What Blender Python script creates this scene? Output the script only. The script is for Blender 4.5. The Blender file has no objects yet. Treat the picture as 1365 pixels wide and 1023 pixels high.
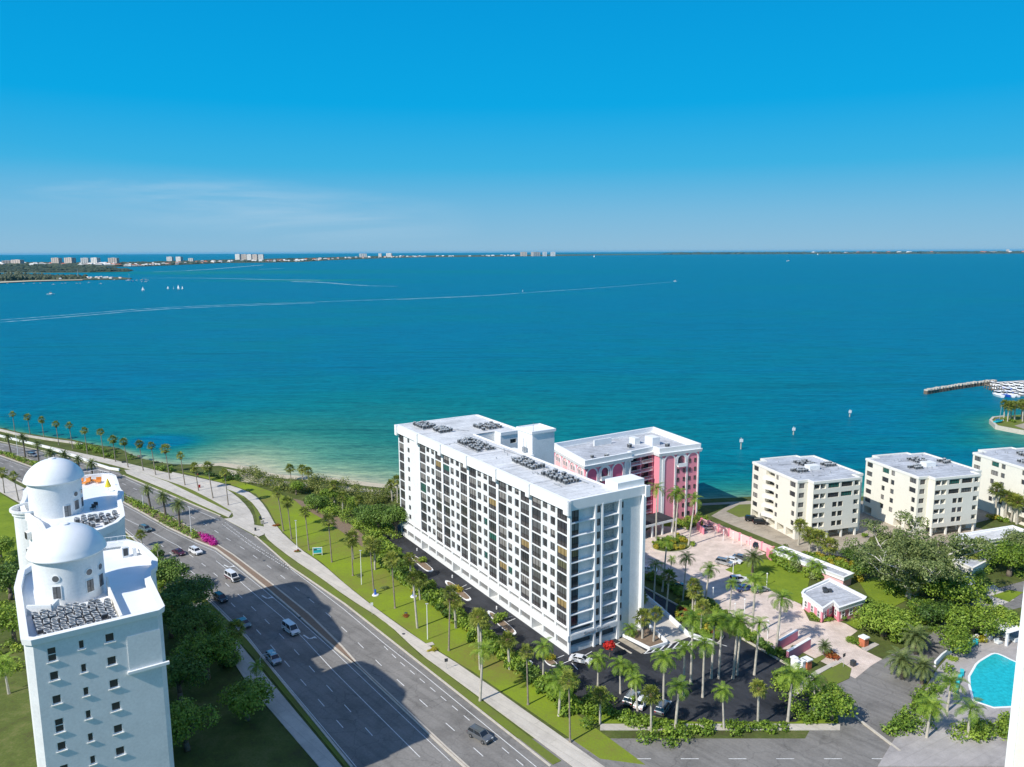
import bpy, bmesh, math, random
import numpy as np
from mathutils import Vector, Matrix, noise
from mathutils.geometry import tessellate_polygon
R = math.radians
rnd = random.Random(7)
scene = bpy.context.scene
COL = scene.collection
WATER_Z = -1.5

# ------------------------------------------------------------------ camera model (surveying helper: pixel of the photo -> point on a level plane)
F_PX, PITCH, ROLL, CAM_H = 1060.0, math.atan(175.5/1060.0), 0.0042, 84.0
def ray(px, py):
    x = px-682.5; y = 511.5-py
    c, s = math.cos(ROLL), math.sin(ROLL)
    x, y = x*c+y*s, -x*s+y*c
    return x, F_PX*math.cos(PITCH)+y*math.sin(PITCH), -F_PX*math.sin(PITCH)+y*math.cos(PITCH)
def G(px, py, z=0.0):
    d = ray(px, py); t = (z-CAM_H)/d[2]
    return (d[0]*t, d[1]*t)
def G3(px, py, z=0.0):
    a = G(px, py, z); return (a[0], a[1], z)
def proj_y(X, Y, Z):
    Z -= CAM_H
    fw = Y*math.cos(PITCH)-Z*math.sin(PITCH); up = Y*math.sin(PITCH)+Z*math.cos(PITCH)
    x = X/fw*F_PX; y = up/fw*F_PX
    c, s = math.cos(ROLL), math.sin(ROLL)
    return 511.5-(x*s+y*c)
def height_at(bx, by, ty, z0=0.0):
    X, Y = G(bx, by, z0); lo, hi = 0., 150.
    for _ in range(40):
        m = (lo+hi)/2
        if proj_y(X, Y, z0+m) > ty: lo = m
        else: hi = m
    return lo

# ------------------------------------------------------------------ object helpers
def tag(o, label=None, cat=None, group=None, kind=None):
    if label: o['label'] = label
    if cat: o['category'] = cat
    if group: o['group'] = group
    if kind: o['kind'] = kind
    return o
def empty(name, loc=(0, 0, 0), rz=0.0, label=None, cat=None, group=None):
    o = bpy.data.objects.new(name, None); COL.objects.link(o)
    o.location = loc; o.rotation_euler = (0, 0, rz); o.empty_display_size = 0.5
    return tag(o, label, cat, group)
class MB:
    def __init__(s): s.v = []; s.f = []; s.m = []; s.ms = []; s.mi = 0; s.T = None
    def mat(s, m):
        if m not in s.ms: s.ms.append(m)
        s.mi = s.ms.index(m); return s
    def add(s, vs, fs):
        n = len(s.v)
        if s.T is not None: vs = [tuple(s.T @ Vector(v)) for v in vs]
        s.v += [tuple(v) for v in vs]
        for f in fs: s.f.append(tuple(n+i for i in f)); s.m.append(s.mi)
        return s
    def box(s, x0, x1, y0, y1, z0, z1):
        return s.add([(x0,y0,z0),(x1,y0,z0),(x1,y1,z0),(x0,y1,z0),(x0,y0,z1),(x1,y0,z1),(x1,y1,z1),(x0,y1,z1)],
                     [(3,2,1,0),(4,5,6,7),(0,1,5,4),(1,2,6,5),(2,3,7,6),(3,0,4,7)])
    def cbox(s, c, sx, sy, sz, rz=0.0):          # centre of the base
        ca, sa = math.cos(rz), math.sin(rz); vs = []
        for z in (0, sz):
            for x, y in ((-1,-1),(1,-1),(1,1),(-1,1)):
                X, Y = x*sx/2, y*sy/2
                vs.append((c[0]+X*ca-Y*sa, c[1]+X*sa+Y*ca, c[2]+z))
        return s.add(vs, [(3,2,1,0),(4,5,6,7),(0,1,5,4),(1,2,6,5),(2,3,7,6),(3,0,4,7)])
    def prism(s, poly, z0, z1, bottom=False):
        a = sum(poly[i][0]*poly[(i+1) % len(poly)][1]-poly[(i+1) % len(poly)][0]*poly[i][1] for i in range(len(poly)))
        if a < 0: poly = poly[::-1]
        n = len(poly)
        tri = tessellate_polygon([[Vector((p[0], p[1], 0)) for p in poly]])
        top = []
        for t in tri:
            A, B, Cc = [poly[i] for i in t]
            cr = (B[0]-A[0])*(Cc[1]-A[1])-(B[1]-A[1])*(Cc[0]-A[0])
            if abs(cr) < 1e-9: continue
            top.append(tuple(i+n for i in (t if cr > 0 else t[::-1])))
        fs = top[:]
        if z0 is not None:
            fs += [(i, (i+1) % n, n+(i+1) % n, n+i) for i in range(n)]
            if bottom: fs += [tuple(i-n for i in t[::-1]) for t in top]
        zz = z1 if z0 is None else z0
        return s.add([(p[0], p[1], zz) for p in poly]+[(p[0], p[1], z1) for p in poly], fs)
    def tube(s, p0, p1, r0, r1=None, n=8, cap=True):
        r1 = r0 if r1 is None else r1
        p0, p1 = Vector(p0), Vector(p1); d = (p1-p0)
        if d.length < 1e-6: return s
        d.normalize(); a = d.orthogonal().normalized(); b = d.cross(a); vs = []
        for p, r in ((p0, r0), (p1, r1)):
            for i in range(n):
                t = 2*math.pi*i/n; vs.append(p+a*math.cos(t)*r+b*math.sin(t)*r)
        fs = [(i, (i+1) % n, n+(i+1) % n, n+i) for i in range(n)]
        if cap: fs += [tuple(range(n-1, -1, -1)), tuple(range(n, 2*n))]
        return s.add(vs, fs)
    def path(s, pts, rs, n=7):
        for i in range(len(pts)-1): s.tube(pts[i], pts[i+1], rs[i], rs[i+1], n)
        return s
    def lathe(s, prof, c=(0, 0), n=32, a0=0.0, a1=2*math.pi):
        full = abs(a1-a0-2*math.pi) < 1e-6; k = n if full else n+1; vs = []
        for r, z in prof:
            for i in range(k):
                t = a0+(a1-a0)*i/n; vs.append((c[0]+r*math.cos(t), c[1]+r*math.sin(t), z))
        fs = []
        for j in range(len(prof)-1):
            for i in range(n):
                i2 = (i+1) % k
                fs.append((j*k+i, j*k+i2, (j+1)*k+i2, (j+1)*k+i))
        return s.add(vs, fs)
    def ribbon(s, pts, w, z0, z1=None):           # flat strip (or raised kerb when z1 given)
        L, Rr = offset(pts, w/2), offset(pts, -w/2)
        if z1 is None:
            n = len(pts); vs = [(p[0], p[1], z0) for p in L]+[(p[0], p[1], z0) for p in Rr]
            return s.add(vs, [(n+i, n+i+1, i+1, i) for i in range(n-1)])
        return s.prism(L+Rr[::-1], z0, z1)
    def build(s, name, parent=None, smooth=False):
        me = bpy.data.meshes.new(name); me.from_pydata(s.v, [], s.f)
        for m in s.ms: me.materials.append(m)
        me.polygons.foreach_set('material_index', s.m)
        if smooth: me.polygons.foreach_set('use_smooth', [True]*len(me.polygons))
        me.update()
        o = bpy.data.objects.new(name, me); COL.objects.link(o)
        if parent is not None: o.parent = parent
        return o
def offset(pts, d):
    out = []
    for i, p in enumerate(pts):
        a = pts[max(i-1, 0)]; b = pts[min(i+1, len(pts)-1)]
        dx, dy = b[0]-a[0], b[1]-a[1]; l = math.hypot(dx, dy) or 1
        out.append((p[0]-dy/l*d, p[1]+dx/l*d))
    return out
def resample(pts, step):
    out = [pts[0]]; acc = 0
    for a, b in zip(pts, pts[1:]):
        l = math.hypot(b[0]-a[0], b[1]-a[1]); n = max(1, int(round(l/step)))
        for i in range(1, n+1): out.append((a[0]+(b[0]-a[0])*i/n, a[1]+(b[1]-a[1])*i/n))
    return out
def smooth_line(pts, it=2):
    for _ in range(it):
        q = [pts[0]]
        for a, b in zip(pts, pts[1:]):
            q += [(a[0]*.75+b[0]*.25, a[1]*.75+b[1]*.25), (a[0]*.25+b[0]*.75, a[1]*.25+b[1]*.75)]
        q.append(pts[-1]); pts = q
    return pts
def smooth_poly(pts, it=2):
    for _ in range(it):
        q = []
        for i in range(len(pts)):
            a, b = pts[i], pts[(i+1) % len(pts)]
            q += [(a[0]*.75+b[0]*.25, a[1]*.75+b[1]*.25), (a[0]*.25+b[0]*.75, a[1]*.25+b[1]*.75)]
        pts = q
    return pts
def GP(lst, z=0.0): return [G(x, y, z) for x, y in lst]
def copy_tree(o, parent=None):
    c = o.copy(); COL.objects.link(c)
    if parent is not None: c.parent = parent
    for ch in o.children: copy_tree(ch, c)
    return c
ORD = ['first', 'second', 'third', 'fourth', 'fifth', 'sixth', 'seventh', 'eighth', 'ninth', 'tenth', 'eleventh', 'twelfth', 'thirteenth', 'fourteenth',
       'fifteenth', 'sixteenth', 'seventeenth', 'eighteenth', 'nineteenth', 'twentieth']
def in_poly(p, poly):
    x, y = p; c = False; n = len(poly); j = n-1
    for i in range(n):
        xi, yi = poly[i]; xj, yj = poly[j]
        if (yi > y) != (yj > y) and x < (xj-xi)*(y-yi)/(yj-yi)+xi: c = not c
        j = i
    return c

# ------------------------------------------------------------------ materials
def new_mat(name):
    m = bpy.data.materials.new(name); m.use_nodes = True
    nt = m.node_tree; b = nt.nodes['Principled BSDF']; return m, nt, b
def N(nt, t, **kw):
    n = nt.nodes.new(t)
    for k, v in kw.items(): setattr(n, k, v)
    return n
def ramp(nt, cols):
    n = nt.nodes.new('ShaderNodeValToRGB'); e = n.color_ramp.elements
    while len(e) < len(cols): e.new(0.5)
    for i, (p, c) in enumerate(cols): e[i].position = p; e[i].color = (*c, 1)
    return n
def mat(name, col, rough=0.7, var=0.0, scale=1.0, spec=0.3, metal=0.0, bump=0.0, detail=4.0, coat=0.0, streak=False, scale2=None):
    """colour with a world-space mottling of +-var"""
    m, nt, b = new_mat(name); L = nt.links.new
    b.inputs['Roughness'].default_value = rough; b.inputs['Specular IOR Level'].default_value = spec
    b.inputs['Metallic'].default_value = metal; b.inputs['Coat Weight'].default_value = coat
    b.inputs['Base Color'].default_value = (*col, 1)
    if var > 0 or bump > 0:
        tc = N(nt, 'ShaderNodeNewGeometry'); mp = N(nt, 'ShaderNodeMapping')
        L(tc.outputs['Position'], mp.inputs['Vector'])
        if streak: mp.inputs['Scale'].default_value = (1, 1, 0.12)
        nz = N(nt, 'ShaderNodeTexNoise'); nz.inputs['Scale'].default_value = scale; nz.inputs['Detail'].default_value = detail; nz.inputs['Roughness'].default_value = 0.65
        L(mp.outputs['Vector'], nz.inputs['Vector'])
        fac = nz.outputs['Fac']
        if scale2:
            n2 = N(nt, 'ShaderNodeTexNoise'); n2.inputs['Scale'].default_value = scale2; n2.inputs['Detail'].default_value = 3
            L(mp.outputs['Vector'], n2.inputs['Vector'])
            ad = N(nt, 'ShaderNodeMath', operation='ADD'); L(fac, ad.inputs[0]); L(n2.outputs['Fac'], ad.inputs[1])
            hf = N(nt, 'ShaderNodeMath', operation='MULTIPLY'); hf.inputs[1].default_value = 0.5; L(ad.outputs[0], hf.inputs[0]); fac = hf.outputs[0]
        r = ramp(nt, [(0.32, tuple(c*(1-var) for c in col)), (0.68, tuple(min(1, c*(1+var)) for c in col))])
        L(fac, r.inputs['Fac']); L(r.outputs['Color'], b.inputs['Base Color'])
        if bump > 0:
            bp = N(nt, 'ShaderNodeBump'); bp.inputs['Strength'].default_value = bump; bp.inputs['Distance'].default_value = 0.05
            L(nz.outputs['Fac'], bp.inputs['Height']); L(bp.outputs['Normal'], b.inputs['Normal'])
    return m
def mat_leaf(name, c1, c2, c3, rough=0.55, trans=0.25, clump=0.35):
    m, nt, b = new_mat(name); L = nt.links.new
    g = N(nt, 'ShaderNodeNewGeometry'); oi = N(nt, 'ShaderNodeObjectInfo')
    nz = N(nt, 'ShaderNodeTexNoise'); nz.inputs['Scale'].default_value = clump; nz.inputs['Detail'].default_value = 2; L(g.outputs['Position'], nz.inputs['Vector'])
    a = N(nt, 'ShaderNodeMath', operation='MULTIPLY_ADD'); L(g.outputs['Random Per Island'], a.inputs[0]); a.inputs[1].default_value = 0.55
    a2 = N(nt, 'ShaderNodeMath', operation='MULTIPLY_ADD'); L(oi.outputs['Random'], a2.inputs[0]); a2.inputs[1].default_value = 0.25; a2.inputs[2].default_value = -0.33
    L(a2.outputs[0], a.inputs[2])
    a3 = N(nt, 'ShaderNodeMath', operation='ADD'); L(a.outputs[0], a3.inputs[0]); L(nz.outputs['Fac'], a3.inputs[1])
    r = ramp(nt, [(0.15, c1), (0.5, c2), (0.9, c3)]); L(a3.outputs[0], r.inputs['Fac'])
    L(r.outputs['Color'], b.inputs['Base Color']); b.inputs['Roughness'].default_value = rough; b.inputs['Specular IOR Level'].default_value = 0.35
    t = N(nt, 'ShaderNodeBsdfTranslucent'); L(r.outputs['Color'], t.inputs['Color'])
    mx = N(nt, 'ShaderNodeMixShader'); mx.inputs[0].default_value = trans
    out = nt.nodes['Material Output']
    L(b.outputs[0], mx.inputs[1]); L(t.outputs[0], mx.inputs[2]); L(mx.outputs[0], out.inputs['Surface'])
    return m
M = {}
M['white'] = mat('white_stucco', (.77, .78, .775), .75, .09, .35, bump=.12, scale2=3)
M['white_trim'] = mat('white_trim', (.86, .86, .85), .6, .03, .7)
M['white_roof'] = mat('white_roof_membrane', (.68, .69, .69), .7, .16, .22, scale2=1.6)
M['grey_roof'] = mat('grey_roof_membrane', (.50, .52, .55), .75, .22, .18, scale2=1.5)
M['dome'] = mat('dome_coating', (.84, .86, .87), .35, .04, .35, spec=.4)
M['cream'] = mat('cream_stucco', (.80, .765, .665), .8, .05, .4, bump=.08, scale2=3)
M['cream_trim'] = mat('cream_trim', (.83, .81, .74), .7, .04, .8)
M['pink'] = mat('pink_stucco', (.82, .29, .36), .8, .06, .4, bump=.08, scale2=3)
M['pink_light'] = mat('pink_wall_paint', (.86, .50, .50), .8, .06, .6)
M['pink_deep'] = mat('pink_arch_panel', (.82, .16, .26), .8, .05, .5)
M['gravel_panel'] = mat('pebble_panel', (.40, .40, .38), .9, .45, 3.0, detail=8)
M['panel_grey'] = mat('painted_panel', (.70, .72, .72), .8, .05, 1.)
M['metal_dark'] = mat('dark_metal', (.05, .055, .06), .5, spec=.5)
M['metal_grey'] = mat('grey_metal', (.42, .43, .44), .45, .12, 2., metal=.4)
M['metal_light'] = mat('galvanised_metal', (.62, .63, .63), .4, .1, 2., metal=.3)
M['shutter'] = mat('garage_shadow_wall', (.55, .58, .58), .8, .05, 1.)
M['garage_mid'] = mat('garage_shade_grey', (.20, .20, .20), .8, .1, 1.)  # mid grey: pale inner wall with its shade put into the colour
M['garage_dark'] = mat('garage_shade_dark', (.10, .105, .11), .8, .1, 1.)  # dark tone carries the shade inside the open garages
M['garage_floor'] = mat('garage_floor', (.18, .18, .18), .8, .1, 1.)
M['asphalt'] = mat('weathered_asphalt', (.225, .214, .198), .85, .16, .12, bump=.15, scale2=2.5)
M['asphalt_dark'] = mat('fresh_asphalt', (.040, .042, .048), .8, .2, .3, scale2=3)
M['asphalt_red'] = mat('median_brick', (.24, .17, .12), .85, .2, 1.5, scale2=6)
M['paint'] = mat('road_paint', (.74, .74, .72), .6, .22, 3.)
M['kerb'] = mat('kerb_concrete', (.55, .50, .42), .85, .12, 1.)
M['concrete'] = mat('concrete_walk', (.58, .535, .465), .85, .10, .4, scale2=4)
M['concrete_tan'] = mat('tan_concrete_drive', (.38, .33, .26), .85, .15, .3, scale2=3)
M['mulch'] = mat('mulch', (.22, .16, .11), .95, .3, 1.5, scale2=6)
M['rock'] = mat('shore_rock', (.17, .15, .12), .9, .35, 1.2)
M['sand'] = mat('sand', (.52, .46, .34), .9, .1, .5)
M['bark'] = mat('bark', (.16, .13, .10), .9, .25, 2.)
M['bark_pale'] = mat('pale_palm_trunk', (.48, .44, .37), .85, .2, 1.5, streak=False)
M['bark_fan'] = mat('fan_palm_trunk', (.27, .23, .18), .9, .25, 2.)
M['bark_grey'] = mat('banyan_bark', (.55, .52, .47), .85, .2, 1.)
M['shaft'] = mat('crownshaft_green', (.12, .20, .04), .5)
M['skirt'] = mat('dead_frond_skirt', (.20, .14, .07), .9, .25, 2.)
M['navy'] = mat('dark_tint_glass', (.012, .018, .025), .08, spec=.8)
M['tyre'] = mat('tyre_rubber', (.02, .02, .02), .8)
M['rim'] = mat('alloy_rim', (.45, .45, .46), .3, metal=.8)
M['carglass'] = mat('car_glass', (.015, .02, .025), .05, spec=.9)
M['redlight'] = mat('red_lens', (.4, .01, .01), .3)
M['lamp'] = mat('clear_lens', (.75, .75, .72), .2)
M['teal'] = mat('teal_sign_paint', (.02, .38, .42), .5)
M['blue'] = mat('blue_paint', (.03, .12, .5), .5)
M['orange'] = mat('orange_cushion', (.75, .28, .06), .8)
M['yellow'] = mat('yellow_fabric', (.8, .6, .05), .8)
M['terracotta'] = mat('terracotta', (.5, .16, .08), .85, .2, 2.)
M['bag'] = mat('beige_far_wall', (.62, .55, .47), .8)
M['pool'] = mat('pool_water', (.02, .46, .50), .06, .22, 1.6, spec=.6, bump=.6)
M['pool_deck'] = mat('pool_deck_pavers', (.42, .39, .37), .8, .12, .6, scale2=4)
def grass(name, c1, c2, c3, s=.12):
    m, nt, b = new_mat(name); L = nt.links.new
    g = N(nt, 'ShaderNodeNewGeometry')
    n1 = N(nt, 'ShaderNodeTexNoise'); n1.inputs['Scale'].default_value = s; n1.inputs['Detail'].default_value = 6; n1.inputs['Roughness'].default_value = .7
    n2 = N(nt, 'ShaderNodeTexNoise'); n2.inputs['Scale'].default_value = 2.5; n2.inputs['Detail'].default_value = 4
    for n in (n1, n2): L(g.outputs['Position'], n.inputs['Vector'])
    mx = N(nt, 'ShaderNodeMath', operation='MULTIPLY_ADD'); L(n2.outputs['Fac'], mx.inputs[0]); mx.inputs[1].default_value = .35; mx.inputs[2].default_value = -.175
    ad = N(nt, 'ShaderNodeMath', operation='ADD'); L(mx.outputs[0], ad.inputs[0]); L(n1.outputs['Fac'], ad.inputs[1])
    r = ramp(nt, [(.3, c1), (.5, c2), (.7, c3)]); L(ad.outputs[0], r.inputs['Fac']); L(r.outputs['Color'], b.inputs['Base Color'])
    b.inputs['Roughness'].default_value = .9; b.inputs['Specular IOR Level'].default_value = .1
    bp = N(nt, 'ShaderNodeBump'); bp.inputs['Strength'].default_value = .5; bp.inputs['Distance'].default_value = .08; L(n2.outputs['Fac'], bp.inputs['Height']); L(bp.outputs['Normal'], b.inputs['Normal'])
    return m
M['grass'] = grass('park_grass', (.14, .15, .05), (.15, .185, .04), (.165, .22, .03))
M['lawn'] = grass('bright_lawn', (.13, .19, .025), (.18, .25, .025), (.23, .30, .03))
M['park'] = grass('park_turf', (.20, .18, .05), (.195, .25, .032), (.23, .32, .02), .055)
M['soil'] = grass('ground_cover', (.07, .07, .03), (.09, .12, .03), (.15, .15, .06), .2)
def add_wear(m, rot, sheet=None, streak=.22, stain=.3, crack=0.0, seam=0.0, sx=.03):
    """long wear streaks, stains, cracks and membrane seams multiplied into the surface's own colour"""
    nt = m.node_tree; b = nt.nodes['Principled BSDF']; L = nt.links.new; g = N(nt, 'ShaderNodeNewGeometry'); mp = N(nt, 'ShaderNodeMapping'); mp.inputs['Rotation'].default_value = (0, 0, -rot); L(g.outputs['Position'], mp.inputs[0])
    src = b.inputs['Base Color'].links[0].from_socket
    def mul(sock, r, fac=1.0):
        nonlocal src
        mx = N(nt, 'ShaderNodeMixRGB', blend_type='MULTIPLY'); mx.inputs[0].default_value = fac; L(src, mx.inputs[1]); L(r.outputs[0], mx.inputs[2]); L(sock, r.inputs['Fac']); src = mx.outputs[0]
    m2 = N(nt, 'ShaderNodeMapping'); m2.inputs['Scale'].default_value = (sx, 1.1, 1); L(mp.outputs[0], m2.inputs[0]); n1 = N(nt, 'ShaderNodeTexNoise'); n1.inputs['Scale'].default_value = .8; n1.inputs['Detail'].default_value = 4; L(m2.outputs[0], n1.inputs['Vector'])
    mul(n1.outputs['Fac'], ramp(nt, [(.35, (1-streak,)*3), (.62, (1+streak*.6,)*3)]))
    n2 = N(nt, 'ShaderNodeTexNoise'); n2.inputs['Scale'].default_value = .09; n2.inputs['Detail'].default_value = 7; n2.inputs['Roughness'].default_value = .7; L(mp.outputs[0], n2.inputs['Vector'])
    mul(n2.outputs['Fac'], ramp(nt, [(.36, (1-stain,)*3), (.5, (1, 1, 1)), (.68, (1+stain*.4,)*3)]))
    if crack:
        v = N(nt, 'ShaderNodeTexVoronoi', feature='DISTANCE_TO_EDGE'); v.inputs['Scale'].default_value = .16; nd = N(nt, 'ShaderNodeTexNoise'); nd.inputs['Scale'].default_value = .5; nd.inputs['Detail'].default_value = 5; L(mp.outputs[0], nd.inputs['Vector'])
        va = N(nt, 'ShaderNodeVectorMath', operation='MULTIPLY_ADD'); L(nd.outputs['Color'], va.inputs[0]); va.inputs[1].default_value = (2.5, 2.5, 0); L(mp.outputs[0], va.inputs[2]); L(va.outputs[0], v.inputs['Vector'])
        mul(v.outputs['Distance'], ramp(nt, [(.004, (1-crack,)*3), (.016, (1, 1, 1))]))
    if seam:
        br = N(nt, 'ShaderNodeTexBrick'); br.inputs['Scale'].default_value = .12; br.inputs['Mortar Size'].default_value = .012; br.inputs['Row Height'].default_value = .24; br.inputs['Brick Width'].default_value = 1.4
        br.inputs['Color1'].default_value = (1, 1, 1, 1); br.inputs['Color2'].default_value = (.93, .93, .94, 1); br.inputs['Mortar'].default_value = (1-seam, 1-seam, 1-seam, 1); L(mp.outputs[0], br.inputs['Vector'])
        mx = N(nt, 'ShaderNodeMixRGB', blend_type='MULTIPLY'); mx.inputs[0].default_value = 1; L(src, mx.inputs[1]); L(br.outputs['Color'], mx.inputs[2]); src = mx.outputs[0]
    L(src, b.inputs['Base Color'])
add_wear(M['asphalt'], R(133), streak=.13, stain=.24, crack=.2); add_wear(M['asphalt_dark'], R(122), streak=.15, stain=.45, crack=.3, sx=.2)
add_wear(M['white_roof'], R(31.8), streak=.06, stain=.16, seam=.22, sx=.4); add_wear(M['grey_roof'], R(17), streak=.08, stain=.25, seam=.3, sx=.4); add_wear(M['concrete'], R(133), streak=.06, stain=.14, seam=.14, sx=.3)
add_wear(M['concrete_tan'], R(20), streak=.12, stain=.22, crack=.2, sx=.3); add_wear(M['pool_deck'], R(30), streak=.05, stain=.2, seam=.12, sx=.5)
def mat_pavers():
    m, nt, b = new_mat('pink_pavers'); L = nt.links.new
    g = N(nt, 'ShaderNodeNewGeometry'); mp = N(nt, 'ShaderNodeMapping'); mp.inputs['Rotation'].default_value = (0, 0, R(32)); L(g.outputs['Position'], mp.inputs['Vector'])
    br = N(nt, 'ShaderNodeTexBrick'); br.inputs['Scale'].default_value = .8
    br.inputs['Color1'].default_value = (.76, .64, .55, 1); br.inputs['Color2'].default_value = (.66, .54, .46, 1); br.inputs['Mortar'].default_value = (.52, .42, .36, 1)
    br.inputs['Mortar Size'].default_value = .02; L(mp.outputs[0], br.inputs['Vector'])
    nz = N(nt, 'ShaderNodeTexNoise'); nz.inputs['Scale'].default_value = .35; nz.inputs['Detail'].default_value = 6; L(g.outputs['Position'], nz.inputs['Vector'])
    mx = N(nt, 'ShaderNodeMixRGB', blend_type='MULTIPLY'); mx.inputs[0].default_value = 1
    r = ramp(nt, [(.3, (.82, .82, .80)), (.7, (1.12, 1.12, 1.12))]); L(nz.outputs['Fac'], r.inputs['Fac'])
    L(br.outputs['Color'], mx.inputs[1]); L(r.outputs['Color'], mx.inputs[2]); L(mx.outputs[0], b.inputs['Base Color']); b.inputs['Roughness'].default_value = .85
    return m
M['pavers'] = mat_pavers()
M['leaf_fan'] = mat_leaf('fan_palm_leaf', (.06, .09, .015), (.18, .23, .035), (.40, .42, .08), trans=.35)
M['leaf_date'] = mat_leaf('date_palm_leaf', (0.0438, 0.075, 0.025), (0.125, 0.175, 0.05), (0.275, 0.325, 0.1))
M['leaf_royal'] = mat_leaf('royal_palm_leaf', (0.0495, 0.11, 0.0132), (0.165, 0.286, 0.0275), (0.374, 0.506, 0.066), trans=.35)
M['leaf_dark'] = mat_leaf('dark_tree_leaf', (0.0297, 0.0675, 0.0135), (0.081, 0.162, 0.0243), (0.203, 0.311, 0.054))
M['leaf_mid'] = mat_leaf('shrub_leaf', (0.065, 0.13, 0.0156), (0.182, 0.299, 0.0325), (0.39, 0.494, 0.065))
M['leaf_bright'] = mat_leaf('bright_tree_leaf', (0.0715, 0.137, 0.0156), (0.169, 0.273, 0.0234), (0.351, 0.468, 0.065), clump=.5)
M['leaf_olive'] = mat_leaf('olive_tree_leaf', (0.065, 0.0975, 0.0325), (0.156, 0.215, 0.0585), (0.325, 0.377, 0.143))
M['leaf_yellow'] = mat_leaf('croton_leaf', (.20, .22, .02), (.40, .36, .03), (.55, .45, .05))
M['leaf_red'] = mat_leaf('red_foliage', (.25, .05, .02), (.40, .10, .03), (.30, .20, .03))
M['leaf_poinciana'] = mat_leaf('scarlet_bloom', (.35, .01, .01), (.6, .02, .02), (.75, .06, .03))
M['leaf_magenta'] = mat_leaf('magenta_bloom', (.35, .01, .16), (.6, .02, .32), (.7, .08, .45))
M['leaf_seagrape'] = mat_leaf('sea_grape_leaf', (0.072, 0.108, 0.024), (0.192, 0.24, 0.042), (0.408, 0.384, 0.108))
M['far_green'] = mat_leaf('mangrove_leaf', (.05, .075, .045), (.08, .11, .06), (.12, .145, .08), clump=.01)

# ------------------------------------------------------------------ sky, sun, camera
SUN_AZ, SUN_EL = R(220.5), R(41)
w = bpy.data.worlds.new('World'); scene.world = w; w.use_nodes = True
nt = w.node_tree; nt.nodes.clear()
sky = nt.nodes.new('ShaderNodeTexSky'); sky.sky_type = 'NISHITA'; sky.sun_disc = False
sky.sun_elevation = SUN_EL; sky.sun_rotation = R(90)-SUN_AZ; sky.altitude = 0; sky.air_density = 1.0; sky.dust_density = 0.25; sky.ozone_density = 3.0
hs = nt.nodes.new('ShaderNodeHueSaturation'); hs.inputs['Saturation'].default_value = 1.1; hs.inputs['Hue'].default_value = .5; hs.inputs['Value'].default_value = 1.0
bg = nt.nodes.new('ShaderNodeBackground'); bg.inputs['Strength'].default_value = 0.10
wo = nt.nodes.new('ShaderNodeOutputWorld')
# thin cirrus, laid out by direction in the sky
tcw = nt.nodes.new('ShaderNodeTexCoord')
mpw = nt.nodes.new('ShaderNodeMapping'); mpw.inputs['Scale'].default_value = (3.0, 1.2, 26.0); mpw.inputs['Rotation'].default_value = (0, R(5), 0)
nw = nt.nodes.new('ShaderNodeTexNoise'); nw.inputs['Scale'].default_value = 1.0; nw.inputs['Detail'].default_value = 7; nw.inputs['Roughness'].default_value = .6; nw.inputs['Distortion'].default_value = .5
nt.links.new(tcw.outputs['Generated'], mpw.inputs['Vector']); nt.links.new(mpw.outputs[0], nw.inputs['Vector'])
rw = ramp(nt, [(.46, (0, 0, 0)), (.70, (1, 1, 1))]); nt.links.new(nw.outputs['Fac'], rw.inputs['Fac'])
sx = nt.nodes.new('ShaderNodeSeparateXYZ'); nt.links.new(tcw.outputs['Generated'], sx.inputs[0])
def wmath(op, a, b=None, c=None):
    n = nt.nodes.new('ShaderNodeMath'); n.operation = op
    for i, v in enumerate((a, b, c)):
        if v is None: continue
        if isinstance(v, (int, float)): n.inputs[i].default_value = v
        else: nt.links.new(v, n.inputs[i])
    return n.outputs[0]
def bump1(v, c, wd):      # 1 at c falling to 0 at +-wd
    d = wmath('ABSOLUTE', wmath('SUBTRACT', v, c)); return wmath('MAXIMUM', wmath('SUBTRACT', 1.0, wmath('DIVIDE', d, wd)), 0.0)
# band slopes down to the right: z = .075 - .07*(x+.4)
zz = wmath('MULTIPLY_ADD', sx.outputs['X'], 0.10, sx.outputs['Z'])
band = wmath('MULTIPLY', bump1(zz, 0.022, 0.04), bump1(sx.outputs['X'], -0.33, 0.30))
clf = wmath('MULTIPLY', wmath('MULTIPLY', rw.outputs['Color'], band), .72)
clf = wmath('MINIMUM', wmath('ADD', clf, wmath('MULTIPLY', band, .12)), .75)
# graded clear winter sky by elevation, blended over the physical one
rsk = ramp(nt, [(.0, (.235, .42, .57)), (.045, (.155, .40, .60)), (.10, (.035, .36, .63)), (.17, (.0, .315, .64)), (.35, (.0, .235, .56)), (.6, (.09, .20, .42)), (1.0, (.14, .17, .36))])
nt.links.new(sx.outputs['Z'], rsk.inputs['Fac'])
scl = nt.nodes.new('ShaderNodeVectorMath'); scl.operation = 'SCALE'; scl.inputs['Scale'].default_value = 10.0; nt.links.new(rsk.outputs['Color'], scl.inputs[0])
mxs = nt.nodes.new('ShaderNodeMixRGB'); mxs.inputs[0].default_value = .985; nt.links.new(hs.outputs[0], mxs.inputs[1]); nt.links.new(scl.outputs[0], mxs.inputs[2])
mixw = nt.nodes.new('ShaderNodeMixRGB'); mixw.inputs[2].default_value = (4.4, 5.7, 6.8, 1)
nt.links.new(sky.outputs[0], hs.inputs['Color']); nt.links.new(mxs.outputs[0], mixw.inputs[1]); nt.links.new(clf, mixw.inputs[0])
nt.links.new(mixw.outputs[0], bg.inputs['Color']); nt.links.new(bg.outputs[0], wo.inputs['Surface'])
sl = bpy.data.lights.new('sun', 'SUN'); sl.energy = 4.2; sl.angle = R(.55); sl.color = (1.0, .955, .88)
so = bpy.data.objects.new('sun', sl); COL.objects.link(so)
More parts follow.
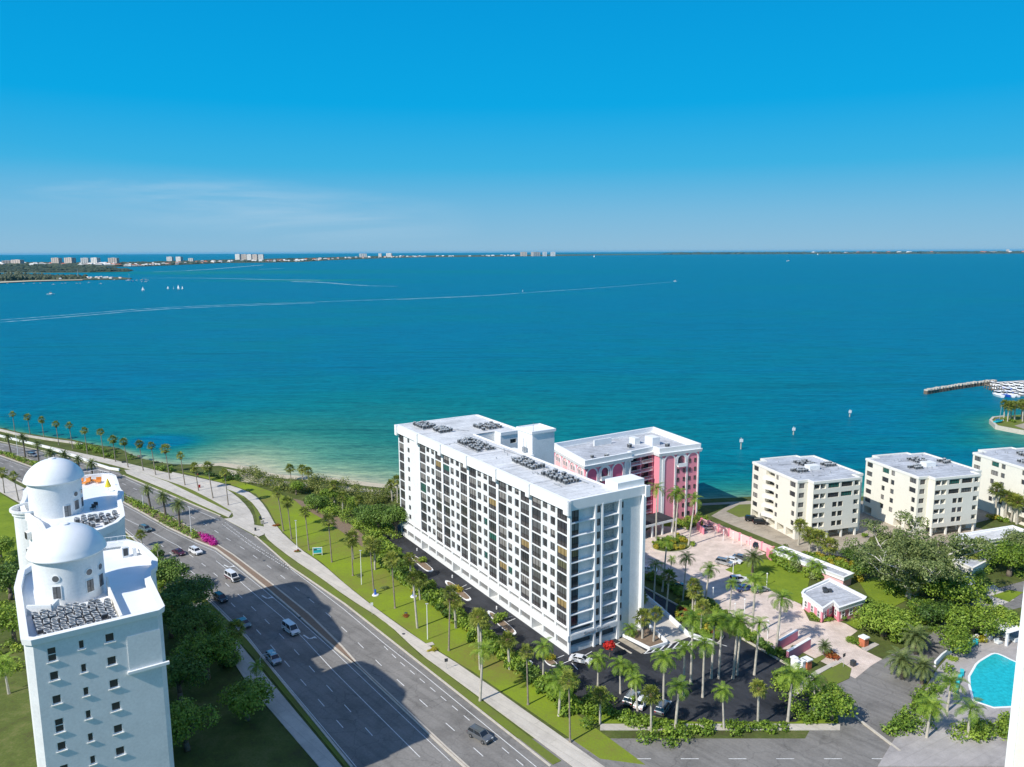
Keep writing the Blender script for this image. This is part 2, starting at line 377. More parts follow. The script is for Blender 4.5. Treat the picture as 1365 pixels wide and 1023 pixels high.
sd = Vector((math.cos(SUN_AZ)*math.cos(SUN_EL), math.sin(SUN_AZ)*math.cos(SUN_EL), math.sin(SUN_EL)))
so.rotation_euler = sd.to_track_quat('Z', 'Y').to_euler(); so.location = (0, -50, 200)
cam = bpy.data.cameras.new('camera'); co = bpy.data.objects.new('camera', cam); COL.objects.link(co); scene.camera = co
cam.sensor_fit = 'HORIZONTAL'; cam.sensor_width = 36; cam.lens = 36*F_PX/1365; cam.clip_start = 1; cam.clip_end = 200000
co.location = (0, 0, CAM_H)
co.matrix_world = Matrix.Translation((0, 0, CAM_H)) @ Matrix.Rotation(R(90)-PITCH, 4, 'X') @ Matrix.Rotation(-ROLL, 4, 'Z')
scene.view_settings.view_transform = 'Standard'; scene.view_settings.look = 'None'; scene.view_settings.exposure = 0.28; scene.view_settings.gamma = 1
scene.render.engine = 'CYCLES'
# ================================================================== WATER, LAND, ROADS
coast = [(-900, 700), (-520, 525), (-330, 425)] + GP([(0, 574), (25, 580), (62, 586), (95, 590), (125, 597), (159, 602), (174, 610), (189, 616), (212, 621), (232, 624),
         (262, 624), (300, 622), (330, 627), (350, 633), (367, 637), (400, 640), (431, 641), (470, 646), (515, 651)], WATER_Z) + \
        [(-22, 279), (10, 281), (42, 278), (60, 262)] + GP([(998, 668)], WATER_Z) + [(112, 264), (150, 268), (200, 272), (330, 280), (600, 330)]
cw = [6]*3 + [6, 6, 6, 6, 8, 9, 14, 18, 22, 30, 40, 50, 50, 50, 50, 50, 50, 50, 48] + [34, 26, 18, 16, 18, 22, 20, 18, 18, 16]
peninsula = GP([(1320, 565), (1324, 561), (1338, 559.5), (1354, 557.5), (1375, 556), (1420, 553), (1500, 545), (1640, 560), (1640, 610), (1500, 595), (1400, 585), (1358, 578.5), (1340, 575), (1328, 572.5)], WATER_Z)

def seg_dist(px, py, poly, wid=None):
    best = np.full(px.shape, 1e9); bw = np.ones(px.shape)
    for i in range(len(poly)-1):
        ax, ay = poly[i]; bx, by = poly[i+1]; dx, dy = bx-ax, by-ay
        t = np.clip(((px-ax)*dx+(py-ay)*dy)/(dx*dx+dy*dy), 0, 1)
        d = np.hypot(px-ax-t*dx, py-ay-t*dy)
        if wid is None: best = np.minimum(best, d)
        else:
            wv = wid[i]*(1-t)+wid[i+1]*t; q = d/wv; mk = q < best; best = np.where(mk, q, best)
    return best
def make_water():
    rr = np.concatenate([[0.0, 90, 130], np.linspace(150, 420, 110)[0:], np.geomspace(425, 95000, 130)])
    aa = np.concatenate([np.linspace(-85, -36, 12), np.linspace(-35, 35, 181), np.linspace(36, 85, 12)])
    RR, AA = np.meshgrid(rr, aa, indexing='ij'); X = RR*np.tan(np.radians(AA*0.92)) if False else RR*np.sin(np.radians(AA)); Y = RR*np.cos(np.radians(AA))
    q = seg_dist(X, Y, coast, cw)
    qp = seg_dist(X, Y, peninsula+peninsula[:1])/18
    s = np.exp(-q*1.25) + 0.55*np.exp(-qp*1.5)
    # long shoal running off to the upper left and sand bars far out
    def spot(cx, cy, rx, ry, ang, amp):
        c, sn = math.cos(ang), math.sin(ang); u = (X-cx)*c+(Y-cy)*sn; v = -(X-cx)*sn+(Y-cy)*c
        return amp*np.exp(-(u/rx)**2-(v/ry)**2)
    for (px, py, rx, ry, amp) in ((400, 374, 260, 70, .42), (560, 363, 900, 240, .16), (330, 362, 700, 260, .16), (240, 364, 500, 200, .2), (430, 420, 420, 150, .05), (560, 560, 160, 90, .14), (420, 590, 120, 70, .12),
                              (250, 560, 80, 50, .05), (820, 520, 200, 110, .05), (1356, 590, 25, 14, .3), (700, 475, 260, 120, .06)):
        c = G(px, py, WATER_Z); s = s+spot(c[0], c[1], rx, ry, 0.05, amp)
    for (px, py, rx, ry, amp) in ((225, 590, 16, 14, -.5), (205, 588, 12, 10, -.4), (350, 545, 150, 16, -.05)):      # weed and rock patches
        c = G(px, py, WATER_Z); s = s+spot(c[0], c[1], rx, ry, -.3, amp)
    nr, na = RR.shape
    me = bpy.data.meshes.new('sea_water')
    verts = np.stack([X, Y, np.full(X.shape, WATER_Z)], -1).reshape(-1, 3)
    idx = np.arange(nr*na).reshape(nr, na)
    faces = np.stack([idx[:-1, :-1], idx[:-1, 1:], idx[1:, 1:], idx[1:, :-1]], -1).reshape(-1, 4)[:, ::-1]
    me.from_pydata(verts.tolist(), [], faces.tolist())
    at = me.attributes.new('shoal', 'FLOAT', 'POINT'); at.data.foreach_set('value', s.reshape(-1).astype(np.float32))
    me.update(); o = bpy.data.objects.new('sea_water', me); COL.objects.link(o)
    m, nt, b = new_mat('bay_water'); L = nt.links.new; me.materials.append(m)
    a = N(nt, 'ShaderNodeAttribute'); a.attribute_name = 'shoal'
    g = N(nt, 'ShaderNodeNewGeometry')
    def noise_n(scale, vec=(1, 1, 1), det=5, rot=0.0, dist=0.0):
        mp = N(nt, 'ShaderNodeMapping'); mp.inputs['Scale'].default_value = vec; mp.inputs['Rotation'].default_value = (0, 0, rot); L(g.outputs['Position'], mp.inputs['Vector'])
        n = N(nt, 'ShaderNodeTexNoise'); n.inputs['Scale'].default_value = scale; n.inputs['Detail'].default_value = det; n.inputs['Distortion'].default_value = dist; n.inputs['Roughness'].default_value = .6
        L(mp.outputs[0], n.inputs['Vector']); return n.outputs['Fac']
    def mth(op, x, y=None, z=None, clamp=False):
        n = N(nt, 'ShaderNodeMath', operation=op); n.use_clamp = clamp
        for i, v in enumerate((x, y, z)):
            if v is None: continue
            if isinstance(v, (int, float)): n.inputs[i].default_value = v
            else: L(v, n.inputs[i])
        return n.outputs[0]
    big = noise_n(.0016, (1, 2.6, 1), 5, .1, .8)       # sea-grass beds, long and dark
    mid = noise_n(.012, (1, 2.2, 1), 6, .25, .6)
    fine = mth('MULTIPLY_ADD', noise_n(.55, (.35, 1.6, 1), 4, .06), .6, mth('MULTIPLY', noise_n(.10, (.3, 1.7, 1), 5, .03, .8), .4))
    sh = mth('ADD', a.outputs['Fac'], mth('MULTIPLY_ADD', mid, .20, -.10))
    sh = mth('ADD', sh, mth('MULTIPLY_ADD', big, .34, -.17))
    sh = mth('MAXIMUM', sh, 0.0)
    r = ramp(nt, [(0.0, (.0, .150, .248)), (.07, (.0, .160, .222)), (.20, (.002, .170, .192)), (.42, (.020, .200, .166)), (.62, (.085, .27, .19)), (.82, (.24, .36, .23)), (1.0, (.42, .43, .30))])
    L(sh, r.inputs['Fac'])
    # ripple light and shade put into the colour; darker streaks and patches
    rp = ramp(nt, [(.38, (.40, .52, .60)), (.60, (1.45, 1.34, 1.26))]); L(fine, rp.inputs['Fac'])
    mx = N(nt, 'ShaderNodeMixRGB', blend_type='MULTIPLY'); mx.inputs[0].default_value = .8; L(r.outputs[0], mx.inputs[1]); L(rp.outputs[0], mx.inputs[2])
    streak = noise_n(.009, (.22, 3.2, 1), 5, .02, 1.6)
    rs = ramp(nt, [(.30, (.45, .62, .70)), (.40, (1, 1, 1))]); L(streak, rs.inputs['Fac'])
    mx2 = N(nt, 'ShaderNodeMixRGB', blend_type='MULTIPLY'); mx2.inputs[0].default_value = .75; L(mx.outputs[0], mx2.inputs[1]); L(rs.outputs[0], mx2.inputs[2])
    L(mx2.outputs[0], b.inputs['Base Color'])
    b.inputs['Roughness'].default_value = .35; b.inputs['IOR'].default_value = 1.33; b.inputs['Specular IOR Level'].default_value = .04; b.inputs['Specular Tint'].default_value = (.0, .75, 1, 1)
    wv = mth('ADD', noise_n(.9, (.6, 1.5, 1), 3, .08), mth('MULTIPLY', noise_n(.22, (.55, 1.6, 1), 3, .0), 2.0))
    bp = N(nt, 'ShaderNodeBump'); bp.inputs['Strength'].default_value = .55; bp.inputs['Distance'].default_value = .55; L(wv, bp.inputs['Height']); L(bp.outputs['Normal'], b.inputs['Normal'])
    return tag(o, kind='structure')
make_water()
def setting(name, mb): return tag(mb.build(name), kind='structure')

land_poly = coast + [(700, -300), (-1000, -300)]
setting('ground', MB().mat(M['soil']).prism(land_poly, -4, 0.0))
# sea wall cap along the causeway
setting('seawall', MB().mat(M['concrete']).ribbon(resample([(-900, 699), (-520, 524), (-330, 424)]+GP([(0, 574.5), (25, 580.5), (62, 586.5), (95, 591), (110, 594)]), 12), 1.2, -3, .75))
beach = GP([(236, 622), (262, 621), (300, 618), (330, 622), (367, 633.5), (431, 637), (515, 647), (560, 650), (560, 664), (500, 655), (440, 650), (380, 646), (340, 642), (310, 632), (262, 632)], -1.35)
setting('beach', MB().mat(M['sand']).prism(beach, -1.9, -1.30))
setting('shore_sand', MB().mat(M['sand']).prism(GP([(300, 625), (330, 631), (367, 641), (431, 645), (515, 655), (560, 660), (560, 668), (500, 660), (431, 651), (367, 648), (320, 642)]), None, .02))

SLOPE = [(642, 1023)]
_cs = coast[13:22]+[(-22, 279), (10, 281)]
setting('shore_sand', MB().mat(M['sand']).prism(offset(_cs, -.1)+offset(_cs, -4.5)[::-1], None, .04))
# ---- main road
road = GP([(-140, 561), (0, 590), (60, 603), (110, 617), (159, 630), (164, 634.6), (225, 660), (294, 689), (299, 692), (336, 713), (349.5, 723.5), (387, 757), (460, 807), (566.5, 891), (734, 1023), (900, 1150),
           (580, 1150), (469, 1023), (360, 889), (330, 852), (307, 829), (287, 809), (255, 780), (203, 739), (164, 706), (110, 683), (60, 660), (30, 644), (0, 629), (-140, 580)])
ext_l = [(-1100, 800), ]
road = [(-640, 560)] + road + [(-650, 540)]
setting('road', MB().mat(M['asphalt']).prism(road, None, .03))
med_up = GP([(-140, 570), (0, 600), (57, 618), (110, 637), (154.5, 654.5), (224, 687), (274, 714), (290, 726), (312, 740), (364.5, 779.6), (414, 819.5), (457, 862), (483, 891), (600, 1000), (700, 1090)])
med_lo = GP([(-140, 576), (0, 608), (46, 624.6), (100, 644), (154, 664.5), (189, 684), (224, 704), (262, 722), (287, 732), (315, 753), (352, 783), (389, 814.5), (444, 864), (474, 888), (590, 998), (690, 1090)])
med = [(-640, 548)] + med_up + med_lo[::-1] + [(-641, 546)]
setting('median', MB().mat(M['kerb']).prism(med, -.1, .17))
k = 8
inner_u, inner_l = offset(med_up[k-1:], -.45), offset(med_lo[k:], .45)
setting('median_paving', MB().mat(M['asphalt_red']).prism(inner_u+inner_l[::-1], None, .175))
iu, il = offset(med_up[:8], -.45), offset(med_lo[:9], .45)
setting('median_bed', MB().mat(M['mulch']).prism([(-640, 547.6)]+iu+il[::-1], None, .18))
# ---- kerbs (real steps)
kerb_r = GP([(164, 634), (225, 659.5), (294, 688.5)]); kerb_r2 = GP([(340, 715), (349.5, 723), (387, 756), (460, 806), (566.5, 890), (734, 1022)])
kb = MB().mat(M['kerb']); kb.ribbon(kerb_r, .4, 0, .16); kb.ribbon(kerb_r2, .4, 0, .16)
kb.ribbon(GP([(0, 629.5), (30, 644.5), (60, 660.5), (110, 683.5), (164, 706.5), (203, 739.5), (255, 780.5), (287, 809.5), (307, 829.5), (330, 852.5), (360, 889.5), (469, 1023)]), .4, 0, .16)
kb.ribbon(GP([(-100, 569.5), (0, 589), (60, 602), (110, 616), (150, 627)]), .35, 0, .16)
setting('kerb', kb)
# ---- low white parapet wall between bridge approach and promenade
wl = MB().mat(M['white_trim']); wl.ribbon(GP([(-90, 563), (0, 582.5), (60, 597), (100, 609.5), (127, 620), (146, 626), (159, 628)]), .5, 0, .95)
tag(wl.build('parapet_wall'), 'long low white parapet wall between the far traffic lanes and the seawall promenade', 'wall')
# ---- walks
sm = smooth_line
up = GP([(-60, 565), (0, 580), (60, 594), (100, 603), (150, 613), (182, 621), (224, 631), (264, 639.6), (294, 647), (316, 662), (331, 677), (339, 692), (338.5, 713)])
lo = GP([(299, 692), (312, 690.5), (309, 682), (281, 665.7), (249, 649.6), (207, 636), (169, 625), (130, 615), (100, 609), (60, 596.5), (0, 582), (-60, 568)])
setting('promenade', MB().mat(M['concrete']).prism([(-640, 575)]+sm(up, 1)+sm(lo, 1)+[(-640, 568)], 0, .10))
walk2 = GP([(179, 627), (224, 643), (309, 684.4), (305, 690), (294, 685.2), (225, 654.5), (169, 631.5), (166, 627)])
setting('sidewalk', MB().mat(M['concrete']).prism(walk2, 0, .14))
w3l = GP([(230, 630), (285, 642), (315, 650), (339.5, 660), (354.5, 677), (369.5, 705), (399, 732), (429, 752), (460, 779.6), (503, 813.5), (561, 855), (623, 893.5), (790, 1012), (900, 1090)])
w3r = GP([(228, 632.5), (275, 644.5), (307, 653.5), (332, 665.5), (347, 684), (352, 700), (351.5, 712), (359.5, 722), (389.5, 745), (427, 770), (460, 794.5), (514.6, 829), (560, 872), (590, 893.5), (750, 1012), (850, 1090)])
setting('sidewalk', MB().mat(M['concrete']).prism(sm(w3l, 1)+sm(w3r, 1)[::-1], 0, .14))
setting('sidewalk', MB().mat(M['concrete']).prism(GP([(338, 700), (353, 703), (352, 713), (345, 716), (337, 712)]), None, .125))
# lower sidewalk beside the domed building
sw = GP([(-60, 610), (0, 634), (20, 645), (60, 665), (110, 689), (160, 711), (200, 744), (250, 786), (300, 835), (345, 890), (470, 1040), (440, 1040), (330, 912), (290, 850), (245, 803), (190, 760), (120, 715), (28, 672), (0, 656), (-60, 630)])
setting('sidewalk', MB().mat(M['concrete']).prism(sw, 0, .13))
# ---- grass
gr = MB().mat(M['grass'])
gr.prism(GP([(166, 632.6), (225, 656), (294, 686.5), (291, 688), (225, 659), (164, 634)]), 0, .11)
setting('verge_grass', gr)
gr = MB().mat(M['grass']); gr.prism(sm(GP([(178, 626.6), (207, 637), (249, 650.6), (281, 666.7), (306, 680.5), (311, 683.3), (298, 678.5), (224, 642.3)]), 0), 0, .12); setting('verge_grass', gr)
gr = MB().mat(M['grass']); gr.prism(GP([(284, 643.8), (300, 648.5), (320, 658), (336, 673), (342, 689), (342.5, 699), (350.8, 699.5), (345.5, 684), (331, 667), (307, 655)]), 0, .12); setting('verge_grass', gr)
gr = MB().mat(M['grass']); gr.prism(GP([(348, 719.5), (359, 723.5), (389.5, 746.5), (427, 771.5), (460, 796), (514.6, 831), (560, 874), (588, 894), (748, 1015), (737, 1020), (568, 889), (460, 805), (388, 755)]), 0, .12); setting('verge_grass', gr)
gr = MB().mat(M['grass']); gr.prism(GP([(160, 709), (203, 741.5), (255, 782), (287, 811.5), (307, 831.5), (330, 854), (358, 889), (466, 1023), (460, 1023), (349, 890), (300, 834.5), (250, 785.5), (200, 743.5)]), 0, .11); setting('verge_grass', gr)
park = GP([(236, 628), (264, 634), (310, 640), (345, 650), (380, 662), (410, 676), (440, 688), (470, 712), (500, 735), (525, 760), (560, 785), (600, 815), (640, 850), (700, 902), (860, 1020), (800, 1012), (630, 895), (561, 853), (503, 811.5), (460, 778), (429, 750), (399, 730), (371, 703), (356, 675), (341, 658.5), (315, 648.5), (285, 640.5)])
setting('park_lawn', MB().mat(M['park']).prism(park, 0, .09))
None and setting('park_grass', MB().mat(M['grass']).prism(GP([(262, 636.5), (310, 645), (345, 655), (368, 680), (392, 706), (420, 728), (450, 755), (500, 790), (560, 832), (640, 892), (740, 970), (760, 990), (700, 945), (628, 891), (561, 852), (503, 810.5), (460, 777), (429, 749), (399, 729), (371.5, 702), (357, 674), (342, 658), (315, 648), (285, 640)]), None, .10))
mul = GP([(390, 665), (412, 671), (440, 683), (475, 705), (500, 728), (531, 752), (560, 775), (610, 812), (650, 845), (712, 895), (780, 950), (760, 950), (697, 898), (640, 856), (600, 820), (560, 790), (525, 766), (498, 742), (468, 718), (436, 696), (405, 678)])
setting('mulch_bed', MB().mat(M['mulch']).prism(mul, None, .14))
setting('side_lawn', MB().mat(M['lawn']).prism(GP([(-80, 625), (0, 658), (30, 676), (60, 700), (60, 745), (0, 745), (-80, 745)]), 0, .10))
# ---- car park beside the white slab
lot = GP([(500, 716), (529, 727), (546, 750), (581, 787.5), (642, 831), (698, 876), (745, 912), (800, 948), (930, 962), (1060, 962), (1112, 940), (1048, 887), (986, 852), (955, 838), (943, 829), (860, 786), (800, 760), (780, 760), (560, 700), (530, 700)])
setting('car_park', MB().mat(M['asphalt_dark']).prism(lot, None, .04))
ramp_p = GP([(862, 792), (916, 846), (918, 850), (893, 860), (886, 858), (862, 836), (850, 836), (835, 800)])
setting('concrete_ramp', MB().mat(M['concrete']).prism(ramp_p, None, .09))
setting('planting_bed', MB().mat(M['mulch']).prism(GP([(831, 850), (866, 865.5), (884, 859), (876, 850), (858, 835), (842, 838)]), 0, .35))
bw = MB().mat(M['white_trim']); bw.ribbon(GP([(830, 849), (866, 867), (889, 859.5)]), .35, 0, .7); bw.ribbon(GP([(889, 859.5), (874, 846), (850, 824)]), .35, 0, 1.0)
tag(bw.build('planter_wall'), 'low white retaining wall folding round the palm bed beside the concrete ramp', 'planter wall')
bw = MB().mat(M['white_trim']); bw.ribbon(GP([(852, 791), (880, 814), (916, 848), (926, 852), (950, 860)]), .4, 0, 1.1)
tag(bw.build('ramp_wall'), 'white ramp wall running back from the hatched drive along the pale end wall', 'wall')
bk = MB().mat(M['kerb']); bk.ribbon(GP([(818, 858), (842, 872)]), .3, .05, .2); bk.ribbon(GP([(856, 782), (900, 806), (943, 830), (957, 840), (964, 850), (958, 858), (946, 860)]), .35, 0, .3)
bk.ribbon(GP([(986, 850), (1048, 886), (1200, 1003)]), .4, 0, .3)
setting('drive_kerb', bk)
setting('footpath', MB().mat(M['concrete_tan']).prism(GP([(823, 853.5), (830, 850.5), (862, 869), (855, 872)]), None, .08))
# ---- pink court
pv = GP([(840, 722), (874, 700), (929, 698), (960, 706), (1021, 738), (1010, 742), (1001, 744), (967, 760), (1000, 775), (1067.5, 806), (1079, 828), (1096, 831), (1112, 827), (1127.6, 832), (1143, 841.5), (1129, 852), (1149, 866), (1176, 879), (1161, 888),
           (1140, 905), (1090, 880), (1062, 866), (1031, 866), (990, 846), (960, 820), (945, 805), (920, 797.6), (860, 764), (820, 740)])
setting('court_paving', MB().mat(M['pavers']).prism(pv, None, .05))
setting('court_lawn', MB().mat(M['lawn']).prism(GP([(967, 760), (1001, 744), (1030, 748), (1062, 756), (1080, 768), (1073, 802), (1067.5, 805), (1000, 775)]), 0, .12))
setting('court_lawn', MB().mat(M['lawn']).prism(GP([(1128, 831), (1145, 839), (1180, 815), (1210, 800), (1210, 780), (1165, 770), (1146, 777), (1160, 800), (1150, 822)]), 0, .12))
setting('court_lawn', MB().mat(M['lawn']).prism(GP([(895, 690), (940, 690), (940, 698), (905, 703), (880, 702)]), 0, .12))
setting('entrance_lawn', MB().mat(M['grass']).prism(GP([(1075, 884), (1096, 874), (1102, 876), (1078, 893)]), 0, .14))
setting('entrance_lawn', MB().mat(M['grass']).prism(GP([(1095, 898), (1122, 884), (1135, 892), (1132, 905), (1110, 915)]), 0, .14))
setting('sidewalk', MB().mat(M['concrete']).prism(GP([(1085, 896), (1120, 878.5), (1124, 881), (1092, 899), (1060, 930), (1050, 926)]), 0, .13))
setting('sidewalk', MB().mat(M['concrete']).prism(GP([(1148, 864.5), (1165, 857), (1172, 860), (1155, 869)]), 0, .13))
# bluish forecourt behind the pink block
setting('north_drive', MB().mat(M['concrete_tan']).prism(GP([(948, 688), (975, 672), (1010, 668), (1160, 668), (1420, 668), (1420, 690), (1330, 690), (1290, 700), (1330, 712), (1250, 730), (1200, 712), (1160, 716), (1140, 745), (1110, 740), (1075, 740), (1020, 718), (975, 700)]), None, .03))
setting('seawall_walk', MB().mat(M['concrete_tan']).ribbon(GP([(930, 673), (998, 669.5), (1100, 667)]), 2.2, .02))
setting('shore_lawn', MB().mat(M['grass']).prism(GP([(968, 682), (985, 673), (1010, 672), (1010, 686), (985, 690)]), None, .05))
setting('side_street', MB().mat(M['asphalt']).prism(GP([(1120, 900), (1161, 888), (1176, 879), (1240, 846), (1290, 800), (1325, 786), (1400, 765), (1400, 800), (1330, 818), (1300, 838), (1262, 872), (1215, 935), (1200, 1100), (1010, 1100)]), None, .035))
setting('cross_street', MB().mat(M['asphalt']).prism(GP([(600, 985), (800, 985), (1000, 985), (1215, 985), (1500, 1000), (1500, 1060), (1200, 1060), (700, 1060)]), None, .045))
setting('driveway', MB().mat(M['concrete']).prism(GP([(1290, 790), (1325, 780), (1352, 800), (1322, 812), (1290, 802)]), None, .06))
setting('street_lawn', MB().mat(M['lawn']).prism(GP([(1322, 795), (1345, 787), (1364, 790), (1345, 803)]), 0, .1))
setting('sidewalk', MB().mat(M['concrete']).prism(GP([(800, 966), (1120, 966), (1120, 974), (800, 974)]), 0, .14))
setting('verge_grass', MB().mat(M['lawn']).prism(GP([(760, 930), (800, 950), (930, 964), (1060, 964), (1115, 942), (1118, 965), (790, 965)]), 0, .11))
# ---- pool terrace
setting('pool_terrace', MB().mat(M['pool_deck']).prism(GP([(1248, 895), (1268, 872), (1300, 853), (1330, 842), (1400, 830), (1460, 1023), (1170, 1023)]), 0, .25))
pool = smooth_poly(GP([(1290, 905), (1297, 893), (1302, 884), (1315, 876), (1324, 871), (1332, 872), (1352, 882), (1380, 893), (1400, 940), (1300, 945)], .25), 1)
setting('pool_water', MB().mat(M['pool']).prism(pool, None, .27))
cp = MB().mat(M['white_trim']); cp.ribbon(pool+pool[:1], .4, .25, .32); setting('pool_coping', cp)
# ---- parking islands
def island(px, i):
    p = smooth_poly(GP(px), 2)
    o = MB().mat(M['white_trim']); o.prism(p, 0, .2); c = (sum(q[0] for q in p)/len(p), sum(q[1] for q in p)/len(p))
    o.mat(M['mulch']); o.prism([(c[0]+(q[0]-c[0])*.86, c[1]+(q[1]-c[1])*.86) for q in p], .2, .24)
    setting('traffic_island', o)
for i, q in enumerate(([(544, 741), (552, 740), (578, 759), (577, 763), (568, 763)], [(590, 776), (599, 774), (629, 798), (627, 802), (619, 801)], [(647, 817), (654, 814), (690, 843), (686, 848), (676, 845)], [(721, 872), (729, 876), (745, 886), (739, 890), (728, 886)])): island(q, i)
# court planter ring
ring = smooth_poly(GP([(866, 727), (885, 717), (910, 716), (924, 727), (917, 735), (890, 738), (870, 734)]), 2)
setting('traffic_island', MB().mat(M['kerb']).prism(ring, 0, .2).mat(M['soil']).prism([(sum(q[0] for q in ring)/len(ring)*.08+x*.92, sum(q[1] for q in ring)/len(ring)*.08+y*.92) for x, y in ring], .2, .24))

# ---- markings
mk = MB().mat(M['paint'])
def line(pts, w=.14, z=.05): mk.ribbon(resample(GP(pts), 5), w, z)
def dash(pts, on=3.0, off=6.2, w=.15, z=.05, ph=0):
    q = resample(GP(pts), .5); d = 0; i = 0; cur = []
    tot = ph
    for a, b in zip(q, q[1:]):
        l = math.hypot(b[0]-a[0], b[1]-a[1])
        if (tot % (on+off)) < on: cur = cur or [a]; cur.append(b)
        else:
            if len(cur) > 1: mk.ribbon(cur, w, z)
            cur = []
        tot += l
    if len(cur) > 1: mk.ribbon(cur, w, z)
dash([(0, 595), (57, 609), (110, 626), (157, 642), (224, 672), (270, 697), (299, 716), (325, 732), (352, 751), (379, 771), (440, 822), (471, 851), (506, 885.5), (660, 1023)])
dash([(300, 697), (340, 727), (387, 757)], .5, .7, .22); dash([(296, 699), (336, 729), (384, 759)], .5, .7, .22)
line([(387, 758.5), (420, 783), (460, 814), (512, 858), (560, 896), (715, 1023)])
dash([(512, 862), (532, 882), (700, 1023)], 2, 2, .15)
dash([(840, 1012), (1190, 1012)], 3, 5)
line([(0, 592), (57, 604.5), (110, 620), (160, 633)]); line([(168, 639), (225, 664), (292, 694)])
line([(0, 611), (46, 627.5), (100, 647), (154, 667.5), (189, 687), (224, 707), (262, 725), (287, 735.5), (315, 757), (352, 787), (389, 818), (444, 867.5), (600, 1015)], .12)
line([(0, 625), (30, 640.5), (60, 656), (110, 679.5), (164, 702.5), (203, 735.5), (255, 776.5), (287, 805.5), (330, 848.5), (362, 889), (475, 1023)], .12)
line([(288, 748), (307, 763), (325, 780), (352, 803), (377, 824), (407, 854), (444, 894), (560, 1010)])
line([(150, 684), (190, 703), (207, 712), (237, 728)])
dash([(0, 617), (46, 632), (100, 656), (150, 684)], 3, 5.5); dash([(237, 728), (256, 742), (275, 756), (298.5, 776), (325, 799.5), (352, 825), (381, 854), (500, 985)], 3, 5.8)
dash([(215, 727), (232, 742), (256, 763), (280, 781), (307, 803), (332, 829), (359.5, 859), (470, 985)], 3, 5.8, ph=1.5)
def arrow(px, py, a):
    c = G(px, py); q = Matrix.Translation((c[0], c[1], .055)) @ Matrix.Rotation(a, 4, 'Z')
    mk.T = q
    for pts in ([(-2.0, -.17), (.3, -.17), (.3, .17), (-2.0, .17)], [(.3, -.17), (1.0, .55), (.72, .8), (.3, .3)], [(.4, .55), (1.6, 1.35), (.3, 1.5)]):
        mk.prism(pts, None, 0)
    mk.T = None
for px, py, a in ((303.5, 756, R(-42)), (354.5, 797.5, R(-44)), (410.6, 851, R(-46))): arrow(px, py, a)
# parking bays and hatching
for (a, b) in (((597, 752), (608, 748)), ((601, 756), (613, 751)), ((611, 785), (622, 780)), ((616, 788), (628, 784)), ((673, 825), (683, 822)), ((677, 829), (687, 825)), ((742, 878), (752, 874)), ((748, 886), (760, 881)),
               ((780, 874), (789, 869)), ((806, 862), (812, 859)), ((816, 861), (826, 857)), ((773, 877), (780, 884)), ((762, 884), (770, 893))): line([a, b], .18, .06)
for i in range(7):
    x = 860+i*9; line([(x, 871-i*1.2), (x+9, 863-i*1.6)], .3, .06)
line([(858, 872), (928, 860)], .2, .06)
for i in range(5):
    line([(944+i*4, 853+i*1.5), (953+i*4, 858+i)], .2, .06)
setting('road_markings', mk)

# ================================================================== FAR SHORES
def far_land(name, px, z=.6, m='far_green'):
    setting(name, MB().mat(M[m]).prism(GP(px, WATER_Z), -3, z))
M['far_soil'] = grass('far_shore', (.06, .08, .04), (.09, .11, .06), (.26, .24, .19), .02)
spit = [(-260, 388), (-120, 383), (0, 377.5), (40, 375.5), (80, 374.5), (130, 373.5), (172, 373), (176, 371.8), (160, 370.5), (120, 370), (60, 368.5), (0, 367), (-260, 366)]
mang = [(-400, 366), (0, 363.8), (60, 364), (120, 363.5), (170, 362.6), (178, 361), (150, 358), (120, 356.5), (60, 354.5), (0, 353.2), (-400, 353)]
barrier = [(-600, 353), (0, 353.5), (90, 355.5), (140, 356.3), (200, 355.3), (250, 353), (300, 350.8), (360, 350.3), (400, 349.5), (440, 347.2), (500, 344.9), (560, 343.4), (640, 342.6), (700, 341.9), (750, 341.5), (800, 340.6),
           (900, 339.5), (900, 338.4), (750, 339.4), (600, 340.6), (500, 341.7), (400, 344.3), (300, 346.5), (200, 349.5), (130, 350.8), (0, 350), (-600, 348)]
mainland = [(880, 339.8), (960, 339.2), (1100, 338.9), (1250, 338.6), (1365, 338.2), (1700, 337.5), (2300, 335), (2300, 332), (1700, 334.6), (1365, 335.6), (1100, 336.7), (900, 337.5)]
for nm, p in (('spit_land', spit), ('mangrove_island_land', mang), ('barrier_island_land', barrier), ('mainland', mainland)):
    far_land(nm, p, .5, 'far_soil')
setting('spit_beach', MB().mat(M['sand']).prism(GP([(-200, 387), (0, 378.2), (40, 376.3), (80, 375.2), (110, 374.6), (110, 373.8), (40, 375), (0, 376.6), (-200, 384)], WATER_Z), None, .7))

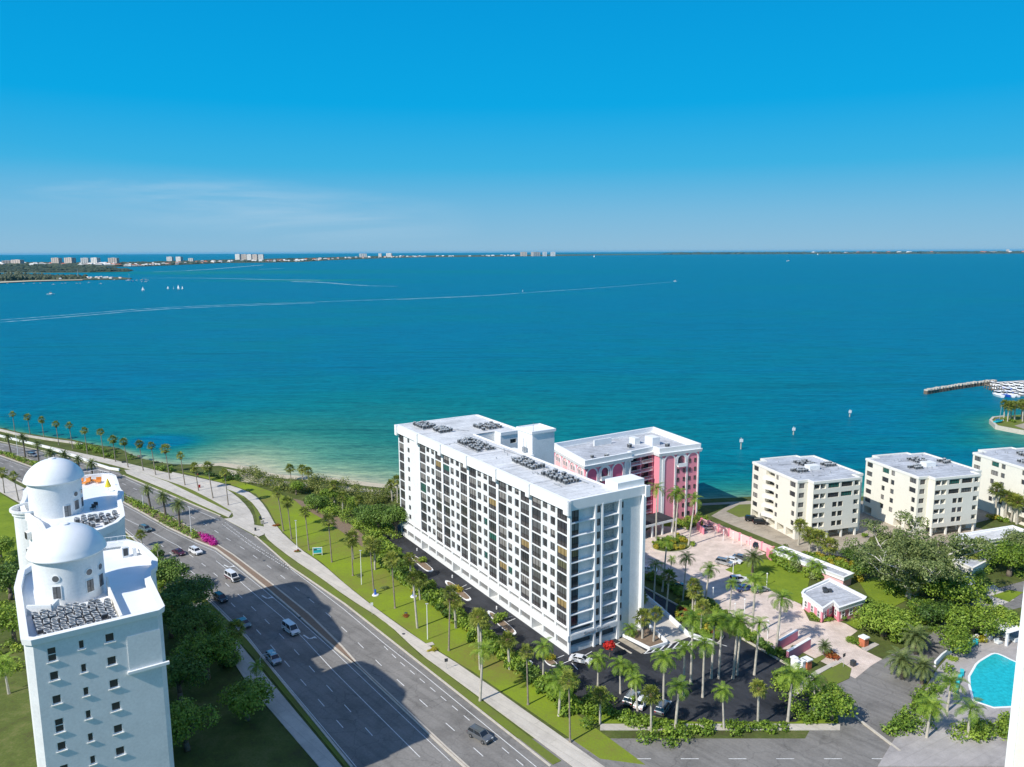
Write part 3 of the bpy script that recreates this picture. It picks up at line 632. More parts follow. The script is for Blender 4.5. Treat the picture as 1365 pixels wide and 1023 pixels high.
def wood(name, poly, n, size, hgt, seed, label, m='far_green', zb=0.0, cat='trees'):
    """far mass of foliage: many leaf-clump tufts of uneven height over the strip"""
    r = random.Random(seed); P = GP(poly, WATER_Z); mb = MB().mat(M[m])
    # sample inside in pixel space so density follows what shows
    xs = [p[0] for p in poly]; ys = [p[1] for p in poly]; k = 0; tries = 0
    while k < n and tries < n*60:
        tries += 1
        p = (r.uniform(max(min(xs), -180), min(max(xs), 1500)), r.uniform(min(ys), max(ys)))
        if not in_poly(p, poly): continue
        X, Y = G(p[0], p[1], WATER_Z); k += 1
        hn = .55+.9*max(0, noise.noise(Vector((X*.006, Y*.004, seed)))+.25)
        s = size*r.uniform(.6, 1.3); h = hgt*hn*r.uniform(.7, 1.2); rz = r.uniform(0, 3.14)
        c, sn = math.cos(rz), math.sin(rz); vs = []
        for q in range(6):
            t = 2*math.pi*q/6; rr = s*r.uniform(.7, 1.1); vs.append((X+rr*math.cos(t+rz), Y+rr*math.sin(t+rz), zb))
        for q in range(6):
            t = 2*math.pi*q/6+.5; rr = s*r.uniform(.55, .95); vs.append((X+rr*math.cos(t+rz), Y+rr*math.sin(t+rz), zb+h*r.uniform(.45, .75)))
        vs.append((X+r.uniform(-.2, .2)*s, Y+r.uniform(-.2, .2)*s, zb+h))
        mb.add(vs, [(q, (q+1) % 6, 6+(q+1) % 6, 6+q) for q in range(6)]+[(6+q, 6+(q+1) % 6, 12) for q in range(6)])
    o = mb.build(name); tag(o, label, cat, kind='stuff'); return o
wood('mangrove_wood', [(-180, 365.5), (0, 363.2), (60, 363.4), (120, 363), (168, 362.3), (176, 361), (150, 358.5), (120, 357), (60, 355), (0, 353.8), (-180, 353.8)], 2600, 16, 10, 3, 'dark green mangrove wood covering the flat island beyond the marina spit')
wood('spit_trees', [(-180, 378), (0, 375.6), (60, 373.6), (100, 372.6), (125, 372), (110, 370.6), (60, 369), (0, 367.6), (-180, 368)], 1900, 8, 13, 5, 'clumps of dark trees along the low spit at the left edge')
wood('barrier_trees', [(-180, 353), (0, 353), (90, 355), (140, 355.8), (200, 354.8), (250, 352.6), (300, 350.2), (360, 349.7), (400, 349), (440, 346.8), (500, 344.5), (560, 343), (640, 342.2), (700, 341.6), (750, 341.2), (800, 340.3),
     (880, 339.2), (750, 339.6), (600, 340.8), (500, 342), (400, 344.8), (300, 347), (200, 350), (130, 351.2), (0, 350.6), (-180, 350)], 4200, 26, 11, 6, 'belt of low trees along the long barrier island on the horizon')
wood('mainland_trees', [(880, 339.6), (1100, 338.7), (1365, 338.0), (1500, 337.7), (1500, 335.6), (1365, 336.0), (1100, 337), (900, 337.9)], 2000, 110, 38, 8, 'thin blue green tree line of the mainland on the right horizon')

M['far_white'] = mat('far_white_wall', (.80, .78, .74), .8, .05, .02)
M['far_tan'] = mat('far_tan_wall', (.66, .56, .48), .8, .05, .02)
M['far_band'] = mat('far_window_band', (.20, .22, .25), .5)
M['far_roof'] = mat('far_roof', (.50, .46, .44), .8, .15, .02)
def tower(px, by, wpx, ty, mt, label, group, name='high_rise', split=0, dpt=.8):
    X, Y = G(px, by, WATER_Z); sc = F_PX/Y; W = wpx/sc; Ht = height_at(px, by, ty, WATER_Z)*1.0; D = W*dpt
    t = empty(name, (X, Y, 0), R(rnd.uniform(-14, 24)), label, 'building', group)
    b = MB().mat(mt); nfl = max(4, int(Ht/6)); core = MB().mat(M['far_band'])
    core.box(-W/2+.6, W/2-.6, -D/2+.6, D/2-.6, 0, Ht-1)
    for k in range(nfl+1):
        z = k*(Ht-1.5)/nfl; b.box(-W/2, W/2, -D/2, D/2, z, z+(Ht-1.5)/nfl*.45)
    for q in (-.5, -.17, .17, .5) if wpx > 6 else (-.5, 0, .5):
        x = q*(W-.2*W); b.box(x-.07*W, x+.07*W, -D/2-.4, D/2+.4, 0, Ht-.6)
    b.build('wall', t); core.build('window_band', t)
    MB().mat(M['far_roof']).box(-W*.2, W*.2, -D*.2, D*.2, Ht-1, Ht+3.5).build('roof_plant_room', t)
    return t
TW = [(76, 353, 10, 344.5, 0), (94, 353, 11, 344.3, 0), (114, 352.5, 9, 344.6, 1), (128, 352.5, 9, 344.3, 1), (152, 353, 11, 344.6, 0), (227, 349.5, 7, 343, 1), (239.5, 349.5, 7, 343, 1), (255, 350, 6, 345, 1)]
posn = ['leftmost pair', 'leftmost pair']
desc = ['tan high rise tower of the distant row, leftmost one above the mangroves', 'tan high rise tower of the distant row, second one above the mangroves', 'white high rise tower of the distant row, third from the left', 'white high rise tower of the distant row, fourth from the left',
        'tan high rise tower at the right end of the group above the mangroves', 'white stepped tower on the barrier island, left one of a close pair', 'white stepped tower on the barrier island, right one of a close pair', 'small white tower just right of the paired stepped towers']
for (px, by, wp, ty, wh), d in zip(TW, desc): tower(px, by, wp, ty, M['far_white'] if wh else M['far_tan'], d, 'towers on the far barrier island')
for i, x in enumerate((318, 326, 333.5, 341, 348.5)):
    tower(x, 347.5, 6.4, 339.4+.1*i, M['far_white'] if i % 2 == 0 else M['far_tan'], 'slab of the close cluster of mid island towers, %s from the left' % ORD[i], 'cluster of towers on the mid island')
for i, x in enumerate((484, 507, 519)):
    tower(x, 343.5, (9, 4, 7)[i], (338.6, 338.4, 338)[i], M['far_white'], 'small pale block near the horizon left of centre, %s of three' % ORD[i], 'pale blocks on the horizon')
for i, x in enumerate((698, 714, 726, 737)):
    tower(x, 341.8, (8, 10, 5, 6)[i], 336.2, M['far_tan'] if i < 2 else M['far_white'], 'pinkish tower of the horizon group at mid picture, %s from the left' % ORD[i], 'pink towers on the central horizon')
for i, (x, wp, ty) in enumerate(((10, 12, 348), (24, 14, 347), (-30, 20, 347))): tower(x, 353, wp, ty, M['far_tan'], ['brown stepped block at the left edge of the far shore', 'wide brown stepped block just right of the left edge on the far shore', 'brown block outside the left edge'][i], 'blocks at the left of the far shore', dpt=.5)
tower(1343, 337.2, 3, 332.8, M['far_white'], 'single pale tower on the right horizon', None); tower(1325, 337.4, 12, 335.8, M['far_white'], 'low wide pale block left of the tower on the right horizon', None, dpt=.3)
# waterfront houses
_MORE = True
def far_house(px, py, s, label, group):
    X, Y = G(px, py, WATER_Z); t = empty('waterfront_house', (X, Y, .5), rnd.uniform(-.5, .5), label, 'house', group)
    W, D, H = s*rnd.uniform(.8, 1.6), s*rnd.uniform(.6, .9), s*rnd.uniform(.3, .5)
    MB().mat(rnd.choice((M['far_white'], M['far_white'], M['far_tan']))).box(-W/2, W/2, -D/2, D/2, 0, H).build('wall', t)
    r = MB().mat(rnd.choice((M['far_roof'], M['far_white'], M['terracotta'], M['far_white'])))
    r.add([(-W*.55, -D*.56, H), (W*.55, -D*.56, H), (W*.55, D*.56, H), (-W*.55, D*.56, H), (-W*.3, 0, H*1.5), (W*.3, 0, H*1.5)], [(0, 1, 5, 4), (1, 2, 5), (2, 3, 4, 5), (3, 0, 4)]); r.build('roof', t)
def edge(poly, t):
    n = len(poly)-1; k = min(int(t*n), n-1); f = t*n-k; return (poly[k][0]*(1-f)+poly[k+1][0]*f, poly[k][1]*(1-f)+poly[k+1][1]*f)
br = [(165, 355.6), (200, 354.7), (250, 352.4), (300, 350.1), (360, 349.6), (400, 348.8), (440, 346.6), (500, 344.3), (560, 342.9), (640, 342.1), (690, 341.6)]
for i in range(125):
    t = rnd.random()**.9; x, y = edge(br, t); back = rnd.choice((0, 0, .5, 1.2, 2.0))*(1-t*.75); far_house(x, y-back, 17+22*t, 'small pale house on the barrier island waterfront', 'houses along the barrier island')
for i in range(9): far_house(108+i*6.2+rnd.uniform(-1, 1), 354.7+rnd.uniform(-.2, .5), 30, 'long white house among the mangroves below the distant towers', 'white houses below the towers')
ml = [(1060, 338.5), (1200, 338.3), (1300, 338.1), (1365, 337.8)]
for i in range(26): x, y = edge(ml, rnd.random()); far_house(x, y-.25, 75, 'white speck of a house on the mainland waterfront at the right horizon', 'houses on the mainland shore')
for i, (x, y) in enumerate(((4, 371.4), (14, 370.6), (22, 371), (133, 372.8), (140, 372.2), (148, 372.6), (86, 372.6))): far_house(x, y-.3, 10, 'low shed on the marina spit, %s of the row' % ORD[i], 'sheds on the spit')
for i in range(34): x = rnd.uniform(2, 165); far_house(x, 371.2+rnd.uniform(-1.6, 2.6)*(1 if x < 110 else .5), 7, 'small pale roof or shed among the trees of the marina spit', 'small roofs on the marina spit')
for i in range(30): x = rnd.uniform(0, 175); far_house(x, 352.8+rnd.uniform(-.7, 1.2), 24, 'pale low building showing above the mangroves below the distant towers', 'low buildings above the mangroves')
# radio mast
for i in range(7):
    x, y = 1327+i*6.5+rnd.uniform(-2, 2), 517+rnd.uniform(0, 8); X, Y = G(x, y, WATER_Z); tag(MB().mat(M['concrete_tan']).cbox((X, Y, -1.0), 1.6, 26, .3, rnd.choice((.05, .1))).build('finger_pier'), 'weathered finger pier between the marina boats, %s from the left' % ORD[i], 'pier', 'finger piers of the marina')
t = empty('radio_mast', (*G(104, 372, WATER_Z), 0), 0, 'thin lattice radio mast standing on the marina spit', 'mast')
b = MB().mat(M['metal_light']); 
for a in range(3): b.tube((2.2*math.cos(a*2.09), 2.2*math.sin(a*2.09), 0), (.2, 0, 34), .22, .15, 5)
for z in range(3, 33, 3): 
    q = 2.2*(1-z/34); b.tube((q, 0, z), (-q*.5, q*.86, z+1.5), .12, .12, 4); b.tube((-q*.5, -q*.86, z), (q, 0, z+1.5), .12, .12, 4)
b.build('lattice', t)

# ================================================================== BOATS, MARKERS, WAKES
def sailboat(px, py, s, label, group=None, sail=True, rz=None, cat='sailboat'):
    X, Y = G(px, py, WATER_Z); t = empty('sailboat', (X, Y, WATER_Z), rnd.uniform(0, 6) if rz is None else rz, label, cat, group)
    h = MB().mat(M['white_trim']); L_ = 4*s
    sec = [(-L_, .9*s, .2*s), (-L_*.4, 1.2*s, .1*s), (L_*.3, 1.1*s, .1*s), (L_, .05*s, .5*s)]; vs = []
    for x, w_, z in sec: vs += [(x, -w_, 1.0*s), (x, -w_*.6, z-.1), (x, w_*.6, z-.1), (x, w_, 1.0*s)]
    fs = []
    for i in range(3):
        for j in range(4): a = i*4+j; b_ = i*4+(j+1) % 4; fs.append((a, b_, b_+4, a+4))
    fs += [(3, 2, 1, 0), (12, 13, 14, 15)]; h.add(vs, fs); h.box(-L_*.5, L_*.2, -.6*s, .6*s, s, 1.5*s); h.build('hull', t)
    MB().mat(M['metal_light']).tube((L_*.1, 0, s), (L_*.1, 0, 11*s), .1*s+.02, .07*s+.02, 6).build('mast', t)
    if sail:
        q = MB().mat(M['white_trim']); q.add([(L_*.08, .03, 2.1*s), (-L_*.75, .9*s, 2.3*s), (L_*.08, .05, 10.6*s), (L_*.08, .15, 2.1*s), (-L_*.75, 1.0*s, 2.3*s), (L_*.08, .15, 10.6*s)], [(0, 1, 2), (5, 4, 3), (0, 2, 5, 3), (1, 4, 5, 2), (0, 3, 4, 1)])
        q.add([(L_*.95, 0, 1.6*s), (L_*.15, .5*s, 2.0*s), (L_*.12, .05, 9.4*s), (L_*.95, .1, 1.6*s), (L_*.15, .6*s, 2.0*s), (L_*.12, .15, 9.4*s)], [(0, 1, 2), (5, 4, 3), (0, 2, 5, 3), (1, 4, 5, 2), (0, 3, 4, 1)])
        q.build('sail', t)
    else:
        MB().mat(M['blue']).tube((L_*.05, 0, 2.2*s), (-L_*.8, 0, 2.2*s), .25*s, .2*s, 6).build('furled_sail', t)
    return t
def motorboat(px, py, s, label, group=None, rz=0.3, z=WATER_Z):
    X, Y = G(px, py, z); t = empty('motorboat', (X, Y, z), rz, label, 'motorboat', group)
    h = MB().mat(M['white_trim']); L_ = 4*s; sec = [(-L_, 1.2*s, .1*s), (0, 1.35*s, .0), (L_*.6, 1.0*s, .2*s), (L_, .05*s, .7*s)]; vs = []
    for x, w_, z_ in sec: vs += [(x, -w_, 1.1*s), (x, -w_*.6, z_-.1), (x, w_*.6, z_-.1), (x, w_, 1.1*s)]
    fs = []
    for i in range(3):
        for j in range(4): a = i*4+j; b_ = i*4+(j+1) % 4; fs.append((a, b_, b_+4, a+4))
    fs += [(3, 2, 1, 0), (12, 13, 14, 15)]; h.ms[0] = rnd.choice((M['white_trim'], M['white_trim'], M['panel_grey'], M['metal_grey'], M['blue'])) if 'moored' in label else M['white_trim']; h.add(vs, fs).build('hull', t)
    MB().mat(M['white_trim']).box(-L_*.4, L_*.25, -.8*s, .8*s, 2.5*s, 2.65*s).box(-L_*.3, L_*.3, -.85*s, .85*s, 1.1*s, 1.7*s).build('cabin', t)
    MB().mat(M['carglass']).box(-L_*.3, L_*.2, -.72*s, .72*s, 1.7*s, 2.5*s).build('windscreen', t)
    return t
sailboat(172, 375.5-1.0, 2.1, 'tall white sloop moored at the tip of the marina spit', sail=False, rz=.3)
sailboat(190, 375.8, 1.2, 'small sloop moored right of the tall one off the spit', sail=False, rz=1.3)
sailboat(190.5, 388, .95, 'lone small white sail nearest the spit tip')
for i, x in enumerate((224, 231.5, 238, 243)): sailboat(x, 385.5, (.7, .7, 1.0, .8)[i], 'racing dinghy under white sail, %s from the left of the four in a line' % ORD[i], 'racing dinghies in a line')
motorboat(68, 393.3, 2.0, 'double decked white catamaran anchored alone in the left bay', rz=.2)
for i, (x, y) in enumerate(((71.5, 380), (118.5, 377.6), (134.5, 379))): motorboat(x, y, 1.3, ['white motorboat anchored off the beach of the spit', 'white motorboat close to the spit sheds', 'larger white motorboat right of the others off the spit'][i], 'motorboats anchored off the spit')
for i in range(14): motorboat(rnd.uniform(150, 198), rnd.uniform(373.4, 376.5), rnd.uniform(.8, 1.3), 'tiny white boat moored round the tip of the marina spit', 'boats moored at the tip of the spit')
for i in range(8): motorboat(rnd.uniform(8, 110), 378.6-rnd.uniform(0, .4), .9, 'tiny white boat close in along the spit beach', 'boats along the spit beach')
motorboat(900, 375.6, 1.3, 'white motorboat running at the right end of the long wake', rz=-.05)
motorboat(1051, 348.6, 4, 'white boat far out on the right of the bay'); sailboat(792, 343.0, 3.0, 'far white sail right of the horizon towers'); sailboat(697, 389.3, .5, 'slim white sail in the centre of the bay on the long wake'); sailboat(1090, 340, 3, 'tiny far sail right of centre near the mainland')
M['foam'] = None
m, nt, b = new_mat('wake_foam'); g = N(nt, 'ShaderNodeNewGeometry'); mp = N(nt, 'ShaderNodeMapping'); mp.inputs['Scale'].default_value = (.3, 1, 1); nt.links.new(g.outputs['Position'], mp.inputs[0])
nz = N(nt, 'ShaderNodeTexNoise'); nz.inputs['Scale'].default_value = .12; nz.inputs['Detail'].default_value = 6; nt.links.new(mp.outputs[0], nz.inputs['Vector']); rr_ = ramp(nt, [(.34, (.12, .12, .12)), (.68, (.85, .85, .85))]); nt.links.new(nz.outputs['Fac'], rr_.inputs['Fac'])
b.inputs['Base Color'].default_value = (.50, .70, .76, 1); b.inputs['Roughness'].default_value = .6; nt.links.new(rr_.outputs['Color'], b.inputs['Alpha']); M['foam'] = m
def wake(pts, w0, w1, label, z=WATER_Z+.04, hw=True):
    P = resample(smooth_line(GP(pts, WATER_Z), 1), 25); n = len(P); mb = MB().mat(M['foam']); L_, R_ = [], []
    for i, p in enumerate(P):
        a = P[max(i-1, 0)]; c = P[min(i+1, n-1)]; dx, dy = c[0]-a[0], c[1]-a[1]; l = math.hypot(dx, dy) or 1; wdt = (w0+(w1-w0)*i/(n-1))*(.85+.3*noise.noise(Vector((p[0]*.01, p[1]*.01, 2))))/2
        L_.append((p[0]-dy/l*wdt, p[1]+dx/l*wdt, z)); R_.append((p[0]+dy/l*wdt, p[1]-dx/l*wdt, z))
    mb.add(L_+R_, [(n+i, n+i+1, i+1, i) for i in range(n-1)]); tag(mb.build('wake'), label, 'wake', kind='stuff')
wake([(-60, 433), (0, 430), (100, 422), (200, 413), (300, 408.5), (420, 404)], 9, 7, 'lower foam line of the long boat wake crossing the left bay')
wake([(-60, 430), (0, 427), (100, 419.3), (200, 411), (300, 406.8), (420, 402.8), (530, 399), (640, 394.5)], 6, 5, 'upper foam line of the long boat wake crossing the left bay')
wake([(530, 399.5), (640, 395), (700, 390.5), (800, 384), (895, 376.3)], 9, 3, 'faint right stretch of the long boat wake')
wake([(190, 371), (250, 370.7), (300, 371.5), (360, 373), (425, 373.8)], 10, 26, 'bright straight wake ending at the shallow bar in the far left bay')
wake([(205, 362.6), (260, 360.8), (320, 356), (350, 353.5)], 26, 40, 'pale curving wake below the mid island towers')
wake([(345, 359.3), (378, 357.9)], 22, 18, 'short pale wake right of the curving one')
wake([(390, 375.5), (430, 376.5), (480, 381), (530, 382)], 30, 8, 'broken foam over the sand bar right of the bright wake')
def marker(px, py, label, tpx):
    X, Y = G(px, py, WATER_Z); h = height_at(px, py, tpx, WATER_Z); t = empty('channel_marker', (X, Y, WATER_Z), 0, label, 'channel marker')
    MB().mat(M['bark_pale']).tube((0, 0, -1), (0, 0, h), .28, .24, 8).build('pile', t)
    MB().mat(M['white_trim']).cbox((0, -.3, h-1.5), 1.6, .12, 1.4, .2).build('board', t)
    MB().mat(M['metal_light']).tube((0, 0, h), (0, 0, h+.5), .15, .1, 6).build('lantern', t)
marker(987.5, 599, 'channel marker pile nearest the pink building with a dark board', 585); marker(1057.5, 580, 'middle channel marker pile with a small white board', 570); marker(1132.5, 556, 'channel marker pile farthest right with a wide white board', 547)

# breakwater of capped piles and marina
bwp = resample(GP([(1235, 525.5), (1250, 523), (1275, 518.8), (1300, 515.2), (1325, 512.5)], WATER_Z), 3.2)
t = empty('breakwater', (0, 0, 0), 0, 'curved breakwater of white capped concrete piles reaching out from the marina', 'breakwater')
wb = MB().mat(M['bark']); cb = MB().mat(M['kerb'])
for i, p in enumerate(bwp):
    wb.cbox((p[0], p[1], -3), 2.2, 2.4, 3.6, .5); cb.cbox((p[0], p[1]+rnd.uniform(-.3, .3), .6), 2.0, 2.6, rnd.uniform(.7, 1.1), rnd.uniform(.2, .8))
wb.build('piles', t); cb.build('caps', t)
m_p = GP([(1322, 512.5), (1345, 511), (1380, 509), (1420, 508), (1420, 511), (1380, 512.5), (1345, 514), (1325, 516)], WATER_Z)
tag(MB().mat(M['concrete']).prism(m_p, -1.2, -.2).build('marina_dock'), 'concrete marina dock behind the rows of moored boats at the right edge', 'dock')
k = 0
for row, (y0, n_) in enumerate(((515.5, 9), (519.5, 10), (524, 9), (528.8, 8))):
    for i in range(n_):
        x = 1322+row*2.5+i*8+rnd.uniform(-1, 1); y = y0+rnd.uniform(-.6, .6)-i*.15
        if x < 1326 and row > 1: continue
        k += 1; motorboat(x, y, rnd.uniform(.8, 1.25), 'motorboat moored in the %s row of the marina at the right edge' % ['far', 'second', 'third', 'near'][row], 'motorboats moored in the %s marina row' % ['far', 'second', 'third', 'near'][row], rz=rnd.choice((1.5, 1.7, -1.5))+rnd.uniform(-.15, .15))
for i in range(9):
    x = 1312+i*3.2; X, Y = G(x, 517.5+i*1.4, WATER_Z); o = MB().mat(M['bark']).tube((0, 0, -1), (0, 0, 4.2+rnd.uniform(0, 1)), .3, .26, 7).build('mooring_pile'); o.location = (X, Y, WATER_Z)
    tag(o, 'brown mooring pile in the line at the marina mouth, %s from the left' % ORD[i], 'mooring pile', 'mooring piles at the marina mouth')
setting('peninsula', MB().mat(M['grass']).prism(peninsula, -3, .1))
setting('peninsula_seawall', MB().mat(M['kerb']).ribbon(peninsula[-4:]+peninsula[:3], 1.2, -3, .5))
setting('peninsula_path', MB().mat(M['concrete_tan']).prism(GP([(1352, 568), (1372, 563), (1400, 565), (1400, 571), (1366, 573)]), None, .14))
t = sailboat(1331, 565.5, .8, 'small teal hulled sailing dinghy with leaning mast pulled up on the point', sail=False, rz=.4)
t.location = (*G(1331, 564), .3); t.rotation_euler = (.12, -.08, .4)
for c in t.children:
    if c.name.startswith('hull'): c.data = c.data.copy(); c.data.materials[0] = M['teal']
# ================================================================== BUILDINGS
def glass(name, col, rough=.12, spec=.6):
    return mat(name, col, rough, spec=spec)
GL = dict(dark=glass('glass_dark', (.045, .05, .058)), grey=glass('glass_grey', (.12, .125, .13), .2), curtain=glass('glass_curtain', (.26, .25, .24), .35, .4), tan=glass('glass_tan_blind', (.33, .24, .11), .4, .4),
          green=glass('glass_green', (.03, .13, .11), .1), lower=glass('glass_lower', (.075, .07, .075), .2), olive=glass('glass_olive', (.13, .13, .08), .3), blue=glass('glass_blue', (.04, .08, .13), .1))
M['frame'] = mat('bronze_frame', (.04, .035, .03), .5); M['frame_w'] = M['white_trim']
def P2(P0, d, a, dep): return (P0[0]+d[0]*a-d[1]*dep*1.0*(-1)*(-1), P0[1]+d[1]*a+d[0]*dep)
# outward normal of a wall running left->right along d (seen from outside) is (d.y,-d.x); depth goes inwards (-d.y, d.x)
def P2(P0, d, a, dep): return (P0[0]+d[0]*a-d[1]*dep, P0[1]+d[1]*a+d[0]*dep)
def fbox(mb, P0, d, a0, a1, z0, z1, dep0, dep1):
    q = [P2(P0, d, a0, dep0), P2(P0, d, a1, dep0), P2(P0, d, a1, dep1), P2(P0, d, a0, dep1)]
    return mb.add([(x, y, z0) for x, y in q]+[(x, y, z1) for x, y in q], [(3, 2, 1, 0), (4, 5, 6, 7), (0, 1, 5, 4), (1, 2, 6, 5), (2, 3, 7, 6), (3, 0, 4, 7)])
def fquad(mb, P0, d, a0, a1, z0, z1, dep):
    p, q = P2(P0, d, a0, dep), P2(P0, d, a1, dep); return mb.add([(*p, z0), (*q, z0), (*q, z1), (*p, z1)], [(0, 1, 2, 3)])
def facade(mb, P0, P1, z0, z1, ops=()):
    """wall from P0 to P1 (left to right seen from outside) with real recessed openings (a0,a1,b0,b1,depth)"""
    L_ = math.hypot(P1[0]-P0[0], P1[1]-P0[1]); d = ((P1[0]-P0[0])/L_, (P1[1]-P0[1])/L_)
    xs = sorted(set([0, L_]+[round(o[0], 4) for o in ops]+[round(o[1], 4) for o in ops])); zs = sorted(set([z0, z1]+[round(o[2], 4) for o in ops]+[round(o[3], 4) for o in ops]))
    ops = [tuple(round(v, 4) for v in o[:4])+(o[4],) for o in ops]
    for j in range(len(zs)-1):
        run = None
        for i in range(len(xs)-1):
            cx, cz = (xs[i]+xs[i+1])/2, (zs[j]+zs[j+1])/2
            hole = any(o[0] < cx < o[1] and o[2] < cz < o[3] for o in ops)
            if not hole: run = [run[0] if run else xs[i], xs[i+1]]
            if (hole or i == len(xs)-2) and run: fquad(mb, P0, d, run[0], run[1], zs[j], zs[j+1], 0); run = None
    for a0, a1, b0, b1, dp in ops:
        p, q, p2, q2 = P2(P0, d, a0, 0), P2(P0, d, a1, 0), P2(P0, d, a0, dp), P2(P0, d, a1, dp)
        mb.add([(*p, b0), (*q, b0), (*q, b1), (*p, b1), (*p2, b0), (*q2, b0), (*q2, b1), (*p2, b1)], [(0, 4, 5, 1), (2, 6, 7, 3), (3, 7, 4, 0), (1, 5, 6, 2)])
    return d
def win_mesh(mb, P0, d, a0, a1, z0, z1, dep, nv=1, rail=None, g='dark', g2=None, fr=None, t=.07):
    """pane(s) with frame, mullions and an optional transom; sits at the back of its opening"""
    fr = fr or M['frame']
    zr = z0+(z1-z0)*rail if rail else None
    mb.mat(GL[g2] if (g2 and zr) else GL[g]); fquad(mb, P0, d, a0, a1, z0, zr if zr else z1, dep-.01)
    if zr: mb.mat(GL[g]); fquad(mb, P0, d, a0, a1, zr, z1, dep-.01)
    mb.mat(fr)
    fbox(mb, P0, d, a0, a1, z0, z0+t, dep-.08, dep-.012); fbox(mb, P0, d, a0, a1, z1-t, z1, dep-.08, dep-.012)
    n = nv+1
    for i in range(n+1):
        c = a0+t/2+(a1-a0-t)*i/n; fbox(mb, P0, d, c-t/2, c+t/2, z0+t, z1-t, dep-.085, dep-.012)
    if zr: fbox(mb, P0, d, a0+t, a1-t, zr-t/2, zr+t/2, dep-.075, dep-.012)
class Parts:
    def __init__(s): s.d = {}
    def add(s, name, key, fn): s.d.setdefault(name, []).append((key, len(s.d.get(name, [])), fn))
    def finish(s, parent, cap=98):
        for name, L_ in s.d.items():
            L_.sort(key=lambda q: q[:2]); first, rest = (L_, []) if len(L_) <= 100 else (L_[:cap], L_[cap:])
            for _, _, fn in first: mb = MB(); fn(mb); mb.build(name, parent)
            if rest:
                mb = MB()
                for _, _, fn in rest: fn(mb)
                tag(mb.build(name, parent), kind='stuff')
def rail_mesh(mb, pts, h=1.0, z=0.0, r=.03, bars=.5):
    for a, b in zip(pts, pts[1:]):
        mb.tube((*a, z+h), (*b, z+h), r, r, 5)
        l = math.hypot(b[0]-a[0], b[1]-a[1]); n = max(1, int(l/bars))
        for i in range(n+1): x, y = a[0]+(b[0]-a[0])*i/n, a[1]+(b[1]-a[1])*i/n; mb.tube((x, y, z), (x, y, z+h), r*.7, r*.7, 4, False)

# ---------- rooftop air conditioning units
def ac_mesh(seed):
    r = random.Random(seed); mb = MB().mat(M['metal_grey']); s = .85; h = 1.0
    mb.box(-s/2, s/2, -s/2, s/2, .14, h); mb.mat(M['metal_dark'])
    for dx, dy, a in ((0, -s/2-.012, 0), (0, s/2+.012, 0), (-s/2-.012, 0, 1), (s/2+.012, 0, 1)):
        if a == 0: mb.box(-s*.42, s*.42, dy-.01, dy+.01, .24, h-.14)
        else: mb.box(dx-.01, dx+.01, -s*.42, s*.42, .24, h-.14)
    mb.lathe([(0.0, h+.025), (.30, h+.025), (.34, h+.01)], n=12); mb.mat(M['metal_light'])
    mb.lathe([(.33, h), (.36, h+.07), (.42, h+.07), (.42, h)], n=14)
    mb.box(-.3, .3, -.3, .3, 0, .14)
    return mb
ac_proto = ac_mesh(1).build('air_conditioner'); ac_used = [False]
def ac_at(x, y, z, rz, label, group, s=1.0):
    if not ac_used[0]: o = ac_proto; ac_used[0] = True
    else: o = ac_proto.copy(); COL.objects.link(o)
    o.location = (x, y, z); o.rotation_euler = (0, 0, rz); o.scale = (s, s, s*rnd.uniform(.85, 1.15)); tag(o, label, 'air conditioner', group)
def ac_cluster(org, rz, x0, x1, y0, y1, nx, ny, z, label, group, skip=.1, s=1.0):
    c, sn = math.cos(rz), math.sin(rz); pl = MB().mat(M['metal_light'])
    for j in range(ny):
        for i in range(nx):
            if rnd.random() < skip: continue
            x = x0+(x1-x0)*(i/(max(nx-1, 1)))+rnd.uniform(-.12, .12); y = y0+(y1-y0)*(j/(max(ny-1, 1)))+rnd.uniform(-.12, .12)
            ac_at(org[0]+x*c-y*sn, org[1]+x*sn+y*c, z, rz+rnd.uniform(-.08, .08)+rnd.choice((0, 1.57)), label, group, s)

# ================= tall white slab
FL = 2.87; Z1 = 5.83; TOP = 33.8
org = (11.6, 156.5); RZ = R(31.8)
slab = empty('apartment_block', (*org, 0), RZ, 'long white apartment slab with a grid of dark glazed balconies in the middle', 'apartment building')
wall = MB().mat(M['white']); pt = Parts()
def cd(x, y, z=15):
    c, s = math.cos(RZ), math.sin(RZ); return math.dist((org[0]+x*c-y*s, org[1]+x*s+y*c, z), (0, 0, CAM_H))
# long facade: seen from outside the left end is the far one (Y=86)
P0 = (0, 86.0); d = (0, -1); ops = []
def U(u): return 86.0-u
PITCHB = 86/6
def add_glaz(P0, d, a0, a1, z0, z1, dep, big, key):
    r = random.Random(int(key*1000+a0*77+z0*31))
    if big:
        g = r.choices(['grey', 'dark', 'curtain', 'tan', 'green', 'olive'], [36, 29, 27, 4, 3, 1])[0]; nv = r.choice((1, 2, 2, 3)); g2 = 'lower' if g != 'green' or r.random() < .5 else 'green'
        pt.add('balcony_glazing', key, lambda mb, A=(P0, d, a0, a1, z0, z1, dep), g=g, nv=nv, g2=g2: win_mesh(mb, *A, nv=nv, rail=.36, g=g, g2=g2))
    else:
        g = r.choices(['grey', 'dark', 'curtain', 'green'], [40, 30, 26, 4])[0]
        pt.add('window', key, lambda mb, A=(P0, d, a0, a1, z0, z1, dep), g=g: win_mesh(mb, *A, nv=1, rail=.3, g=g, g2='dark' if g == 'curtain' else None))
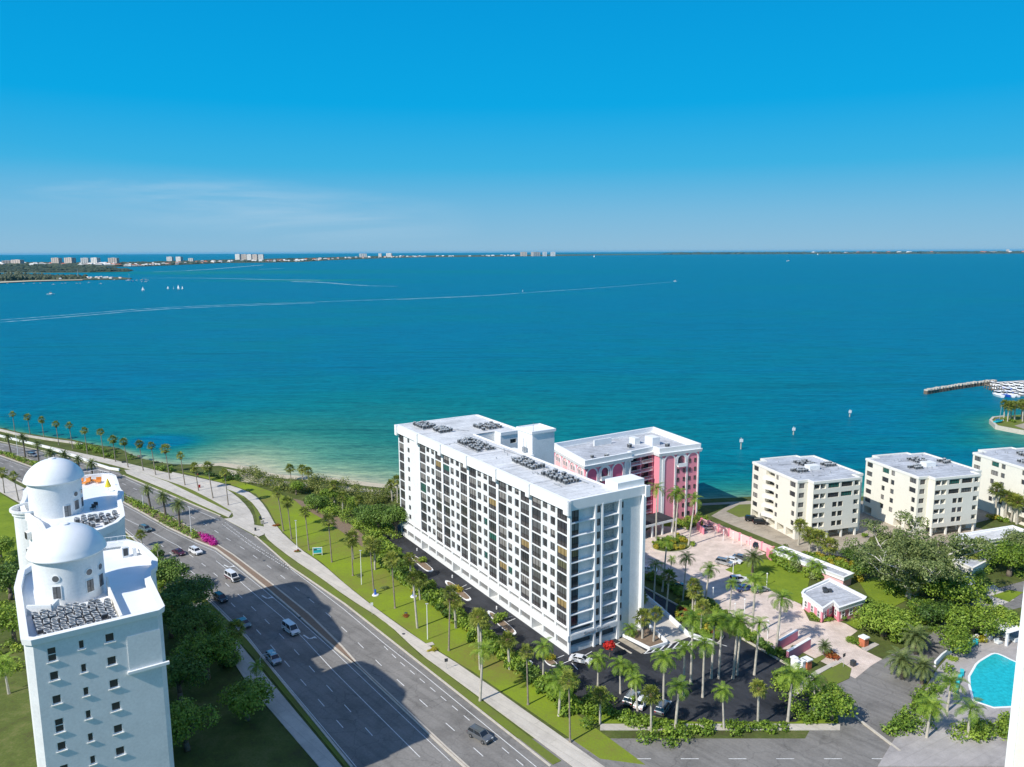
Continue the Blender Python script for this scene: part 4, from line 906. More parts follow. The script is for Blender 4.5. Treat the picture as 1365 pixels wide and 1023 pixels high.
for b in range(5):
    u0 = b*PITCHB
    for k in range(9):
        z = Z1+k*FL
        for (a, c, big) in ((.65, 4.25, 1), (4.95, 6.75, 0), (7.9, 9.7, 0), (10.35, 13.85, 1)):
            A0, A1 = U(u0+c), U(u0+a); zz0, zz1 = (z+.14, z+FL-.14) if big else (z+.9, z+FL-.14)
            dep = .22 if big else .3
            ops.append((A0, A1, zz0, zz1, dep)); add_glaz(P0, d, A0, A1, zz0, zz1, dep, big, cd(0, u0+a, z))
for k in range(9):
    z = Z1+k*FL
    A0, A1 = U(85.4), U(82.2); ops.append((A0, A1, z+.14, z+FL-.14, .22)); add_glaz(P0, d, A0, A1, z+.14, z+FL-.14, .22, 1, cd(0, 84, z))
    A0, A1 = U(79.6), U(78.2); ops.append((A0, A1, z+.9, z+FL-.5, .3)); add_glaz(P0, d, A0, A1, z+.9, z+FL-.5, .3, 0, cd(0, 79, z))
T3 = PITCHB/3
for i in range(18):          # garage slits and openings by thirds of a bay
    u0 = i*T3; A0, A1 = U(u0+T3-.35), U(u0+.35)
    ops.append((A0, A1, 4.6, Z1-.2, .5))
    door = i in (2, 6, 10, 14); ops.append((A0, A1, .06 if door else 1.15, 2.85, 5.0 if door else .5))
facade(wall, P0, (0, 0), 0, TOP-2.3, ops)
bk = MB().mat(M['garage_dark'])  # back sheets of the garage openings, inside shade put into their colour
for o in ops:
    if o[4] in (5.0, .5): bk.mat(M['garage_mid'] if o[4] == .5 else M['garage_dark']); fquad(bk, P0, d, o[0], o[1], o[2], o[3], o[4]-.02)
# end facade, facing the lower right
P0e = (0, 0); de = (1, 0); ope = []
for k in range(9):
    z = Z1+k*FL
    ope += [(.5, 2.5, z+.14, z+FL-.14, .2), (7.1, 8.15, z+1.0, z+FL-.3, .25), (2.62, 6.3, z+.12, z+FL-.12, .9), (8.75, 12.75, z+.12, z+FL-.12, 1.2)]
    add_glaz(P0e, de, .5, 2.5, z+.14, z+FL-.14, .2, 1, cd(1, 0, z)-5)
    add_glaz(P0e, de, 7.1, 8.15, z+1.0, z+FL-.3, .25, 0, cd(8, 0, z)-5)
for k in range(10):
    z = Z1+(k-1)*FL; ope.append((13.65, 14.45, z+.9, z+FL-.55, .25)); add_glaz(P0e, de, 13.65, 14.45, z+.9, z+FL-.55, .25, 0, cd(14, 0, z)-5)
ope += [(.5, 6.3, 4.55, Z1-.2, .8), (7.0, 12.75, 4.55, Z1-.2, .8), (.5, 6.3, 1.35, 3.0, .8), (7.0, 12.75, 1.35, 3.0, .8)]
facade(wall, P0e, (20, 0), 0, TOP-2.0, ope)
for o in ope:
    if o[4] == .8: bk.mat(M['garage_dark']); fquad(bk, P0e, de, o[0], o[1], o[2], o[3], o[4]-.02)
pn = MB()
for k in range(9):
    z = Z1+k*FL
    pn.mat(M['white']); fquad(pn, P0e, de, 2.62, 6.3, z+.12, z+FL-.12, .89)
    pn.mat(M['gravel_panel']); fquad(pn, P0e, de, 8.75, 12.75, z+.12, z+FL-.12, 1.19)
pn.build('end_panels', slab)
wall.mat(M['white'])
# proud fins and slab edges of the end facade
fin = MB().mat(M['white_trim'])
for a, w_ in ((6.42, .5), (8.25, .42), (12.85, .7)): fbox(fin, P0e, de, a, a+w_, .02, TOP-2.0, -.45, -.003)
fbox(fin, P0e, de, 19.25, 20.0, .02, TOP-2.0, -.9, -.003); fbox(fin, P0e, de, -.05, .42, .02, TOP-2.0, -.35, -.003)
for k in range(10):
    z = Z1+k*FL
    fbox(fin, P0e, de, .42, 6.42, z-.09, z+.09, -.38, -.003); fbox(fin, P0e, de, 8.67, 12.85, z-.09, z+.09, -.38, -.003)
fbox(fin, P0e, de, .42, 6.42, 3.05, 3.25, -.38, -.003); fbox(fin, P0e, de, 6.92, 12.85, 4.3, 4.5, -.38, -.003); fbox(fin, P0e, de, .42, 6.42, 4.3, 4.5, -.38, -.003)
fin.build('fins', slab)
# long facade: slim white lines and pilasters standing proud
pl = MB().mat(M['white_trim'])
for b in range(6):
    fbox(pl, (0, 86), (0, -1), U(b*PITCHB+.5) if b else U(.45), U(b*PITCHB-.5) if b else 86.0-.001, Z1, TOP-2.3, -.12, -.003)
for k in range(10):
    z = Z1+k*FL; fbox(pl, (0, 86), (0, -1), U(5*PITCHB-.5)+.0, 86-.5, z-.07, z+.07, -.10, -.004) if False else None
fbox(pl, (0, 86), (0, -1), 0, 86.4, 3.0, 4.3, -.35, -.003); fbox(pl, (0, 86), (0, -1), 0, 85.5, Z1-.18, Z1+.02, -.2, -.003)
pl.build('pilasters', slab)
# other walls
facade(wall, (20, 0), (20, 4.2), 0, TOP); facade(wall, (20, 4.2), (13.2, 4.2), 0, TOP); facade(wall, (13.2, 4.2), (13.2, 63.8), 0, TOP-.4)
facade(wall, (13.2, 63.8), (20, 63.8), 0, TOP-.4); facade(wall, (20, 63.8), (20, 60.5), 0, TOP); facade(wall, (20, 60.5), (26.8, 60.5), 0, TOP, [(22.6, 24.6, TOP-3.4, TOP-2.2, .3)] and [(3.2, 5.2, TOP-3.5, TOP-2.3, .3)])
facade(wall, (26.8, 60.5), (26.8, 86), 0, TOP); facade(wall, (26.8, 86), (0, 86), 0, TOP-2.3)
wb_ = MB(); win_mesh(wb_, (20, 60.5), (1, 0), 3.2, 5.2, TOP-3.5, TOP-2.3, .3, 2, g='dark'); wb_.build('window', slab)
wall.build('wall', slab); bk.build('garage_shade_back', slab)
pt.finish(slab)
# cornice and parapet
co_ = MB().mat(M['white_trim'])
co_.box(-.6, 0.35, -.45, 86.6, TOP-2.3, TOP); co_.box(.35, 20.6, -.4, .35, TOP-2.05, TOP)
for b in range(7): u = min(b*PITCHB, 85.6); co_.box(-1.05, -.602, u-.7 if b else -.95, u+.7, TOP-2.9, TOP+.1)
co_.box(-1.05, -.4, -1.15, -.752, TOP-2.9, TOP+.1); co_.box(19.7, 20.9, -1.1, -.752, TOP-2.4, TOP+.1)
co_.box(.352, 26.8, 86.0, 86.6, TOP-2.0, TOP-.002); co_.box(26.5, 27.1, 60.3, 85.998, TOP-.9, TOP+.05); co_.box(20.0, 26.498, 60.3, 60.7, TOP-.9, TOP+.05)
co_.box(12.9, 13.35, 4.25, 63.6, TOP-.7, TOP-.05); co_.box(13.0, 20.4, .36, 4.6, TOP-.3, TOP+1.4)
co_.build('cornice', slab)
rf = MB().mat(M['white_roof']); rf.prism([(.3, .3), (13.0, .3), (13.0, 63.7), (20, 63.7), (20, 60.6), (26.6, 60.6), (26.6, 86), (.3, 86)], None, TOP-.25)
for yy in (14.5, 29, 43, 57.5, 71.7): rf.mat(M['grey_roof']); rf.box(.6, 12.5, yy-.05, yy+.05, TOP-.249, TOP-.17)
rfo = rf.build('roof', slab)
cv = MB().mat(M['white']); cv.box(15.6, 22.4, 37.5, 44.4, 0, 38.4); cv.build('lift_tower', slab)
cv = MB().mat(M['white_trim']); cv.box(15.3, 22.7, 37.2, 44.7, 38.402, 38.75); cv.box(15.3, 15.6, 37.2, 44.7, 38.75, 39.1); cv.box(22.4, 22.7, 37.2, 44.7, 38.75, 39.1); cv.box(15.6, 22.4, 37.2, 37.5, 38.75, 39.1); cv.box(15.6, 22.4, 44.4, 44.7, 38.75, 39.1); cv.build('tower_coping', slab)
cv = MB().mat(M['metal_grey']); cv.tube((16.2, 38, 39), (16.2, 38, 41.2), .06, .04, 5); cv.tube((14.6, 40, TOP-.2), (14.6, 40, 37.2), .08, .08, 5); cv.box(14.2, 15.0, 39.4, 40.3, TOP-.25, TOP+1.0); cv.build('vent_pipes', slab)
cv = MB().mat(M['panel_grey']); cv.box(13.36, 15.58, 36.5, 46, 0, TOP-.6); cv.box(13.36, 15.3, 28, 36.45, TOP-2.2, TOP-1.2); cv.build('walkway', slab)
# lettering on the end wall band
def text_obj(s, name, size, mt, parent, loc, rot, ext=.03, font=None):
    cu = bpy.data.curves.new(name, 'FONT'); cu.body = s; cu.size = size; cu.extrude = ext; cu.shear = .25; cu.align_x = 'LEFT'
    o = bpy.data.objects.new('tmp_text', cu); COL.objects.link(o); dg = bpy.context.evaluated_depsgraph_get(); me = bpy.data.meshes.new_from_object(o.evaluated_get(dg)); bpy.data.objects.remove(o)
    me.materials.clear(); me.materials.append(mt); q = bpy.data.objects.new(name, me); COL.objects.link(q); q.parent = parent; q.location = loc; q.rotation_euler = rot; return q
text_obj('Sunset Towers', 'lettering', 1.15, M['metal_grey'], slab, (3.6, -.50, 3.45), (R(90), 0, 0))
MB().mat(M['white']).box(.43, 12.84, -.46, -.39, 3.26, 4.29).build('sign_band', slab)
zr = TOP-.25
for (y0, y1, x0, x1, nx, ny, w_) in ((77.5, 83.2, 4.2, 7.6, 4, 5, 'far left corner of the long white roof'), (70.2, 75.2, 6.0, 9.2, 4, 5, 'long white roof behind the second cornice bracket'), (66.5, 71.5, 18.0, 23.5, 4, 5, 'rear wing roof by the sea'),
                              (46.0, 58.0, 4.8, 8.8, 4, 9, 'middle of the long white roof'), (24.2, 32.6, 7.0, 9.8, 3, 7, 'long white roof beside the lift tower'), (10.5, 18.8, 6.4, 9.6, 3, 6, 'near end of the long white roof')):
    ac_cluster(org, RZ, x0, x1, y0, y1, nx, ny, zr, 'grey air conditioner in the cluster on the '+w_, 'air conditioners on the '+w_, .12)
pp = MB().mat(M['metal_grey'])
for (x0, y0, x1, y1) in ((9.9, 60, 11.5, 36), (10.2, 33, 10.2, 20), (6, 18, 6, 22), (8.5, 75, 14, 68), (3.9, 45, 3.9, 58), (10.9, 8, 10.9, 19), (4.5, 9, 4.5, 12)):
    pp.tube((x0, y0, zr+.15), (x1, y1, zr+.15), .09, .09, 5)
for i in range(22): pp.tube((rnd.uniform(1.5, 12), rnd.uniform(3, 84), zr), (0, 0, 0), 0, 0) if False else None
for i in range(26):
    x, y = rnd.uniform(1.5, 12), rnd.uniform(3, 84); pp.tube((x, y, zr), (x, y, zr+rnd.uniform(.3, .7)), .12, .12, 6)
pp.build('roof_pipes', slab)

# ================= pink building
c_, s_ = math.cos(R(121.8)), math.sin(R(121.8)); c2_, s2_ = math.cos(RZ), math.sin(RZ)
def UV(u, v): return (org[0]+u*c_+v*c2_, org[1]+u*s_+v*s2_)
HT = 24.3
pk = empty('pink_apartment_block', (*UV(52, 43.5), 0), 0, 'pink seven storey apartment block with white arches and a deep white parapet on the shore', 'apartment building')
ox, oy = UV(52, 43.5)
def LP(u, v): a = UV(u, v); return (a[0]-ox, a[1]-oy)
A_, B_, B2, C2_, D_, E_, F_, G_ = LP(52, 43.5), LP(52.4, 61.0), LP(53.6, 61.2), LP(54.2, 71.6), LP(51.2, 71.4), LP(49.2, 86.3), LP(75, 90.2), LP(74, 47.9)
pw = MB().mat(M['pink']); WT = HT-2.3
pkp = Parts()
def seg(P, Q): l = math.hypot(Q[0]-P[0], Q[1]-P[1]); return l, ((Q[0]-P[0])/l, (Q[1]-P[1])/l)
def arch_panel(mb, P0, d, a0, a1, z0, z1, mt, trim=True, dep=.0):
    """recess-coloured arched panel with a raised white surround"""
    r = (a1-a0)/2; cx = (a0+a1)/2; zs = z1-r; n = 14
    pts = [(a0, z0), (a1, z0)]+[(cx+r*math.cos(math.pi*i/n), zs+r*math.sin(math.pi*i/n)) for i in range(n+1)]
    mb.mat(mt); vs = [(*P2(P0, d, a, -.05), z) for a, z in pts]+[(*P2(P0, d, a, .0), z) for a, z in pts]; k = len(pts)
    mb.add(vs, [tuple(range(k))]+[(i, i+k, (i+1) % k+k, (i+1) % k) for i in range(k)])
    if trim:
        mb.mat(M['white_trim']); w_ = .42
        fbox(mb, P0, d, a0-w_, a0, z0, zs, -.25, -.002); fbox(mb, P0, d, a1, a1+w_, z0, zs, -.25, -.002)
        for i in range(n):
            t0, t1 = math.pi*i/n, math.pi*(i+1)/n; q = []
            for dp in (-.25, -.002):
                for rr, t in ((r, t0), (r+w_, t0), (r+w_, t1), (r, t1)): q.append((*P2(P0, d, cx+rr*math.cos(t), dp), zs+rr*math.sin(t)))
            mb.add(q, [(0, 1, 2, 3), (7, 6, 5, 4), (0, 3, 7, 4), (1, 5, 6, 2), (0, 4, 5, 1), (3, 2, 6, 7)])
# facade 1 : A->B
l, d1 = seg(A_, B_); facade(pw, A_, B_, 0, WT)
ar = MB()
arch_panel(ar, A_, d1, .6, 4.2, .5, WT-.5, M['pink_deep']); arch_panel(ar, A_, d1, 10.2, 14.2, .5, WT-.5, M['pink_deep']); arch_panel(ar, A_, d1, 15.2, 17.0, .5, WT-.3, M['panel_grey'])
ar.build('arch_panel', pk)
ar = MB(); arch_panel(ar, A_, d1, 5.2, 9.2, .5, WT-.5, M['pink_deep']); ar.build('arch_panel', pk)
ar = MB(); arch_panel(ar, A_, d1, 5.9, 8.5, WT-4.2, WT-.9, GL['blue'], True); ar.mat(M['white_trim']); fbox(ar, A_, d1, 5.4, 9.0, WT-4.6, WT-4.2, -1.0, -.165); fbox(ar, A_, d1, 5.4, 9.0, WT-4.2, WT-3.3, -1.0, -.9); ar.build('balcony', pk)
for k in range(7):
    z = .9+k*3.05
    for a in (5.5, 8.3):
        if k < 6: pkp.add('window', 200-k, lambda mb, A=(A_, d1, a, a+.8, z+.6, z+2.2, -.08): win_mesh(mb, *A, nv=0, g='dark'))
# recessed balcony bays B2->C2
facade(pw, B_, B2, 0, WT); l2, d2 = seg(B2, C2_); op2 = []
for k in range(8):
    z = .4+k*2.72
    if z+2.5 > WT: break
    op2 += [(.4, 4.9, z+.25, z+2.5, 1.8), (5.3, 9.9, z+.25, z+2.5, 1.8)]
facade(pw, B2, C2_, 0, WT, op2); bal = MB().mat(M['white_trim'])
for o in op2:
    pkp.add('balcony_door', o[0]-o[2], lambda mb, o=o: win_mesh(mb, B2, d2, o[0], o[1], o[2], o[3], 1.78, nv=2, g='dark'))
    def fnb(mb, o=o):
        mb.mat(M['white_trim']); fbox(mb, B2, d2, o[0], o[1], o[2]-.2, o[2], -.5, -.002)
        fbox(mb, B2, d2, o[0], o[1], o[2]+.95, o[2]+1.03, -.5, -.42)
        for i in range(9): a = o[0]+.02+(o[1]-o[0]-.1)*i/8; fbox(mb, B2, d2, a, a+.06, o[2], o[2]+.95, -.49, -.43)
    pkp.add('balcony', o[0]-o[2], fnb)
facade(pw, C2_, D_, 0, WT); l3, d3 = seg(D_, E_); op3 = []
facade(pw, D_, E_, 0, WT)
ar = MB().mat(M['panel_grey']); fbox(ar, D_, d3, .1, 1.0, 0, WT-.2, -.05, -.002); ar.mat(M['white_trim']); fbox(ar, D_, d3, 1.05, 1.4, 0, WT-1, -.25, -.002); ar.build('corner_strip', pk)
ww = (l3-2.0)/3
for i in range(3):
    a0 = 1.9+i*ww; ar = MB(); arch_panel(ar, D_, d3, a0, a0+ww-.6, .4, WT-.4, M['pink']); ar.build('arch_panel', pk)
a0 = 1.9+ww+.5; ar = MB(); arch_panel(ar, D_, d3, a0, a0+ww-1.6, WT-4.0, WT-.8, GL['blue']); ar.mat(M['white_trim']); fbox(ar, D_, d3, a0-.2, a0+ww-1.4, WT-4.3, WT-3.9, -.9, -.165); fbox(ar, D_, d3, a0-.2, a0+ww-1.4, WT-3.9, WT-3.1, -.9, -.8); ar.build('balcony', pk)
for k in range(7):
    z = .7+k*2.85
    for a in (1.9+ww+.4, 1.9+2*ww-1.7, 1.9+2*ww+.4, 1.9+3*ww-1.9):
        if k == 6 and a < 1.9+2*ww-.5: continue
        pkp.add('window', 100-k, lambda mb, A=(D_, d3, a, a+.75, z+.7, z+2.0, -.08): win_mesh(mb, *A, nv=0, rail=.5, g='dark', g2='grey'))
facade(pw, E_, F_, 0, WT); facade(pw, F_, G_, 0, WT); l5, d5 = seg(G_, A_); facade(pw, G_, A_, 0, WT)
for i in range(4):
    a0 = 1.2+i*5.4; ar = MB(); arch_panel(ar, G_, d5, a0, a0+4.0, .5, WT-.4, M['pink_light']); ar.mat(M['white_trim']); ar.build('arch_panel', pk)
    for k in range(7):
        for q in (.6, 2.3): pkp.add('window', 300-k, lambda mb, A=(G_, d5, a0+q, a0+q+1.1, 1.2+k*3.0, 2.7+k*3.0, -.08): win_mesh(mb, *A, nv=1, g='grey', fr=M['white_trim']))
pw.build('wall', pk); pkp.finish(pk)
outl = [A_, B_, B2, C2_, D_, E_, F_, G_]
def grow(poly, dd):
    n = len(poly); out = []
    ar_ = sum(poly[i][0]*poly[(i+1) % n][1]-poly[(i+1) % n][0]*poly[i][1] for i in range(n)); sg = 1 if ar_ > 0 else -1
    for i in range(n):
        p0, p1, p2 = Vector(poly[i-1]), Vector(poly[i]), Vector(poly[(i+1) % n]); a = (p1-p0).normalized(); b = (p2-p1).normalized()
        n1, n2 = Vector((a.y, -a.x))*sg, Vector((b.y, -b.x))*sg; m = (n1+n2); m = m/max(.35, (1+n1.dot(n2))); q = p1+m*dd; out.append((q.x, q.y))
    return out
def parapet(name, poly, z0, z1, out, inn, mt, parent, flare=0.0):
    o1, o2, i1 = grow(poly, out), grow(poly, out+flare), grow(poly, -inn); n = len(poly); mb = MB().mat(mt)
    a = sum(poly[i][0]*poly[(i+1) % n][1]-poly[(i+1) % n][0]*poly[i][1] for i in range(n)); 
    vs = [(*p, z0) for p in o1]+[(*p, z1) for p in o2]+[(*p, z1) for p in i1]+[(*p, z0) for p in i1]; fs = []
    for i in range(n):
        j = (i+1) % n
        for k in range(4):
            q = (k*n+i, k*n+j, ((k+1) % 4)*n+j, ((k+1) % 4)*n+i); fs.append(q if a > 0 else q[::-1])
    return mb.add(vs, fs).build(name, parent)
parapet('cornice', outl, WT-.25, WT+.75, .45, .5, M['white_trim'], pk, .25)
parapet('parapet', outl, WT+.752, HT, .25, .35, M['white_trim'], pk, .05)
MB().mat(M['grey_roof']).prism(outl, None, WT+.5).build('roof', pk)
q = MB().mat(M['white']); c = LP(62, 78); q.cbox((c[0], c[1], WT+.5), 3.0, 4.0, 2.6, R(28)); c = LP(66, 74); q.mat(M['panel_grey']).cbox((c[0], c[1], WT+.5), 2.0, 3.0, 2.0, R(28)); q.build('roof_stair_house', pk)
q = MB().mat(M['white']); c = LP(70, 64); q.cbox((c[0], c[1], WT+.5), .5, 7, 2.0, R(122)); q.build('roof_divider', pk)
for i, (u, v) in enumerate(((56.5, 55), (58.5, 51), (62, 68.5), (56, 79))):
    p = UV(u, v); ac_at(p[0], p[1], WT+.5, .5, 'dark roof fan unit on the pink building, %s from the left' % ORD[[1, 0, 2, 3][i]], 'fan units on the pink building roof', 1.3 if i != 1 else .9)
# entrance canopy on the court side
q = empty('entrance_canopy', (*UV(46, 64), 0), R(31.8), 'grey flat roofed entrance canopy at the foot of the pink block behind the white slab', 'canopy')
MB().mat(M['asphalt_dark']).box(-7, 7, -3, 4.5, 3.8, 4.2).build('roof', q); MB().mat(M['white_trim']).box(-7.1, 7.1, -3.15, -3.002, 3.6, 4.3).build('fascia', q)
for x in (-6, -2, 2, 6): MB().mat(M['white_trim']).box(x-.25, x+.25, -2.9, -2.4, 0, 3.79).build('column', q)

# ================= cream blocks
def cream_block(origin, rz, label, var, acg):
    t = empty('cream_apartment_block', (*origin, 0), rz, label, 'apartment building'); H_ = 18.0; w_ = MB().mat(M['cream']); p = Parts(); F3 = 2.9; Z0 = 3.0
    def W(P0, d, o, nv=1, g=None, dep=.3, rail=None):
        r = random.Random(int(o[0]*1010+o[2]*313)+len(label)*97); gg = g or r.choice(('grey', 'dark', 'dark', 'curtain', 'green' if nv > 1 else 'grey'))
        p.add('window', o[0], lambda mb: win_mesh(mb, P0, d, o[0], o[1], o[2], o[3], dep, nv=nv, g=gg, rail=rail, t=.08))
    lgn = [0]
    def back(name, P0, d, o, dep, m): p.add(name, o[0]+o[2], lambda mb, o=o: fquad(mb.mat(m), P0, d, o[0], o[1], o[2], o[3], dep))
    # left face (0,22.5)->(0,0)
    P0, d = (0, 22.5), (0, -1); ops = []
    for k in range(5):
        z = Z0+k*F3
        o = (.7, 3.2, z+.9, z+2.45, .3); ops.append(o); W(P0, d, o)
        if var == 'a':
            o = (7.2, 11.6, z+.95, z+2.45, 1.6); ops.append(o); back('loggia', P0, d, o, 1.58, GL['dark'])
            o = (12.3, 13.5, z+1.0, z+2.4, .3); ops.append(o); W(P0, d, o, 0)
        else:
            wd = 2.6 if k > 2 else 1.2
            o = (7.6, 7.8+wd, z+.9, z+2.45, .3); ops.append(o); W(P0, d, o, 2 if k > 2 else 1)
            o = (11.4, 12.9, z+.9, z+2.45, .3); ops.append(o); W(P0, d, o, 0)
        wd = 2.5 if k > 2 else 1.3
        o = (21.5-wd, 21.6, z+.9, z+2.45, .3); ops.append(o); W(P0, d, o, 2 if k > 2 else 1)
    for i in range(5):
        o = (.6+i*4.4, 3.9+i*4.4, .05, 2.5, 4.0)
        if var != 'a' and i in (1, 2): continue
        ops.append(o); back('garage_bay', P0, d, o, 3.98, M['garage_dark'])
    w_.mat(M['cream']); facade(w_, P0, (0, 0), 0, H_-.5, ops)
    # short front return (0,0)->(3.6,0)
    P0, d = (0, 0), (1, 0); ops = []
    for k in range(5): z = Z0+k*F3; o = (.6, 2.5, z+.9, z+2.45, .3); ops.append(o); W(P0, d, o, 0)
    facade(w_, P0, (3.6, 0), 0, H_-.5, ops)
    facade(w_, (3.6, 0), (3.6, -2.5), Z0-.3, H_-.2, [(.2, 2.5-.001, Z0+k*F3+.95, Z0+k*F3+2.45, 1.3) for k in range(5)] and [])
    # projecting front (3.6,-2.5)->(20,-2.5)
    P0, d = (3.6, -2.5), (1, 0); ops = []
    for k in range(5):
        z = Z0+k*F3
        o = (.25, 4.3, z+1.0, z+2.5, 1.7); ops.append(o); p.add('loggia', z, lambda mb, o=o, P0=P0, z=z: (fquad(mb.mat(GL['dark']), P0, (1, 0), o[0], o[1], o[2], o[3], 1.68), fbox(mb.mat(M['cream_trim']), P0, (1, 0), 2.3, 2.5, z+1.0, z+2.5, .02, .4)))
        if k > 2:
            for a in (5.1, 9.7): o = (a, a+3.9, z+1.0, z+2.45, .25); ops.append(o); W(P0, d, o, 3, random.Random(k*3+a+len(label)).choice(('green', 'dark', 'grey')))
        else:
            for a in (7.0, 9.0): o = (a-.1, a+1.55, z+.9, z+2.45, .3); ops.append(o); W(P0, d, o, 0, 'dark', rail=.5)
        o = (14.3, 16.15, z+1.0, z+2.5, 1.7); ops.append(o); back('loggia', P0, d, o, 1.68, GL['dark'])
    w_.mat(M['cream']); facade(w_, P0, (20, -2.5), Z0-.3, H_-.2, ops)
    # right return and recessed end bay
    facade(w_, (20, -2.5), (20, .6), Z0-.3, H_-.2, [(.2, 2.2, Z0+k*F3+1.0, Z0+k*F3+2.5, .6) for k in range(5)])
    P0, d = (20, .6), (1, 0); ops = []
    for k in range(5): z = Z0+k*F3; o = (.8, 2.6, z+.9, z+2.45, .3); ops.append(o); W(P0, d, o, 0)
    facade(w_, P0, (23.3, .6), 0, H_-.5, ops)
    P0, d = (23.3, .6), (0, 1); ops = []
    for k in range(5):
        z = Z0+k*F3
        for a in (2, 8, 16): o = (a, a+2, z+1.0, z+2.4, .3); ops.append(o); W(P0, d, o)
    facade(w_, P0, (23.3, 23.1), 0, H_-.5, ops); facade(w_, (23.3, 23.1), (4.6, 25), 0, H_-.5); facade(w_, (4.6, 25), (0, 22.5), 0, H_-.5)
    # undercroft: soffit, back wall, columns
    w_.mat(M['cream']); w_.add([(3.6, -2.5, Z0-.3), (20, -2.5, Z0-.3), (20, .6, Z0-.3), (3.6, .6, Z0-.3)], [(3, 2, 1, 0)])
    facade(w_, (3.6, 0), (20, .6), 0, Z0-.31, [(.5+i*4, 3.8+i*4, .05, 2.5, 3.0) for i in range(4)])
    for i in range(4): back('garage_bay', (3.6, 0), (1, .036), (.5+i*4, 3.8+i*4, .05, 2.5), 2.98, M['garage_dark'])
    w_.build('wall', t); p.finish(t)
    for x in (4.1, 9.4, 14.6, 19.5): MB().mat(M['cream_trim']).box(x-.25, x+.25, -2.2, -1.7, 0, Z0-.31).build('column', t)
    if var == 'a':
        bb = MB().mat(M['cream_trim'])
        for k in range(5):
            z = Z0+k*F3
            for (zz0, zz1) in ((z-.1, z+.95),): bb.prism([(-.002, 15.4), (-1.6, 14.6), (-.002, 10.8)], zz0, zz1, True)
        bb.build('corner_balconies', t)
    ol = [(0, 0), (3.6, 0), (3.6, -2.5), (20, -2.5), (20, .6), (23.3, .6), (23.3, 23.1), (18.2, 23.3), (18, 25), (4.6, 25), (4.6, 22.5), (0, 22.5)]
    parapet('parapet', ol, H_-.7, H_, .15, .35, M['cream_trim'], t); MB().mat(M['grey_roof']).prism(ol, None, H_-.3).build('roof', t)
    q = MB().mat(M['white']); q.box(11, 14.6, 9, 11.6, H_-.3, H_+1.0); q.build('roof_hatch', t)
    q = MB().mat(M['cream']); q.box(18, 23.2, 23.4, 29, 0, 6.5); q.build('rear_wing', t)
    zr = H_-.3; q = MB().mat(M['metal_grey']); rr = random.Random(len(label))
    for i in range(16): x, y = rr.uniform(2, 21), rr.uniform(2, 21); h = rr.uniform(.3, .9); q.tube((x, y, zr), (x, y, zr+h), .14, .12, 7)
    for i in range(4): x, y = rr.uniform(3, 19), rr.uniform(3, 19); q.tube((x, y, zr+.12), (x+rr.uniform(-5, 5), y, zr+.12), .07, .07, 5)
    q.build('roof_vents', t)
    ac_cluster(origin, rz, 5, 9, 8.0, 9.6, 5, 2, zr, 'air conditioner in the left cluster on the '+acg, 'left cluster of air conditioners on the '+acg, .15, .95)
    ac_cluster(origin, rz, 12, 16, 14, 17.5, 5, 3, zr, 'air conditioner in the rear cluster on the '+acg, 'rear cluster of air conditioners on the '+acg, .2, .95)
    ac_cluster(origin, rz, 18.5, 21.5, 11, 13, 4, 2, zr, 'air conditioner in the right cluster on the '+acg, 'right cluster of air conditioners on the '+acg, .1, .95)
    return t
oA = G(1063.5, 641, 18); oB = G(1225, 636, 18); sh = (oB[0]-oA[0], oB[1]-oA[1])
cream_block(oA, R(17), 'cream six storey block beside the pink boundary wall, leftmost of the three', 'a', 'leftmost cream block')
cream_block(oB, R(15.5), 'cream six storey block in the middle of the three, behind the spreading grey tree', 'b', 'middle cream block')
cream_block((oA[0]+2*sh[0]+1.0, oA[1]+2*sh[1]+3.5), R(14), 'cream six storey block at the right edge of the picture behind three palms', 'b', 'rightmost cream block')

# ================= white domed building
LZ = R(34.4); L0 = G(33, 855, 37); LS = .8704; ZS = 12.5
dm = empty('domed_apartment_building', (*L0, 0), LZ, 'white stuccoed apartment tower with two big domes and flowing curved terraces at the lower left', 'apartment building')
dm.scale = (LS, LS, LS)
RF, PT = 28.7+ZS, 30.1+ZS
nearb = [(.9, 0), (17.4, 0), (18.2, .8), (18.6, 14), (19.2, 17), (20.6, 18.8), (21.2, 22), (20.8, 27), (20.2, 32), (18.6, 35.5), (14, 36.4), (9, 35.6), (4, 34), (1.2, 30), (.2, 22), (0, .9)]
backb = [(14, 44.2), (20.2, 49.4), (21.2, 58), (21.8, 66), (23.2, 69), (22.8, 73), (23.4, 80), (23.9, 88), (21, 90.6), (8, 90.6), (5, 86), (4.5, 78), (3.6, 73.5), (3.6, 68), (4.5, 62.5), (5.8, 58), (6.2, 50), (8, 44.2)]
def arc_pts(poly, it=1):
    return smooth_poly(poly, it)
nb, bb_ = nearb, arc_pts(backb, 1)
w_ = MB().mat(M['white']); dp = Parts()
# front wall with windows
ops = []
rows = [26.7+ZS-3.72*k for k in range(10)]
for k, z in enumerate(rows):
    for (a0, a1, h0, h1) in ((2.5-.9, 3.7-.9, -.8, 1.4), (6.5-.9, 7.3-.9, 0, 1.4), (10.0-.9, 11.3-.9, 0, 1.4)):
        if k > 5 and False: continue
        o = (a0, a1, z+h0 if k % 3 == 0 else z, z+h1, .25); ops.append(o)
        dp.add('window', k, lambda mb, o=o: win_mesh(mb, (.9, 0), (1, 0), *o[:4], .25, nv=0 if (o[1]-o[0]) < 1 else 0, rail=.5 if o[3]-o[2] > 2 else None, g='dark', fr=M['white_trim'], t=.11))
        dp.add('window_sill', k, lambda mb, o=o: fbox(mb.mat(M['cream_trim']), (.9, 0), (1, 0), o[0]-.15, o[1]+.15, o[2]-.16, o[2]-.001, -.14, -.002))
n = len(nb)
